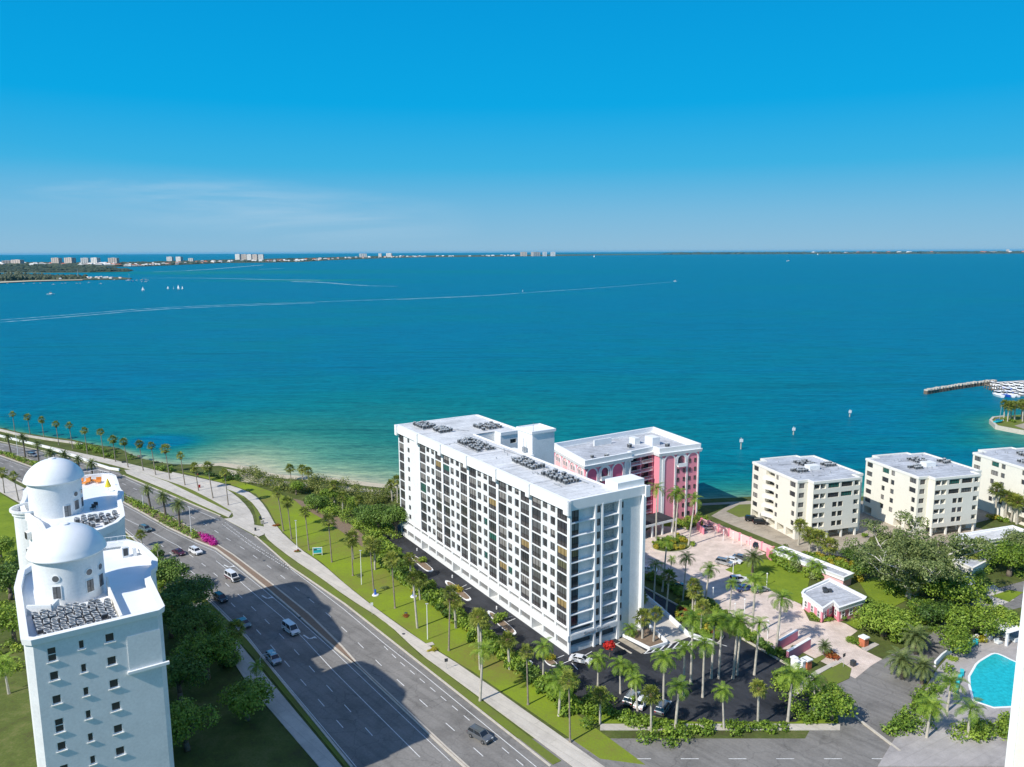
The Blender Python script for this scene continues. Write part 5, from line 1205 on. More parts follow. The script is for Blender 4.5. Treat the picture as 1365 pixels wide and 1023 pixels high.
for i in range(n):
    a, b = nb[i], nb[(i+1) % n]; facade(w_, a, b, 0, PT-.3, ops if i == 0 else [])
w_.build('wall', dm)
w_ = MB().mat(M['white']); w_.prism(bb_, 0, RF-.05); w_.build('wall', dm)
w_ = MB().mat(M['white']); w_.prism([(4.5, 33), (13.5, 33), (13.5, 46), (6.5, 46)], 0, 26.6+ZS); w_.build('link_wall', dm)
def coping(name, poly, z0, z1, out, inn): return parapet(name, poly, z0, z1, out, inn, M['white_trim'], dm, .12)
MB().mat(M['dome']).prism(nb, None, RF).build('terrace_floor', dm); MB().mat(M['dome']).prism(bb_, None, RF).build('terrace_floor', dm)
coping('parapet', nb, PT-.9, PT, .35, .55); coping('parapet', bb_, PT-1.6, PT, .3, .45)
# string course low on the front
q = MB().mat(M['white_trim']); q.box(12.6, 18.5, -.45, -.002, 20.9+ZS, 21.35+ZS); q.box(-.3, 18.5, -.3, -.003, 12.0, 12.4); q.build('string_course', dm)
q = MB().mat(M['white']); q.box(12.9, 17.6, -.10, -.003, 21.36+ZS, 26.9+ZS); q.build('raised_panel', dm)
# domes
def dome(cx, cy, zb, name='dome'):
    prof = [(5.15, RF), (5.15, zb)]; c = MB().mat(M['white']).lathe(prof, (cx, cy), 48); cyl = c.build('drum', dm, True)
    Re, Hd = 5.8, 4.15; rs = (Re*Re+Hd*Hd)/(2*Hd); z0 = zb+.25; pr = [(5.15, zb-.12), (Re, zb-.08), (Re+.03, zb+.12), (Re-.05, z0)]
    for i in range(1, 17):
        t = i/16; a = math.asin((Re-.05)/rs)*(1-t); pr.append((max(rs*math.sin(a), .001), z0+Hd-rs+rs*math.cos(a)))
    o = MB().mat(M['dome']).lathe(pr, (cx, cy), 64).build(name, dm, True)
    q = MB().mat(M['white_trim']).lathe([(.62, z0+Hd-.12), (.62, z0+Hd+.15), (.45, z0+Hd+.2), (.001, z0+Hd+.22)], (cx, cy), 20); q.build('dome_cap', dm)
    return o
D1, D2 = (7.5, 17.8), (9.8, 67.2)
dome(*D1, 36.2+ZS); dome(*D2, 36.2+ZS)
def drum_win(c, ang, z0, z1, w__, shape='rect', g='grey'):
    a = R(ang); R0 = 5.15; cx, cy = c[0]+math.cos(a)*R0, c[1]+math.sin(a)*R0; T = Matrix.Translation((cx, cy, 0)) @ Matrix.Rotation(a+R(90), 4, 'Z')
    mb = MB(); mb.T = T
    if shape == 'rect':
        mb.mat(M['white_trim']); mb.box(-w__/2-.12, w__/2+.12, -.09, .05, z0-.12, z1+.12); mb.mat(GL[g]); mb.box(-w__/2, w__/2, -.12, .03, z0, z1)
        mb.mat(M['frame']); mb.box(-.03, .03, -.15, .0, z0, z1); mb.box(-w__/2, -.03, -.14, 0, (z0+z1)/2-.03, (z0+z1)/2+.03)
    else:
        for r_, dd, mm in ((w__/2+.14, .10, M['white_trim']), (w__/2, .13, GL[g])):
            mb.mat(mm); zc = (z0+z1)/2; n_ = 20; vs = [(r_*math.cos(2*math.pi*i/n_), -dd, zc+r_*math.sin(2*math.pi*i/n_)) for i in range(n_)]+[(r_*math.cos(2*math.pi*i/n_), .2, zc+r_*math.sin(2*math.pi*i/n_)) for i in range(n_)]
            mb.add(vs, [tuple(range(n_))]+[(i, i+n_, (i+1) % n_+n_, (i+1) % n_) for i in range(n_)])
    mb.T = None; mb.build('drum_window', dm)
for ang, kind in ((-116, 'both'), (-62, 'both'), (-36, 'both')):
    drum_win(D1, ang, RF+1.4, RF+3.4, 1.15, 'rect', 'grey'); drum_win(D1, ang, RF+4.2, RF+5.2, 1.0, 'round', 'grey')
drum_win(D2, -48, RF+1.0, RF+3.0, 1.15); drum_win(D2, -48, RF+3.9, RF+4.9, 1.0, 'round'); drum_win(D2, -25, RF+1.0, RF+3.0, 1.1, 'rect', 'dark'); drum_win(D2, -25, RF+3.9, RF+4.9, 1.0, 'round'); drum_win(D2, -72, RF+.1, RF+2.4, 1.3, 'rect', 'curtain')
# AC pens
q = MB().mat(M['cream_trim']); q.box(12.4, 12.75, .9, 12.6, RF, RF+1.35); q.add([(12.4, 12.6, RF), (12.75, 12.6, RF), (12.75, 15.0, RF), (12.4, 15.0, RF), (12.4, 12.6, RF+1.35), (12.75, 12.6, RF+1.35), (12.75, 15.0, RF+2.6), (12.4, 15.0, RF+2.6)], [(3, 2, 1, 0), (4, 5, 6, 7), (0, 1, 5, 4), (1, 2, 6, 5), (2, 3, 7, 6), (3, 0, 4, 7)]); q.build('plant_screen', dm)
q = MB().mat(M['white'])
for (p, r_) in (((1.0, 12.6), (4.2, 10.6)), ((4.2, 10.6), (5.2, 12.6))): q.ribbon([p, r_], .4, RF, RF+1.6)
q.build('screen_wall', dm)
ac_cluster(L0, LZ, 2.0*LS, 11.6*LS, 1.7*LS, 10.4*LS, 10, 8, RF*LS, 'grey air conditioner in the pen below the near dome', 'air conditioners in the pen below the near dome', .12, .87)
ac_cluster(L0, LZ, 12.6*LS, 19.6*LS, 51.2*LS, 57.5*LS, 7, 5, RF*LS, 'grey air conditioner in the pen below the far dome', 'air conditioners in the pen below the far dome', .1, .87)
# back terrace windows, rail, curved stair wall, chimney boxes
q = Parts()
for i, z in enumerate([26.4+ZS-3.72*k for k in range(8)]):
    for (a, b) in ((.8, 2.3), (3.0, 4.4)):
        l_, dd = seg((14.5, 44.6), (19.9, 49.2)); q.add('window', i, lambda mb, A=((14.5, 44.6), dd, a+.6, b+.6, z-1.6, z, -.12): (mb.mat(M['white_trim']), fbox(mb, A[0], A[1], A[2]-.1, A[3]+.1, A[4]-.1, A[5]+.1, -.08, .3), win_mesh(mb, *A, nv=0, rail=.5, g='dark')))
    l_, dd = seg((3.4, 65.4), (4.4, 60.6)); q.add('window', i, lambda mb, A=((3.4, 65.4), dd, 1.2, 2.4, z-1.4, z, -.3): (mb.mat(M['white_trim']), fbox(mb, A[0], A[1], A[2]-.1, A[3]+.1, A[4]-.1, A[5]+.1, -.25, .5), win_mesh(mb, *A, nv=0, g='dark')))
q.finish(dm); dp.finish(dm)
q = MB().mat(M['white_trim']); rail_mesh(q, [(19.8, 33.5), (18.2, 35.4), (14, 36.2), (9.5, 35.5)], 1.0, PT, .04, .9); rail_mesh(q, [(22.8, 86), (20.8, 90.2), (14, 90.3)], 1.0, PT, .04, .9); q.build('railing', dm)
q = MB().mat(M['white']); q.box(17.0, 18.2, 29.6, 30.8, RF, RF+2.0); q.mat(M['metal_dark']); q.box(17.2, 18.0, 29.58, 29.599, RF+.4, RF+1.8); q.mat(M['white']); q.box(18.9, 19.4, 29.4, 30.6, RF, RF+1.5); q.build('terrace_vent', dm)
q = MB().mat(M['white']); q.lathe([(4.2, RF), (4.2, RF+1.2), (3.8, RF+1.2), (3.8, RF)], (6.8, 35.5), 20, R(20), R(160)); q.build('curved_wall', dm)
# curved side turret
q = MB().mat(M['white']); q.lathe([(3.2, 0), (3.2, 29.4+ZS), (3.9, 30.0+ZS), (3.9, 30.5+ZS), (3.5, 30.5+ZS), (3.5, 29.2+ZS), (.01, 29.2+ZS)], (5.0, 68.5), 28); q.build('side_turret', dm, False)
def dworld(x, y, z): c, s = math.cos(LZ), math.sin(LZ); return (L0[0]+LS*(x*c-y*s), L0[1]+LS*(x*s+y*c), z*LS)
# terrace furniture on the far terrace
def chair_mesh(mb, s=1.0):
    mb.box(-.3*s, .3*s, -.3*s, .3*s, .35, .45); mb.box(-.3*s, .3*s, .24*s, .3*s, .45, .95)
    for x in (-.27, .23):
        for y in (-.27, .23): mb.box(x*s, x*s+.05, y*s, y*s+.05, 0, .35)
for i, (x, y) in enumerate(((15, 87.6), (16.4, 88.4), (17.8, 87.2), (19.2, 88.2), (20.4, 86.8))):
    t = empty('lounge_chair', dworld(x, y, RF), LZ+rnd.uniform(-1, 1), 'orange cushioned lounge chair on the far terrace by the railing, %s from the left' % ORD[i], 'chair', 'orange lounge chairs on the far terrace')
    b = MB().mat(M['orange']); b.box(-.5, .5, -.9, .5, .3, .5); b.build('seat', t); b = MB().mat(M['orange']); b.box(-.5, .5, .502, .68, .3, 1.1); b.build('backrest', t); b = MB().mat(M['metal_dark'])
    for px_ in (-.45, .4):
        for py_ in (-.85, .4): b.box(px_, px_+.06, py_, py_+.06, 0, .299)
    b.build('leg_frame', t)
t = empty('folded_parasol', dworld(21.2, 77, RF), 0, 'folded yellow parasol on the sunlit part of the far terrace', 'parasol')
MB().mat(M['metal_light']).tube((0, 0, 0), (0, 0, 2.8), .05, .04, 6).build('pole', t); MB().mat(M['yellow']).lathe([(.05, 2.85), (.25, 2.3), (.5, 1.5), (.62, 1.1), (.1, 1.05)], n=9).build('canopy', t); MB().mat(M['white_trim']).lathe([(.001, .12), (.4, .12), (.45, 0)], n=12).build('base', t)
for i, (x, y, l_) in enumerate(((17.0, 66, 'dark chair in the shade beside the far drum'), (16.4, 64.6, 'second dark chair nearest the far drum door'))):
    b = MB().mat(M['metal_dark']); chair_mesh(b, 1.3); o = b.build('terrace_chair'); o.location = dworld(x, y, RF); tag(o, l_, 'chair')

# ================= guard house, low garden building, carport, neighbours
def flat_house(name, px, z, label, cat, wm, tm, rm, par=.7, ops=None, over=.35):
    P = GP(px, z); ar_ = sum(P[i][0]*P[(i+1) % len(P)][1]-P[(i+1) % len(P)][0]*P[i][1] for i in range(len(P)))
    if ar_ < 0: P = P[::-1]
    c = (sum(p[0] for p in P)/len(P), sum(p[1] for p in P)/len(P)); t = empty(name, (*c, 0), 0, label, cat); Q = [(p[0]-c[0], p[1]-c[1]) for p in P]
    Wl = grow(Q, -over); mb = MB().mat(wm)
    for i in range(len(Wl)): facade(mb, Wl[i], Wl[(i+1) % len(Wl)], 0, z-.5, (ops or {}).get(i, []))
    mb.build('wall', t); parapet('parapet', Q, z-1.1, z-.45, .0, .6, tm, t); parapet('coping', Q, z-.449, z, .08, .35, tm, t, .1); MB().mat(rm).prism(Q, None, z-.5).build('roof', t)
    return t, Wl
gh, Wl = flat_house('gatehouse', [(1069, 790), (1072, 786), (1106, 771), (1154.5, 795.5), (1152, 799), (1118.5, 810), (1111, 801.5), (1097, 811)], 3.9, 'small pink gatehouse with a thick white flat roof beside the paved court', 'gatehouse', M['pink'], M['white_trim'], M['grey_roof'])
q = Parts()
for i in range(len(Wl)):
    l_, dd = seg(Wl[i], Wl[(i+1) % len(Wl)])
    if l_ < 2: continue
    nw_ = int(l_/2.2)
    for j in range(nw_):
        a = (j+.5)*l_/nw_-.5; q.add('window', i*10+j, lambda mb, A=(Wl[i], dd, a, a+1.0, .9, 2.4, -.08): (mb.mat(M['white_trim']), fbox(mb, A[0], A[1], A[2]-.15, A[3]+.15, A[4]-.15, A[5]+.15, -.05, .0), win_mesh(mb, *A, nv=0, rail=.5, g='grey', fr=M['white_trim'])))
q.finish(gh)
q = MB().mat(M['white_trim']); e0 = G(1071, 812); q.box(*[v for v in (e0[0]-gh.location[0]-.2, e0[0]-gh.location[0]+.2, e0[1]-gh.location[1]-.2, e0[1]-gh.location[1]+.2)], 0, 2.9); q.build('porch_column', gh)
q = MB().mat(M['metal_dark']); c = G(1100, 790, 3.4); 
for dx, dy in ((0, 0), (1.2, .3), (.4, 1.3)): q.cbox((c[0]-gh.location[0]+dx, c[1]-gh.location[1]+dy, 3.4), .9, .9, .7)
q.build('roof_unit', gh)
lb, _ = flat_house('garden_building', [(1030, 733), (1044, 728), (1138, 764), (1125, 769.5)], 3.2, 'long low pink garden building with a pale flat roof behind the shrubs', 'outbuilding', M['pink_light'], M['white_trim'], M['grey_roof'])
# pink boundary wall
q = empty('boundary_wall', (*G(935, 700), 0), 0, 'long pink boundary wall along the far side of the paved court', 'wall'); b = MB().mat(M['pink_light']); pts = GP([(935, 701), (945, 704), (1031, 740)]); pts = [(p[0]-q.location[0], p[1]-q.location[1]) for p in pts]
b.ribbon(pts, .3, 0, 2.3); b.build('wall', q); b = MB().mat(M['pink'])
for p in resample(pts, 4.5): b.cbox((*p, 0), .5, .5, 2.5, .5)
b.build('pillars', q)
q = MB().mat(M['pink']); q.ribbon(GP([(935, 701), (929, 706), (938, 713)]), .3, 0, 2.0); tag(q.build('gate_wall'), 'short salmon return wall at the seaward end of the boundary wall', 'wall')
q = MB().mat(M['pink']); q.ribbon(GP([(1022, 741), (1028, 748)]), .35, 0, 2.4); tag(q.build('gate_wall'), 'short salmon pier wall at the inland end of the boundary wall', 'wall')
for (pts, h, lab) in (([(1038, 866), (1062, 851.5)], 2.0, 'low pink entrance wall farther from the camera'), ([(1049, 882), (1079, 864)], 2.2, 'low pink entrance wall nearer the camera with a sloping end')):
    t = empty('entrance_wall', (*G(*pts[0]), 0), 0, lab, 'wall', None); P = GP(pts); P = [(p[0]-t.location[0], p[1]-t.location[1]) for p in P]; MB().mat(M['pink']).ribbon(P, .5, 0, h).build('wall', t); MB().mat(M['white_trim']).ribbon(P, .62, h, h+.12).build('coping', t)
for i, (x, y) in enumerate(((1058, 889), (1062, 893), (1069, 893))):
    t = empty('gate_pier', (*G(x, y), 0), R(30), 'white gate pier in the row by the near entrance wall, %s from the left' % ORD[i], 'pier', 'white gate piers'); MB().mat(M['white_trim']).box(-.45, .45, -.45, .45, 0, 1.9).build('pier', t); MB().mat(M['white_trim']).box(-.6, .6, -.6, .6, 1.9, 2.15).build('cap', t)
for i, (x, y, l_) in enumerate(((1075, 891, 'red brick gate pier beside the small lawn at the entrance'), (1151, 861, 'red brick gate pier at the far side of the entrance drive'))):
    t = empty('gate_pier', (*G(x, y), 0), R(30), l_, 'pier'); MB().mat(M['terracotta']).box(-.7, .7, -.7, .7, 0, 1.9).build('pier', t); MB().mat(M['white_trim']).box(-.85, .85, -.85, .85, 1.9, 2.15).build('cap', t)
# white carport roof and house on the right
t, _ = flat_house('carport', [(1271, 722), (1278, 712), (1350, 700.5), (1372, 708), (1372, 712), (1305, 721.5)], 3.4, 'long low carport with a bright white roof below the middle cream block', 'carport', M['cream'], M['white_trim'], M['white_roof'])
for (px, z, lab, rm) in (([(1270, 745), (1296, 733), (1322, 744), (1297, 757)], 3.6, 'low cream house half hidden behind the spreading grey tree', 'grey_roof'), ([(1280, 770), (1296, 768), (1299, 778), (1284, 781)], 3.0, 'small cream shed among the shrubs right of the spreading tree', 'white_roof')):
    flat_house('garden_house', px, z, lab, 'house', M['cream'], M['cream_trim'], M[rm])
# pergola by the pool
po = G(1339, 851, .25); t = empty('pergola', (*po, .25), R(24), 'white slatted pergola standing over seats beside the pool', 'pergola')
for x in (-2.9, 2.9):
    for y in (-2.4, 2.4): MB().mat(M['white_trim']).box(x-.22, x+.22, y-.22, y+.22, 0, 2.9).build('post', t)
b = MB().mat(M['white_trim']); b.box(-3.4, 3.4, -2.62, -2.2, 2.9, 3.2); b.box(-3.4, 3.4, 2.2, 2.62, 2.9, 3.2); b.build('beam', t); b = MB().mat(M['white_trim'])
for i in range(20): x = -3.3+i*.345; b.box(x, x+.18, -3.0, 3.0, 3.2, 3.36)
b.build('slats', t)
for i, (x, y, a) in enumerate(((1292, 863, .9), (1297, 861, .9), (1301, 859, .9), (1282, 900, 0), (1279, 907, 0), (1276, 914, 0), (1274, 922, 0))):
    t = empty('sun_lounger', G3(x, y, .25), R(-32), 'teal sun lounger by the pool, %s from the left' % ORD[i], 'sun lounger', 'teal sun loungers by the pool')
    MB().mat(M['teal']).box(-.35, .35, -1.0, .5, .3, .42).build('seat', t); b = MB().mat(M['teal']); b.add([(-.35, .5, .3), (.35, .5, .3), (.35, 1.05, .75), (-.35, 1.05, .75), (-.35, .5, .42), (.35, .5, .42), (.35, 1.0, .86), (-.35, 1.0, .86)], [(3, 2, 1, 0), (4, 5, 6, 7), (0, 1, 5, 4), (1, 2, 6, 5), (2, 3, 7, 6), (3, 0, 4, 7)]); b.build('backrest', t)
    b = MB().mat(M['white_trim'])
    for x_ in (-.33, .27):
        for y_ in (-.95, .4): b.box(x_, x_+.06, y_, y_+.06, 0, .299)
    b.build('leg_frame', t)
for i, (x, y) in enumerate(((1331, 858), (1344, 852), (1352, 855))):
    t = empty('garden_sofa', G3(x, y, .25), R(24+i*90), 'grey cushioned seat near the pergola, %s from the left' % ORD[i], 'seat', 'cushioned seats near the pergola'); MB().mat(M['panel_grey']).box(-.7, .7, -.45, .45, .1, .5).build('seat', t); MB().mat(M['panel_grey']).box(-.7, .7, .452, .65, .1, .95).build('backrest', t)
b = MB().mat(M['white_trim']); b.ribbon(smooth_line(GP([(1246, 889), (1258, 876), (1275, 867), (1290, 860), (1302, 852)]), 1), .35, 0, 1.2); b.ribbon(GP([(1302, 852), (1312, 858), (1322, 853)]), .35, 0, 1.0); tag(b.build('pool_wall'), 'curving low white wall round the pool terrace', 'wall')
# close tower edge at the right
P = (50.9, 74.8); t = empty('cream_tower', (*P, 0), R(-58.2), 'pale corner of a close apartment tower cutting the right edge', 'apartment building')
fx = MB().mat(M['cream']); fx.box(.75, 22, 0.12, 14, 0, 78.0); fx.build('wall', t); fx = MB().mat(M['white_trim']); fx.box(0, .75, 0, 1.6, 0, 77.8); fx.build('corner_pier', t)
fx = MB().mat(M['white_trim']); fx.box(-.2, 22.3, -.3, 14.2, 78.01, 79.2); fx.build('parapet', t)
for k in range(24):
    b = MB(); win_mesh(b, (.75, .12), (1, 0), 3, 6, 1+k*3.1, 3+k*3.1, -.1, nv=2, g='dark'); b.build('window', t)
# ================================================================== VEGETATION
def leaf_quad(mb, p, nrm, s, r, asp=1.0):
    nrm = nrm.normalized(); a = nrm.orthogonal().normalized(); b = nrm.cross(a); t = r.uniform(0, 6.28)
    u = (a*math.cos(t)+b*math.sin(t))*s*asp; v = (-a*math.sin(t)+b*math.cos(t))*s
    mb.add([p-u*.5-v*.35, p+u*.1-v*.5, p+u*.55+v*.05, p+v*.5-u*.1], [(0, 1, 2, 3)])
def crown_mesh(lobes, n, s, seed, m, gap=.0, flat=1.0):
    """foliage: many leaf clusters spread through lobes with gaps"""
    r = random.Random(seed); mb = MB().mat(m); ws = [l[3]**2 for l in lobes]; cnt = 0; it = 0
    while cnt < n and it < n*6:
        it += 1
        l = r.choices(lobes, ws)[0]; dv = Vector((r.gauss(0, 1), r.gauss(0, 1), r.gauss(.25, 1)))
        if dv.length < .1: continue
        dv.normalize(); k = r.uniform(.62, 1.04) if r.random() < .85 else r.uniform(.2, .7)
        p = Vector(l[:3])+Vector((dv.x, dv.y, dv.z*flat))*l[3]*k
        q = noise.noise(p*(.9/s)*.35+Vector((seed, 0, 0)))
        if q < gap-.5: continue
        p += dv*l[3]*.16*q
        leaf_quad(mb, p, dv*.9+Vector((r.gauss(0, .5), r.gauss(0, .5), r.gauss(.35, .5))), s*r.uniform(.6, 1.35), r, 1.2); cnt += 1
    return mb
def rand_lobes(r, R_, H_, n, flat=.8, z0=None):
    out = []
    for i in range(n):
        a = r.uniform(0, 6.28); d = R_*math.sqrt(r.random())*.68; rr = R_*r.uniform(.28, .5)
        z = (z0 if z0 is not None else H_*.55)+(H_*.42-rr*.6)*(1-(d/R_)**2)*r.uniform(.5, 1.1)
        out.append((d*math.cos(a), d*math.sin(a), z, rr))
    return out
def limbs(mb, lobes, zt, r0, r, spread=1.0, n=None):
    for l in (lobes if n is None else lobes[:n]):
        a = Vector((0, 0, zt)); b = Vector(l[:3])*1.0; m_ = a.lerp(b, .5)+Vector((r.uniform(-.4, .4), r.uniform(-.4, .4), (b-a).length*.08))
        mb.path([a, m_, b], [r0*.55, r0*.33, r0*.12], 6)
tree_protos = {}
def tree(kind, px, py, R_, H_, seed, label, group=None, name='broadleaf_tree', leaf='leaf_dark', n=1500, s=.55, gap=.15, bark='bark', z=0., flat=.8, xy=None, cat='tree', nl=12):
    X, Y = xy if xy else G(px, py, z); r = random.Random(seed); t = empty(name, (X, Y, z), r.uniform(0, 6), label, cat, group)
    n = int(n*1.9); s *= .70
    lobes = rand_lobes(r, R_, H_, nl, flat); tb = MB().mat(M[bark]); r0 = max(.18, R_*.075)
    tb.path([(0, 0, -.1), (r.uniform(-.2, .2), r.uniform(-.2, .2), H_*.2), (0, 0, H_*.38)], [r0*1.3, r0, r0*.85], 8); limbs(tb, lobes, H_*.36, r0, r)
    tb.build('trunk', t, True); crown_mesh(lobes, n, s, seed, M[leaf], gap, flat).build('crown', t); return t
SHR = {}
def shrub_proto(leaf, seed):
    key = (leaf, seed % 3)
    if key not in SHR:
        r = random.Random(seed*7+len(leaf)); lobes = [(r.uniform(-.5, .5), r.uniform(-.5, .5), r.uniform(.25, .75), r.uniform(.3, .6)) for _ in range(7)]
        SHR[key] = crown_mesh(lobes, 620, .155, seed, M[leaf], .1, .8)
    return key
SHRM = {}
def shrub(x, y, s, h, leaf, label, group=None, name='shrub', z=0., cat='shrub', seed=None):
    key = shrub_proto(leaf, rnd.randrange(3) if seed is None else seed)
    if key not in SHRM: o = SHR[key].build(name); SHRM[key] = o.data
    else: o = bpy.data.objects.new(name, SHRM[key]); COL.objects.link(o)
    o.name = name; o.location = (x, y, z); o.scale = (s, s*rnd.uniform(.85, 1.15), h); o.rotation_euler = (0, 0, rnd.uniform(0, 6)); tag(o, label, cat, group); return o

# ---- palms
def frond(mb, az, el, L_, droop, w_, segs=9, leafn=1, r=None, base=(0, 0, 0), pet=.12, vee=.35):
    """pinnate frond: curved rachis with leaflets on both sides"""
    d = Vector((math.cos(az), math.sin(az), 0)); side = Vector((-math.sin(az), math.cos(az), 0)); p = Vector(base); e = el; pts = [p.copy()]; st = L_/segs
    for i in range(segs): p = p+(d*math.cos(e)+Vector((0, 0, 1))*math.sin(e))*st; e -= droop/segs*(1+.8*i/segs); pts.append(p.copy())
    for i in range(1, segs+1):
        t = i/segs
        if t < pet: continue
        a, b = pts[i-1], pts[i]; dr = (b-a).normalized(); up = side.cross(dr)
        for j in range(leafn):
            q = a.lerp(b, (j+.5)/leafn); ll = w_*(math.sin(math.pi*min(1, t*.88+.08))**.6)*(r.uniform(.85, 1.12) if r else 1)
            for sg in (-1, 1):
                tip = q+side*sg*ll*.85+dr*ll*.55-up*(-vee*ll)*-1*.6+Vector((0, 0, -ll*.28)); wd = st/leafn*.52
                mb.add([q-dr*wd*.6, q+dr*wd*.6, tip+dr*.04, tip-dr*.05], [(0, 1, 2, 3)] if sg > 0 else [(3, 2, 1, 0)])
    for i in range(segs): 
        a, b = pts[i], pts[i+1]; k = .05*(1-i/segs)+.015; mb.add([a-side*k, a+side*k, b+side*k*.8, b-side*k*.8], [(0, 1, 2, 3)])
def fan_leaf(mb, az, el, pl, rad, r, n=11):
    d = Vector((math.cos(az)*math.cos(el), math.sin(az)*math.cos(el), math.sin(el))); side = Vector((-math.sin(az), math.cos(az), 0)); up = side.cross(d)*-1
    c = d*pl; c.z -= pl*.10; mb.add([Vector((0, 0, 0))-side*.03, Vector((0, 0, 0))+side*.03, c+side*.025, c-side*.025], [(0, 1, 2, 3)])
    roll = r.uniform(-.4, .4); s2 = side*math.cos(roll)+up*math.sin(roll); span = R(125)
    for i in range(n):
        t0 = -span+2*span*i/n; t1 = -span+2*span*(i+1)/n; tm = (t0+t1)/2; rr = rad*r.uniform(.8, 1.25)
        f = lambda t, q: c+(d*math.cos(t)+s2*math.sin(t))*q
        tip = f(tm, rr); tip.z -= rad*.30*(r.uniform(.6, 1.3)); mid0, mid1 = f(t0*.8+tm*.2, rr*.6), f(t1*.8+tm*.2, rr*.6); mid0.z -= rad*.06; mid1.z -= rad*.06
        mb.add([c, mid0, tip, mid1], [(0, 1, 2, 3)])
def palm_proto(kind, seed):
    r = random.Random(seed); t = empty('palm', (0, 0, 0)); tr = MB(); cr = MB(); extra = None
    if kind == 'fan':
        tr.mat(M['bark_fan']).path([(0, 0, 0), (0, 0, .05), (.0, 0, .5), (0, 0, 1.0)], [.30, .18, .14, .12], 9)
        cr.mat(M['leaf_fan'])
        nl_ = 20+3*seed
        for i in range(nl_): a = i*2.4; e = R(80-(105+8*seed)*(i/(nl_-1))**.9)+r.uniform(-.1, .1); fan_leaf(cr, a, e, r.uniform(.85, 1.25), r.uniform(.75, .95), r)
        extra = MB().mat(M['skirt'])
        for i in range(4+4*seed): a = i*2.4; fan_leaf(extra, a, R(-70)+r.uniform(-.15, .15), r.uniform(.5, .8+.15*seed), .5, r, 7)
    elif kind == 'date':
        tr.mat(M['bark']).path([(0, 0, 0), (0, 0, .5), (0, 0, 1.0)], [.36, .30, .34], 9)
        cr.mat(M['leaf_date'])
        for i in range(46): a = i*2.4; e = R(82-105*(i/45)**.85); frond(cr, a, e, r.uniform(2.7, 3.3), R(62)+r.uniform(-.1, .2), .48, 9, 2, r)
        extra = MB().mat(M['skirt']); extra.lathe([(.34, -.75), (.52, -.35), (.42, .05), (.05, .15)], n=10)
    elif kind == 'royal':
        tr.mat(M['bark_pale']).path([(0, 0, 0), (0, 0, .12), (0, 0, .55), (0, 0, 1.0)], [.34, .25, .25, .18], 12)
        cr.mat(M['leaf_royal'])
        nf_ = 12+2*seed
        for i in range(nf_): a = i*2.4+r.uniform(-.3, .3); e = R(80-(80+6*seed)*(i/(nf_-1))); frond(cr, a, e, r.uniform(3.1, 3.8), R(88)+r.uniform(-.15, .2), .78, 10, 2, r, (0, 0, 1.5))
        extra = MB().mat(M['shaft']); extra.lathe([(.22, 0), (.25, .5), (.20, 1.1), (.13, 1.6), (.02, 2.3)], n=10)
    elif kind == 'sabal':
        tr.mat(M['bark_pale']).path([(0, 0, 0), (.0, 0, .5), (0, 0, 1.0)], [.24, .20, .22], 8)
        cr.mat(M['leaf_fan'])
        for i in range(30): a = i*2.4; e = R(82-130*(i/29)); fan_leaf(cr, a, e, r.uniform(.9, 1.35), r.uniform(.8, 1.0), r, 10)
        extra = MB().mat(M['skirt']); extra.lathe([(.22, -.9), (.36, -.4), (.3, .05), (.03, .1)], n=9)
    elif kind == 'coco':
        tr.mat(M['bark_pale']).path([(0, 0, 0), (0, 0, .3), (.0, 0, 1.0)], [.26, .18, .14], 8)
        cr.mat(M['leaf_royal'])
        for i in range(22): a = i*2.4; e = R(72-100*(i/21)); frond(cr, a, e, r.uniform(2.6, 3.3), R(95), .55, 9, 2, r)
        extra = MB().mat(M['skirt']).lathe([(.14, -.3), (.3, -.1), (.2, .1), (.02, .2)], n=8)
    tr.build('trunk', t); c = cr.build('crown', t)
    if extra: e_ = extra.build({'royal': 'crownshaft'}.get(kind, 'dead_frond_skirt' if kind in ('fan', 'sabal', 'date') else 'leaf_base'), t)
    return t
PNAME = dict(fan='fan_palm', date='date_palm', royal='royal_palm', sabal='sabal_palm', coco='coconut_palm')
PP = {}; PUSED = set()
def palm(kind, bx, by, cy, label, group=None, cx=None, sc=1.0, z=0.0, maxh=None, xy=None, h=None):
    if kind not in PP: PP[kind] = [palm_proto(kind, s) for s in (1, 2, 3, 4)]
    i = rnd.randrange(4); p = PP[kind][i]
    X, Y = xy if xy else G(bx, by, z)
    if h is None: h = height_at(bx, by, cy, z)-(.9 if kind in ('royal',) else .1)
    h = max(1.2, h)
    if (kind, i) in PUSED: t = copy_tree(p)
    else: t = p; PUSED.add((kind, i))
    t.name = PNAME[kind]; t.location = (X, Y, z); t.rotation_euler = (0, 0, rnd.uniform(0, 6.28)); tag(t, label, 'palm tree', group)
    lean = 0.0
    if cx is not None:            # lean of the trunk so that the crown stands where it does
        d = G(cx, cy, z+h); lx, ly = d[0]-X, d[1]-Y
        mx = .10*h; lx = max(-mx, min(mx, lx)); ly = 0
        v = Vector((lx, ly, h)).normalized(); q = Vector((0, 0, 1)).rotation_difference(v)
        t.rotation_mode = 'QUATERNION'
        from mathutils import Quaternion
        t.rotation_quaternion = q @ Quaternion((0, 0, 1), rnd.uniform(0, 6.28))
    if cx is None and 'promenade row beyond' not in label: t.rotation_euler = (R(rnd.gauss(0, 1.6)), R(rnd.gauss(0, 1.6)), rnd.uniform(0, 6.28))
    for c in t.children:
        if c.data.name.startswith('trunk'): c.scale = (sc, sc, h)
        else: c.location = (0, 0, h); s_ = sc*rnd.uniform(.86, 1.14); c.scale = (s_, s_, s_)
    return t
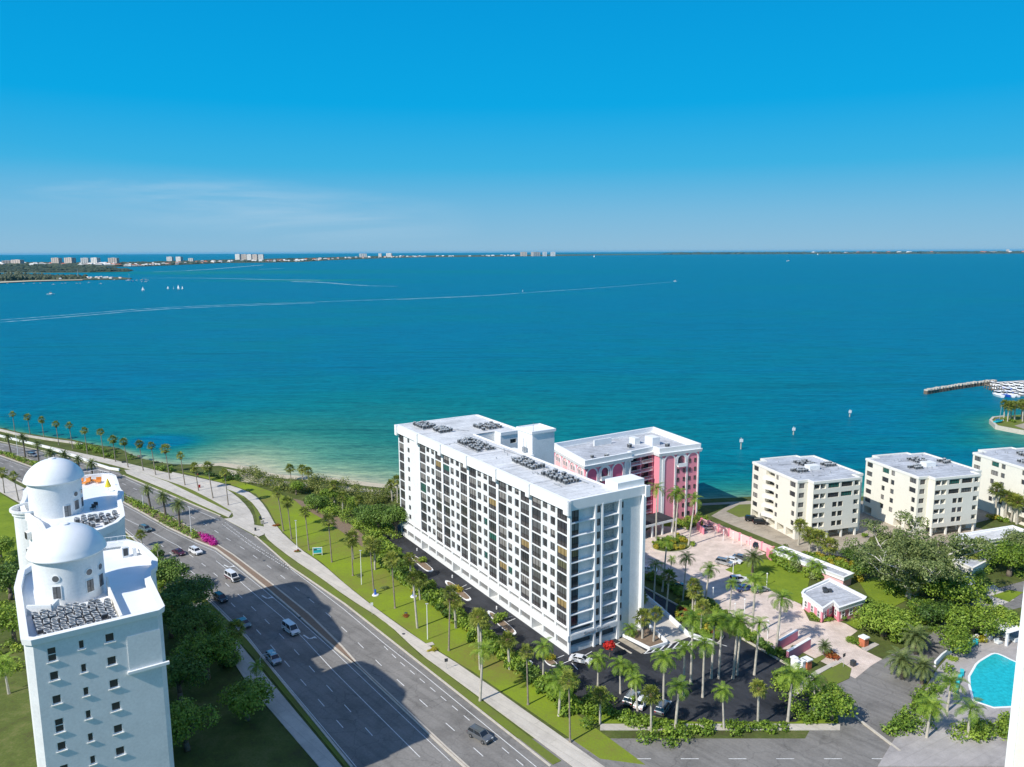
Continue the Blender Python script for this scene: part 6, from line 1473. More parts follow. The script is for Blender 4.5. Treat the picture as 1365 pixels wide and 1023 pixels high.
W_ROW = [((20, 577), 552, 17.5), ((40.5, 581), 556, 37.5), ((59, 585), 559, 56), ((78.5, 593.5), 565, 75), ((97, 598.5), 567, 93), ((116.6, 605), 573.6, 113), ((139, 611.7), 575.6, 134.5), ((154, 616), 585, 151), ((171, 623.4), 588, 165),
         ((191, 627.6), 591, 186), ((207.5, 633.4), 593.5, 202), ((226.6, 639.6), 598, 220.4), ((246.6, 647), 607, 241), ((264.8, 654.5), 621, 259), ((284, 664.5), 621, 276), ((304.4, 674), 629.6, 300)]
for i, (b, cy, cx) in enumerate(W_ROW): palm('fan', *b, cy, 'tall fan palm of the seawall promenade row, %s from the left' % ORD[i], 'fan palms along the seawall promenade', cx, 1.08)
for i in range(5): palm('fan', 0, 0, 0, 'fan palm of the promenade row beyond the left edge', 'fan palms along the seawall promenade', None, 1.08, xy=(-262-i*24, 378+i*16), h=9.5)
PK_ROW = [((378, 708.5), 655, 369.5), ((388.7, 719), 668, 383), ((412, 734), 682, 407), ((442.5, 750), 694, 438), ((470.5, 768), 715, 468.5), ((498.7, 792), 724, 493), ((526.7, 811.4), 744, 522), ((556.4, 838), 770, 550.6), ((598.3, 868), 789, 600), ((640, 893.5), 821, 637)]
for i, (b, cy, cx) in enumerate(PK_ROW): palm('fan' if i not in (7, 9) else 'sabal', *b, cy, 'slim tall palm on the open lawn of the waterside park, %s from the junction' % ORD[i], 'palms in a line on the park lawn', cx, 1.12)
palm('fan', 704, 940, 868, 'park lawn palm at the bottom edge left of the drive', None); palm('fan', 760, 990, 905, 'park lawn palm lowest in the picture', None)
MD = [((15, 606), 582, 10), ((34, 611), 583.5, 31), ((52, 618), 591, 50), ((69, 624), 603, 67), ((88.5, 631), 606, 86.5), ((107, 637), 612, 104.6), ((124.5, 643), 618, 122)]
for i, (b, cy, cx) in enumerate(MD): palm('date', *b, cy, 'date palm in the planted median behind the far dome, %s from the left' % ORD[i], 'date palms of the far median', cx, .92)
for i, (b, cy, cx) in enumerate((((201, 679.5), 652, 196), ((221.7, 690.6), 662, 217.4), ((240, 704), 673, 238))): palm('date', *b, cy, 'dark feathery date palm in the median right of the domes, %s of three' % ORD[i], 'date palms of the near median', cx, 1.0)
for i, (b, cy, cx) in enumerate((((6, 658), 630, 3.7), ((25, 668), 634, 18))): palm('fan', *b, cy, ['fan palm by the pavement at the left edge behind the domes', 'fan palm by the pavement just right of the leftmost one behind the domes'][i], None, cx, 1.1)
palm('sabal', 190, 729, 712, 'short shaggy palm on the verge between the domed building and the road', None, 185.5, .9); palm('coco', 212, 748, 728, 'small upright palm on the verge below the short shaggy one', None, 209, .6)
palm('date', 228, 765, 750, 'round yellow green date palm against the dark trees on the verge', None, 227, .75); palm('fan', 313, 882, 838, 'sunlit fan palm with brown skirt beside the shaded car lane', None, 313, 1.25)
palm('coco', 296, 856, 832, 'dark palm in the shade left of the sunlit fan palm', None, 293, .8); palm('coco', 343, 915, 888, 'small dark palm beside the curved street lamp', None, 342, .7)
for i, (b, cy) in enumerate((((388, 641), 624), ((403.5, 640), 624.5), ((411, 642), 628))): palm('sabal', *b, cy, 'small fan palm standing up over the beach thicket, %s of three' % ORD[i], 'small palms over the beach thicket', None, 1.0)
for i, (b, cy) in enumerate((((446, 672), 647), ((457, 686), 662), ((480, 684), 666), ((523, 668), 645), ((530, 670), 640), ((471, 746), 722))): palm('sabal', *b, cy, 'sabal palm rising out of the park thicket, %s from the left' % ORD[i], 'sabal palms in the park thicket', None, 1.15)
for i, (b, cy, k) in enumerate((((642, 872), 825, 'sabal'), ((679.5, 893), 852, 'sabal'), ((608, 838), 800, 'sabal'), ((500, 760), 728, 'sabal'), ((724, 912), 862, 'coco'), ((560, 800), 772, 'sabal'), ((548, 774), 745, 'sabal'))): palm(k, *b, cy, 'bushy palm in the hedge beside the white slab car park, number %s from the %s' % (ORD[i], 'road') if False else 'bushy palm in the car park hedge, ' + ['below the second island', 'right of the lawn palms near the bottom', 'beside the second parking island', 'behind the blue sculpture lawn', 'large one with drooping fronds by the corner bay', 'level with the first parking island', 'topmost of the hedge'][i], None, None, 1.25 if k == 'sabal' else 1.1)
# corner bed and drive palms
for i, (k, b, cy, cx, s, l) in enumerate((('sabal', (853, 832), 795, 853, 1.0, 'slim palm standing against the end wall of the white slab'), ('sabal', (856, 853), 822, 857, 1.15, 'thick trunked palm in the walled bed, left one'), ('sabal', (871, 857), 818, 874, 1.1, 'thick trunked palm in the walled bed, right one'),
      ('coco', (840, 850), 838, 841, .75, 'low bushy palm at the corner of the end wall'), ('coco', (748, 922), 893, 748, .9, 'feathery palm below the white car by the corner'), ('coco', (797, 915), 878, 797, .95, 'feathery palm at the bottom left of the red bloom'),
      ('coco', (827, 925), 885, 826, .95, 'feathery palm just right of the red bloom'), ('coco', (842, 930), 892, 841, .8, 'feathery palm lowest right of the red bloom'))): palm(k, *b, cy, l, None, cx, s)
RY = [((874.4, 725), 655, 873), ((896, 721), 662, 897.5), ((899.5, 723), 660, 901), ((917.6, 728), 668, 925), ((883, 789), 724, 886), ((871.5, 802), 756, 871.5), ((893, 767), 745, 893), ((910, 803), 745, 912), ((938.4, 813), 760, 942), ((971.6, 822), 778, 972.4), ((1002, 848), 778, 1002.7), ((1034.4, 868), 802, 1037)]
RL = ['tall royal palm in front of the pink block, leftmost by the ring bed', 'left of the twin royal palms in the ring bed of the court', 'right of the twin royal palms in the ring bed of the court', 'royal palm at the right of the ring bed before the pink block', 'dark royal palm in the shade just below the ring bed', 'shaded palm nearest the end wall of the white slab on the court side',
      'small bare looking palm at the edge of the court shade', 'small royal palm with drooping dark crown at the edge of the shade', 'royal palm halfway along the hedge by the hatched drive', 'slender palm in the court with a narrow crown', 'tallest royal palm in the middle of the paved court', 'royal palm with a green shaft nearest the red entrance walls']
for i, (b, cy, cx) in enumerate(RY): palm('royal', *b, cy, RL[i], None, cx, (.95, .95, .95, .95, .85, .8, .5, .7, .85, .62, .95, 1.05)[i])
for i, (b, cy, cx) in enumerate((((888, 817), 768, 891.7), ((923, 817), 778, 924), ((926, 818), 788, 927), ((933.5, 843), 808, 936))): palm('sabal', *b, cy, 'palm with a light green round crown between the two drives, %s from the left' % ORD[i], 'round crowned palms between the drives', cx, 1.0)
palm('date', 1002.6, 768, 743, 'date palm standing alone on the court lawn', None, 1004, 1.05); palm('date', 1100, 876, 861, 'small round date palm in the entrance island', None, 1099, .62)
BR = [((920.6, 912), 829, 920.6), ((948, 905), 829, 949), ((957.7, 905), 834, 958.5), ((977, 905), 832, 979.7), ((982, 900), 836, 983.5), ((1005.5, 900), 834, 1007.7), ((910.8, 928), 867, 910), ((884, 945), 881, 883), ((936.5, 930), 861, 935.8)]
for i, (b, cy, cx) in enumerate(BR): palm('royal', *b, cy, 'royal palm of the clump over the dark drive at the bottom, %s from the left' % ORD[[2, 4, 5, 6, 7, 8, 1, 0, 3][i]], 'royal palms over the dark drive', cx, (.92, .95, .9, .95, .9, .9, .9, .85, .85)[i])
for i, (b, cy) in enumerate((((1064, 727), 699.5), ((1079, 737), 712), ((1089, 743), 716), ((1105, 747), 726))): palm('sabal', *b, cy, 'palm in front of the leftmost cream block, %s from the left' % ORD[i], 'palms before the leftmost cream block', None, 1.3)
for i, (b, cy) in enumerate((((1327, 692), 652), ((1340, 694), 661), ((1347, 696), 665), ((1355, 699), 668))): palm('sabal', *b, cy, 'palm before the rightmost cream block, %s from the left' % ORD[i], 'palms before the rightmost cream block', None, 1.4)
for i, (k, b, cy, s, l) in enumerate((('sabal', (1293, 758), 734, 1.2, 'fan palm by the low house right of the grey tree'), ('sabal', (1305, 760), 727, 1.2, 'taller fan palm by the low house right of the grey tree'), ('coco', (1303, 786), 767, .8, 'left palm of the small cluster beside the cream shed'), ('coco', (1308, 787), 764, .85, 'right palm of the small cluster beside the cream shed'),
      ('date', (1221, 872), 848, 1.15, 'large drooping palm over the side street'), ('date', (1203, 905), 880, 1.1, 'large drooping palm at the bottom left of the side street'), ('date', (1229, 912), 888, 1.1, 'large drooping palm at the bottom beside the pool wall'), ('sabal', (1180, 692), 668, 1.1, 'fan palm between the two left cream blocks'), ('coco', (12, 925), 884, 1.15, 'big feathery palm at the bottom left corner'), ('sabal', (1257, 785), 757, 1.2, 'fan palm growing inside the grey tree')))  : palm(k, *b, cy, l, None, None, s)
for i, (b, cy) in enumerate((((1338, 561), 538), ((1343, 562), 541), ((1347, 560), 539), ((1352, 561), 540), ((1361, 559), 538), ((1363, 562), 541), ((1374, 560), 538))): palm('sabal', *b, cy, 'palm of the clump on the green point at the right edge, %s from the left' % ORD[i], 'palms on the green point', None, 1.5, z=.1)

# ---- trees
def banyan():
    X, Y = G(1216, 797); r = random.Random(21); t = empty('banyan_tree', (X, Y, 0), 0, 'huge spreading grey limbed tree in front of the cream blocks', 'tree'); tb = MB().mat(M['bark_grey']); lobes = []
    for i in range(11):
        a = i*.575+r.uniform(-.2, .2); L_ = r.uniform(11, 15.5); h = r.uniform(6, 14.5)
        pts = [Vector((math.cos(a)*.4, math.sin(a)*.4, 1.2))]
        for q in range(1, 5): f = q/4; pts.append(Vector((math.cos(a+.25*math.sin(q))*L_*f**1.1*.9, math.sin(a+.25*math.sin(q))*L_*f**1.1*.9, 1.5+h*f**.75+r.uniform(-.4, .4))))
        tb.path(pts, [.55, .42, .30, .2, .1], 7)
        for q in range(2, 5):
            for j in range(4): b = pts[q]+Vector((r.uniform(-3, 3), r.uniform(-3, 3), r.uniform(.4, 2.6))); tb.path([pts[q], pts[q].lerp(b, .5)+Vector((0, 0, .4)), b], [.17, .11, .05], 5); lobes.append((*b, r.uniform(1.3, 2.3)))
    for j in range(16): a = r.uniform(0, 6.28); d = r.uniform(0, 5); lobes.append((d*math.cos(a), d*math.sin(a), r.uniform(10, 15.5), r.uniform(1.4, 2.4)))
    for q in range(5): a = q*1.25; tb.path([(1.2*math.cos(a), 1.2*math.sin(a), -.1), (.5*math.cos(a), .5*math.sin(a), 2.5)], [.6, .4], 6)
    tb.build('trunk', t, True); crown_mesh(lobes, 26000, .34, 5, M['leaf_olive'], .40, .8).build('crown', t)
banyan()
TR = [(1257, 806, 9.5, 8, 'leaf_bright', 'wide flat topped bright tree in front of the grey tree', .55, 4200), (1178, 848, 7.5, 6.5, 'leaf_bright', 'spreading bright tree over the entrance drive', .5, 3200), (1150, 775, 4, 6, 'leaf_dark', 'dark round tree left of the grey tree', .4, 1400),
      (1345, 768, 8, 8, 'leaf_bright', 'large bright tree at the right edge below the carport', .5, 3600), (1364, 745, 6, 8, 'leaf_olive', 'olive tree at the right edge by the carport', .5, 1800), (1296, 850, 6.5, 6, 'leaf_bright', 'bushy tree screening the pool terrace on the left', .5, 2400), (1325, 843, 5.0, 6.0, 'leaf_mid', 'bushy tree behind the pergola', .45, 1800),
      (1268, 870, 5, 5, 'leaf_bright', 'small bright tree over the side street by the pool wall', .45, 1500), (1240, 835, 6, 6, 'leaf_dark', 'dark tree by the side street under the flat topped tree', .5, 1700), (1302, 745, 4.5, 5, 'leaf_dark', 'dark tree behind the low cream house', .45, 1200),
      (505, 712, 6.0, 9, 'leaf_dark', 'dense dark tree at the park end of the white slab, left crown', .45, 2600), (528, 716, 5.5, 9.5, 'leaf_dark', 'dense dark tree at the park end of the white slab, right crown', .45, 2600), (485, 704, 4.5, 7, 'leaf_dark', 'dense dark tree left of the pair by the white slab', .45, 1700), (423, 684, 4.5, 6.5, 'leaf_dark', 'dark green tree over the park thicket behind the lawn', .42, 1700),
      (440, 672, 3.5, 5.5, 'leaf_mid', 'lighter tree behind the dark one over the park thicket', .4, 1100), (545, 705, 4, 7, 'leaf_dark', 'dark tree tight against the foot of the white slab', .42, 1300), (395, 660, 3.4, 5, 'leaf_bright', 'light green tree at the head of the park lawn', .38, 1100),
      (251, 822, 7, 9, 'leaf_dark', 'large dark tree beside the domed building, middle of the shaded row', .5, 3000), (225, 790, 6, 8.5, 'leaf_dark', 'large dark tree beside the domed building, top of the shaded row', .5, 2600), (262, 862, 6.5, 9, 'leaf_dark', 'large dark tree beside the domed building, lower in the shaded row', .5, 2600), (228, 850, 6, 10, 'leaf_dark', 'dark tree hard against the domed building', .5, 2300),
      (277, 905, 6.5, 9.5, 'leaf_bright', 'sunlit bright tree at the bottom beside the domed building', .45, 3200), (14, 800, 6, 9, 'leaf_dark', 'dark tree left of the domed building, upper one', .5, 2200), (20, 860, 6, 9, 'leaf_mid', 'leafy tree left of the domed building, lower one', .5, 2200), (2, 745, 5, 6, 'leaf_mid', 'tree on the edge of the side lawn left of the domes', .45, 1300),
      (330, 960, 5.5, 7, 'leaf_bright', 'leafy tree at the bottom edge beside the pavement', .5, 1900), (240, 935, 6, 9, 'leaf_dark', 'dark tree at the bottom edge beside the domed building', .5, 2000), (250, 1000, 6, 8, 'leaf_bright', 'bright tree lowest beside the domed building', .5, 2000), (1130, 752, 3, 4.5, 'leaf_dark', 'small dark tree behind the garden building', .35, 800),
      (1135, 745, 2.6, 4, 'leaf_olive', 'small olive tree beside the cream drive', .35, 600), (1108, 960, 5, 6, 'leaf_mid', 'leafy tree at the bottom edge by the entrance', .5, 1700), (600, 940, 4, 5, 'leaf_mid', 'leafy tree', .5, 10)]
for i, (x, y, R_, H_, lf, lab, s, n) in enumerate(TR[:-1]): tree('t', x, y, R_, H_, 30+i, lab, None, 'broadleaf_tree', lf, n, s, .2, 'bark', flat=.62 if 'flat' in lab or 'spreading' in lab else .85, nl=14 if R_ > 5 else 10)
# clumping palms / traveller shrubs beside the court lawn
for i, (x, y, cyy, l) in enumerate(((1036, 748, 735, 'left'), (1048, 752, 737, 'middle'), (1060, 760, 742, 'right'), (1082, 768, 750, 'far right'), (1092, 772, 755, 'last'))):
    palm('coco', x, y, cyy, 'clumping feathery palm behind the court lawn, %s of the group' % ORD[i], 'clumping palms behind the court lawn', None, .85)
    for k in range(3): p = G(x+rnd.uniform(-6, 6), y+rnd.uniform(-2, 3)); shrub(*p, rnd.uniform(1.4, 2.2), rnd.uniform(1.8, 3), rnd.choice(('leaf_mid', 'leaf_dark', 'leaf_olive')), 'shrub at the back of the court lawn', 'shrubs at the back of the court lawn')
def scatter(px_poly, n, s0, s1, h0, h1, leaves, label, group, name='shrub', zz=0.0, seed=1, mind=0.0, cat='shrub'):
    r = random.Random(seed); P = GP(px_poly, zz); xs = [p[0] for p in P]; ys = [p[1] for p in P]; k = 0; it = 0; used = []
    while k < n and it < n*80:
        it += 1; p = (r.uniform(min(xs), max(xs)), r.uniform(min(ys), max(ys)))
        if not in_poly(p, P) or any(math.dist(p, q) < mind for q in used): continue
        used.append(p); k += 1; s = r.uniform(s0, s1); shrub(p[0], p[1], s, r.uniform(h0, h1), r.choice(leaves), label, group, name, zz, cat)
hedge = [(488, 722), (500, 718), (531, 745), (552, 766), (585, 798), (640, 843), (700, 892), (770, 950), (756, 950), (690, 897), (640, 858), (600, 824), (560, 795), (525, 768), (498, 742)]
scatter(hedge, 120, 1.5, 2.6, 1.9, 3.3, ['leaf_mid', 'leaf_bright', 'leaf_mid', 'leaf_dark'], 'bushy green shrub in the hedge between the park lawn and the slab car park', 'shrubs of the car park hedge', 'hedge_shrub', seed=3, mind=1.25)
scatter([(500, 740), (560, 790), (640, 852), (700, 895), (694, 898), (630, 852), (550, 792), (495, 745)], 12, .8, 1.2, .8, 1.3, ['leaf_yellow'], 'yellow leaved shrub at the lawn edge of the car park hedge', 'yellow shrubs of the car park hedge', 'croton_shrub', seed=5, mind=4)
# beach thicket
def thicket(name, px_poly, n, size, hgt, leaf, label, seed, zb=0.0):
    r = random.Random(seed); P = GP(px_poly, zb); xs = [p[0] for p in P]; ys = [p[1] for p in P]; lobes = []; it = 0
    while len(lobes) < n and it < n*80:
        it += 1; p = (r.uniform(min(xs), max(xs)), r.uniform(min(ys), max(ys)))
        if not in_poly(p, P): continue
        h = hgt*(.55+.8*abs(noise.noise(Vector((p[0]*.08, p[1]*.08, seed))))+r.uniform(0, .25)); lobes.append((p[0], p[1], zb+h-size*.6, size*r.uniform(.7, 1.15))); lobes.append((p[0]+r.uniform(-1, 1), p[1]+r.uniform(-1, 1), zb+h*.4, size))
    tag(crown_mesh(lobes, n*80, .31, seed, M[leaf], .12, .8).build(name), label, 'thicket', kind='stuff')
thicket('sea_grape_thicket', [(312, 630), (345, 634), (367, 641), (400, 644.5), (431, 646), (470, 650.5), (515, 656), (545, 661), (545, 676), (500, 674), (460, 668), (430, 668), (395, 660), (360, 652), (330, 645)], 260, 2.1, 3.6, 'leaf_seagrape', 'olive green sea grape thicket growing along the back of the beach', 41)
thicket('park_thicket', [(392, 662), (430, 668), (470, 672), (520, 690), (530, 715), (515, 725), (490, 715), (460, 700), (425, 685), (400, 674)], 170, 1.9, 3.2, 'leaf_mid', 'tangled green thicket behind the park lawn near the white slab', 42)
thicket('seawall_thicket', [(98, 594), (125, 598), (150, 604), (176, 613), (170, 616), (140, 609), (110, 601)], 44, 1.3, 2.0, 'leaf_mid', 'low green bushes on the rocks along the seawall', 43)
thicket('seawall_thicket', [(205, 623), (236, 627), (240, 632), (210, 629)], 14, 1.2, 1.8, 'leaf_mid', 'low green bushes by the shore below the promenade palms', 44)
thicket('seawall_thicket', [(255, 629), (280, 633), (310, 634), (325, 643), (310, 645), (280, 639), (258, 635)], 30, 1.2, 2.2, 'leaf_dark', 'bushes between the promenade lawn and the beach', 45)
for (nm, px_, n_, hh, lf, lab, sd_) in (('median_hedge', [(0, 602), (57, 620), (110, 639), (154, 656.5), (224, 689), (268, 713), (262, 720), (224, 702), (189, 682), (154, 662.5), (100, 642), (46, 622.6), (0, 606)], 520, .9, 'leaf_mid', 'low clipped hedge filling the planted median', 46),
      ('median_hedge', [(-140, 571.5), (0, 602), (0, 606), (-140, 575)], 90, .9, 'leaf_mid', 'low hedge of the median beyond the left edge', 47),
      ('bougainvillea_bed', [(266, 713), (276, 715), (289, 726), (287, 730), (272, 723)], 60, .9, 'leaf_magenta', 'magenta bougainvillea mound at the tip of the planted median', 48)):
    r = random.Random(sd_); P = GP(px_); xs = [p[0] for p in P]; ys = [p[1] for p in P]; lobes = []
    while len(lobes) < n_:
        p = (r.uniform(min(xs), max(xs)), r.uniform(min(ys), max(ys)))
        if in_poly(p, P): lobes.append((p[0], p[1], .45, r.uniform(.7, 1.1)))
    o = crown_mesh(lobes, n_*24, .32, sd_, M[lf], .1, .8).build(nm); tag(o, lab, 'hedge', kind='stuff')
# rocks along the shore
r = random.Random(8); rb = MB().mat(M['rock']); pth = resample(GP([(140, 603), (159, 605), (174, 613), (189, 618.5), (212, 623), (240, 626)], WATER_Z), .8)
for p in pth*2:
    x, y, s = p[0]+r.gauss(0, 1.4), p[1]+r.gauss(-.3, 1.4), r.uniform(.5, 1.2); T = Matrix.Translation((x, y, -1.3+s*.2)) @ Matrix.Rotation(r.uniform(0, 3), 4, Vector((r.random(), r.random(), r.random())).normalized())
    rb.T = T; rb.box(-s*.6, s*.6, -s*.5, s*.5, -s*.4, s*.4); rb.T = None
tag(rb.build('shore_rocks'), 'dark boulders strewn along the waterline below the promenade', 'rocks', kind='stuff')
# court and drive planting
scatter([(905, 800), (925, 812), (950, 832), (957, 842), (960, 852), (950, 855), (925, 842), (898, 820)], 38, .9, 1.5, .9, 1.6, ['leaf_mid', 'leaf_bright', 'leaf_yellow', 'leaf_red', 'leaf_mid'], 'green and yellow leaved shrub in the bed between the court and the hatched drive', 'shrubs between the court and the drive', seed=11, mind=.9)
scatter([(862, 772), (905, 794), (950, 815), (990, 850), (1040, 880), (1052, 885), (1035, 870), (990, 842), (948, 806), (905, 788), (862, 766)], 62, .9, 1.6, 1.0, 1.8, ['leaf_dark', 'leaf_mid', 'leaf_bright'], 'hedge shrub along the near side of the paved court', 'hedge shrubs along the court', 'hedge_shrub', seed=12, mind=1.0)
scatter([(866, 727), (885, 717), (910, 716), (922, 727), (915, 733), (890, 736), (870, 732)], 22, .9, 1.5, .8, 1.5, ['leaf_bright', 'leaf_mid', 'leaf_yellow'], 'shrub in the round bed of the court', 'shrubs in the round bed', seed=13, mind=1.0, zz=.2)
scatter([(896, 697), (935, 690), (944, 696), (932, 706), (905, 708)], 20, 1.0, 1.7, 1.2, 2.4, ['leaf_dark', 'leaf_mid', 'leaf_seagrape'], 'shrub at the foot of the pink block', 'shrubs at the foot of the pink block', seed=14, mind=1.2)
scatter([(1040, 742), (1065, 752), (1105, 762), (1104, 768), (1075, 766), (1045, 752)], 20, 1.2, 2.2, 1.5, 2.6, ['leaf_mid', 'leaf_dark', 'leaf_olive', 'leaf_red'], 'mixed shrub at the back of the court lawn beside the garden building', 'shrubs beside the garden building', seed=15, mind=1.2)
for i, (x, y, s, h, lf, lab) in enumerate(((1086, 824, 1.3, 1.1, 'leaf_mid', 'clipped bush left of the gatehouse corner'), (1092, 828, 1.2, 1.0, 'leaf_mid', 'clipped bush at the gatehouse front corner'), (1102, 827, 1.2, 1.0, 'leaf_mid', 'bush under the gatehouse recess'), (1122, 826, 1.4, 1.3, 'leaf_dark', 'bush at the near right corner of the gatehouse'),
      (1134, 820, 1.7, 1.4, 'leaf_bright', 'large bush below the gatehouse windows'), (1144, 816, 1.6, 1.4, 'leaf_bright', 'second large bush below the gatehouse windows'), (1156, 808, 2, 2.2, 'leaf_dark', 'dark shrub at the far right corner of the gatehouse'), (1166, 812, 1.3, 1.3, 'leaf_dark', 'single dark shrub on the lawn right of the gatehouse'),
      (1143, 775, 1.7, 1.8, 'leaf_yellow', 'yellow shrub at the end of the garden building'), (1134, 856, 1.2, 1.0, 'leaf_mid', 'bush at the corner of the entrance drive'), (1141, 859, 1.1, .9, 'leaf_mid', 'bush beside the far brick gate pier'), (1107, 878, 1.8, 1.5, 'leaf_red', 'reddish shrub under the small date palm'), (1050, 872, 1.1, .8, 'leaf_dark', 'dark clipped hedge piece between the two red entrance walls'), (1060, 866, 1.1, .8, 'leaf_dark', 'second dark hedge piece between the red entrance walls'),
      (562, 750, 1.9, 1.5, 'leaf_bright', 'round bush in the first parking island'), (611, 788, 1.9, 1.3, 'leaf_yellow', 'yellowish bush in the second parking island'), (666, 829, 2.3, 1.9, 'leaf_bright', 'round bush in the third parking island'), (733, 880, 1.6, 1.5, 'leaf_yellow', 'bright yellow bush in the corner island'), (1307, 856, 1.7, 1.4, 'leaf_yellow', 'bush in the white planter by the pool'), (1272, 882, 1.5, 1.0, 'leaf_mid', 'low bush by the pool wall'),
      (1337, 695, 2.2, 1.6, 'leaf_mid', 'hedge bush under the palms of the right cream block'), (1325, 692, 2.2, 1.6, 'leaf_yellow', 'yellowish hedge bush under the palms of the right cream block'), (1150, 716, 1.4, 1.2, 'leaf_mid', 'bush at the right foot of the leftmost cream block'), (1342, 561.5, 2.4, 2.0, 'leaf_bright', 'bush on the tip of the green point'), (1350, 563, 2.0, 1.6, 'leaf_bright', 'second bush on the green point beside the path'))):
    shrub(*G(x, y), s, h, lf, lab, None)
scatter([(1200, 812), (1230, 800), (1262, 815), (1300, 790), (1322, 784), (1330, 800), (1300, 815), (1260, 838), (1225, 850), (1185, 862), (1175, 850)], 26, 1.4, 2.4, 1.2, 2.4, ['leaf_dark', 'leaf_mid', 'leaf_bright'], 'garden shrub beside the side street', 'garden shrubs beside the side street', seed=16, mind=2.0)
thicket('garden_thicket', [(1160, 770), (1190, 745), (1280, 745), (1340, 730), (1365, 735), (1365, 765), (1320, 780), (1270, 782), (1230, 800), (1190, 800)], 110, 1.5, 2.4, 'leaf_mid', 'tangle of garden shrubs round the cream houses behind the grey tree', 110)
scatter([(1060, 742), (1100, 744), (1135, 758), (1150, 768), (1128, 764), (1090, 752), (1040, 733)], 24, 1.1, 1.9, 1.2, 2.2, ['leaf_bright', 'leaf_mid', 'leaf_yellow'], 'shrub in the border between the cream drive and the garden building', 'shrubs behind the garden building', seed=18, mind=1.1)
scatter([(195, 735), (215, 745), (250, 790), (290, 840), (318, 880), (300, 900), (262, 850), (215, 790), (190, 760)], 46, 1.2, 2.2, 1.2, 2.4, ['leaf_mid', 'leaf_bright', 'leaf_dark'], 'shrub on the verge beside the domed building', 'shrubs on the verge by the domes', seed=19, mind=1.5)
thicket('garden_thicket', [(-60, 740), (26, 740), (34, 800), (30, 900), (-60, 940)], 110, 1.5, 2.4, 'leaf_mid', 'tangle of garden shrubs left of the domed building', 110)
thicket('garden_thicket', [(700, 905), (745, 900), (800, 925), (880, 955), (1000, 990), (860, 998), (760, 960)], 60, 1.5, 2.4, 'leaf_mid', 'tangle of shrubs in the bottom bed before the car park', 60)
thicket('garden_thicket', [(1030, 905), (1060, 895), (1100, 905), (1130, 940), (1060, 960)], 40, 1.5, 2.4, 'leaf_mid', 'tangle of shrubs in the bottom bed by the entrance', 40)
thicket('garden_thicket', [(1180, 985), (1230, 925), (1262, 890), (1275, 900), (1250, 940), (1225, 985)], 60, 1.5, 2.2, 'leaf_mid', 'planting between the side street and the pool terrace at the bottom right', 61)
thicket('garden_thicket', [(1260, 985), (1300, 968), (1345, 965), (1345, 985)], 40, 1.5, 2.2, 'leaf_bright', 'planting at the bottom of the pool terrace', 62)
for i, (x, y, cyy) in enumerate(((1262, 950, 915), (1235, 985, 945), (1290, 985, 950))): palm('royal', x, y, cyy, 'palm in the bottom right corner beside the pool terrace, %s from the left' % ORD[[1, 0, 2][i]], 'palms beside the pool terrace', None, .9)
for i, (x, y, cyy) in enumerate(((640, 935, 870), (850, 948, 905), (868, 975, 925), (900, 972, 918), (965, 972, 920), (1010, 968, 915), (1050, 962, 905), (1085, 956, 905), (800, 965, 925), (745, 955, 915))): palm(('royal', 'coco', 'sabal')[i % 3], x, y, cyy, 'palm in the planted strip at the bottom edge of the picture, %s from the left' % ORD[[0, 3, 4, 5, 6, 7, 8, 9, 2, 1][i]], 'palms in the bottom planted strip', None, .95)
thicket('garden_thicket', [(770, 938), (820, 955), (930, 968), (1060, 966), (1112, 944), (1100, 956), (1060, 976), (930, 978), (820, 966), (770, 950)], 90, 1.1, 1.5, 'leaf_bright', 'low planting along the bottom edge of the dark drive', 63)
c = G(812, 878); t = empty('poinciana_tree', (*c, 0), 0, 'small tree covered in scarlet bloom at the corner of the white slab', 'tree'); MB().mat(M['bark']).path([(0, 0, 0), (.2, 0, 1.6), (.1, .1, 2.6)], [.15, .12, .08], 7).build('trunk', t); crown_mesh([(0, 0, 3.1, 1.2), (.6, .3, 2.8, .9), (-.6, -.2, 2.9, .8)], 420, .28, 9, M['leaf_poinciana'], .15, .8).build('crown', t)
for i, (x, y) in enumerate(((397, 736), (368, 702), (513, 785), (538, 822), (480, 768), (576, 868))):
    for k in range(2): shrub(*G(x+rnd.uniform(-2.5, 2.5), y+rnd.uniform(-1, 1)), rnd.uniform(.8, 1.2), rnd.uniform(.4, .7), rnd.choice(('leaf_red', 'leaf_olive', 'leaf_yellow')), 'low reddish plant in a lawn bed by the park path', 'low bedding plants on the park lawn', 'bedding_plant', cat='plant')
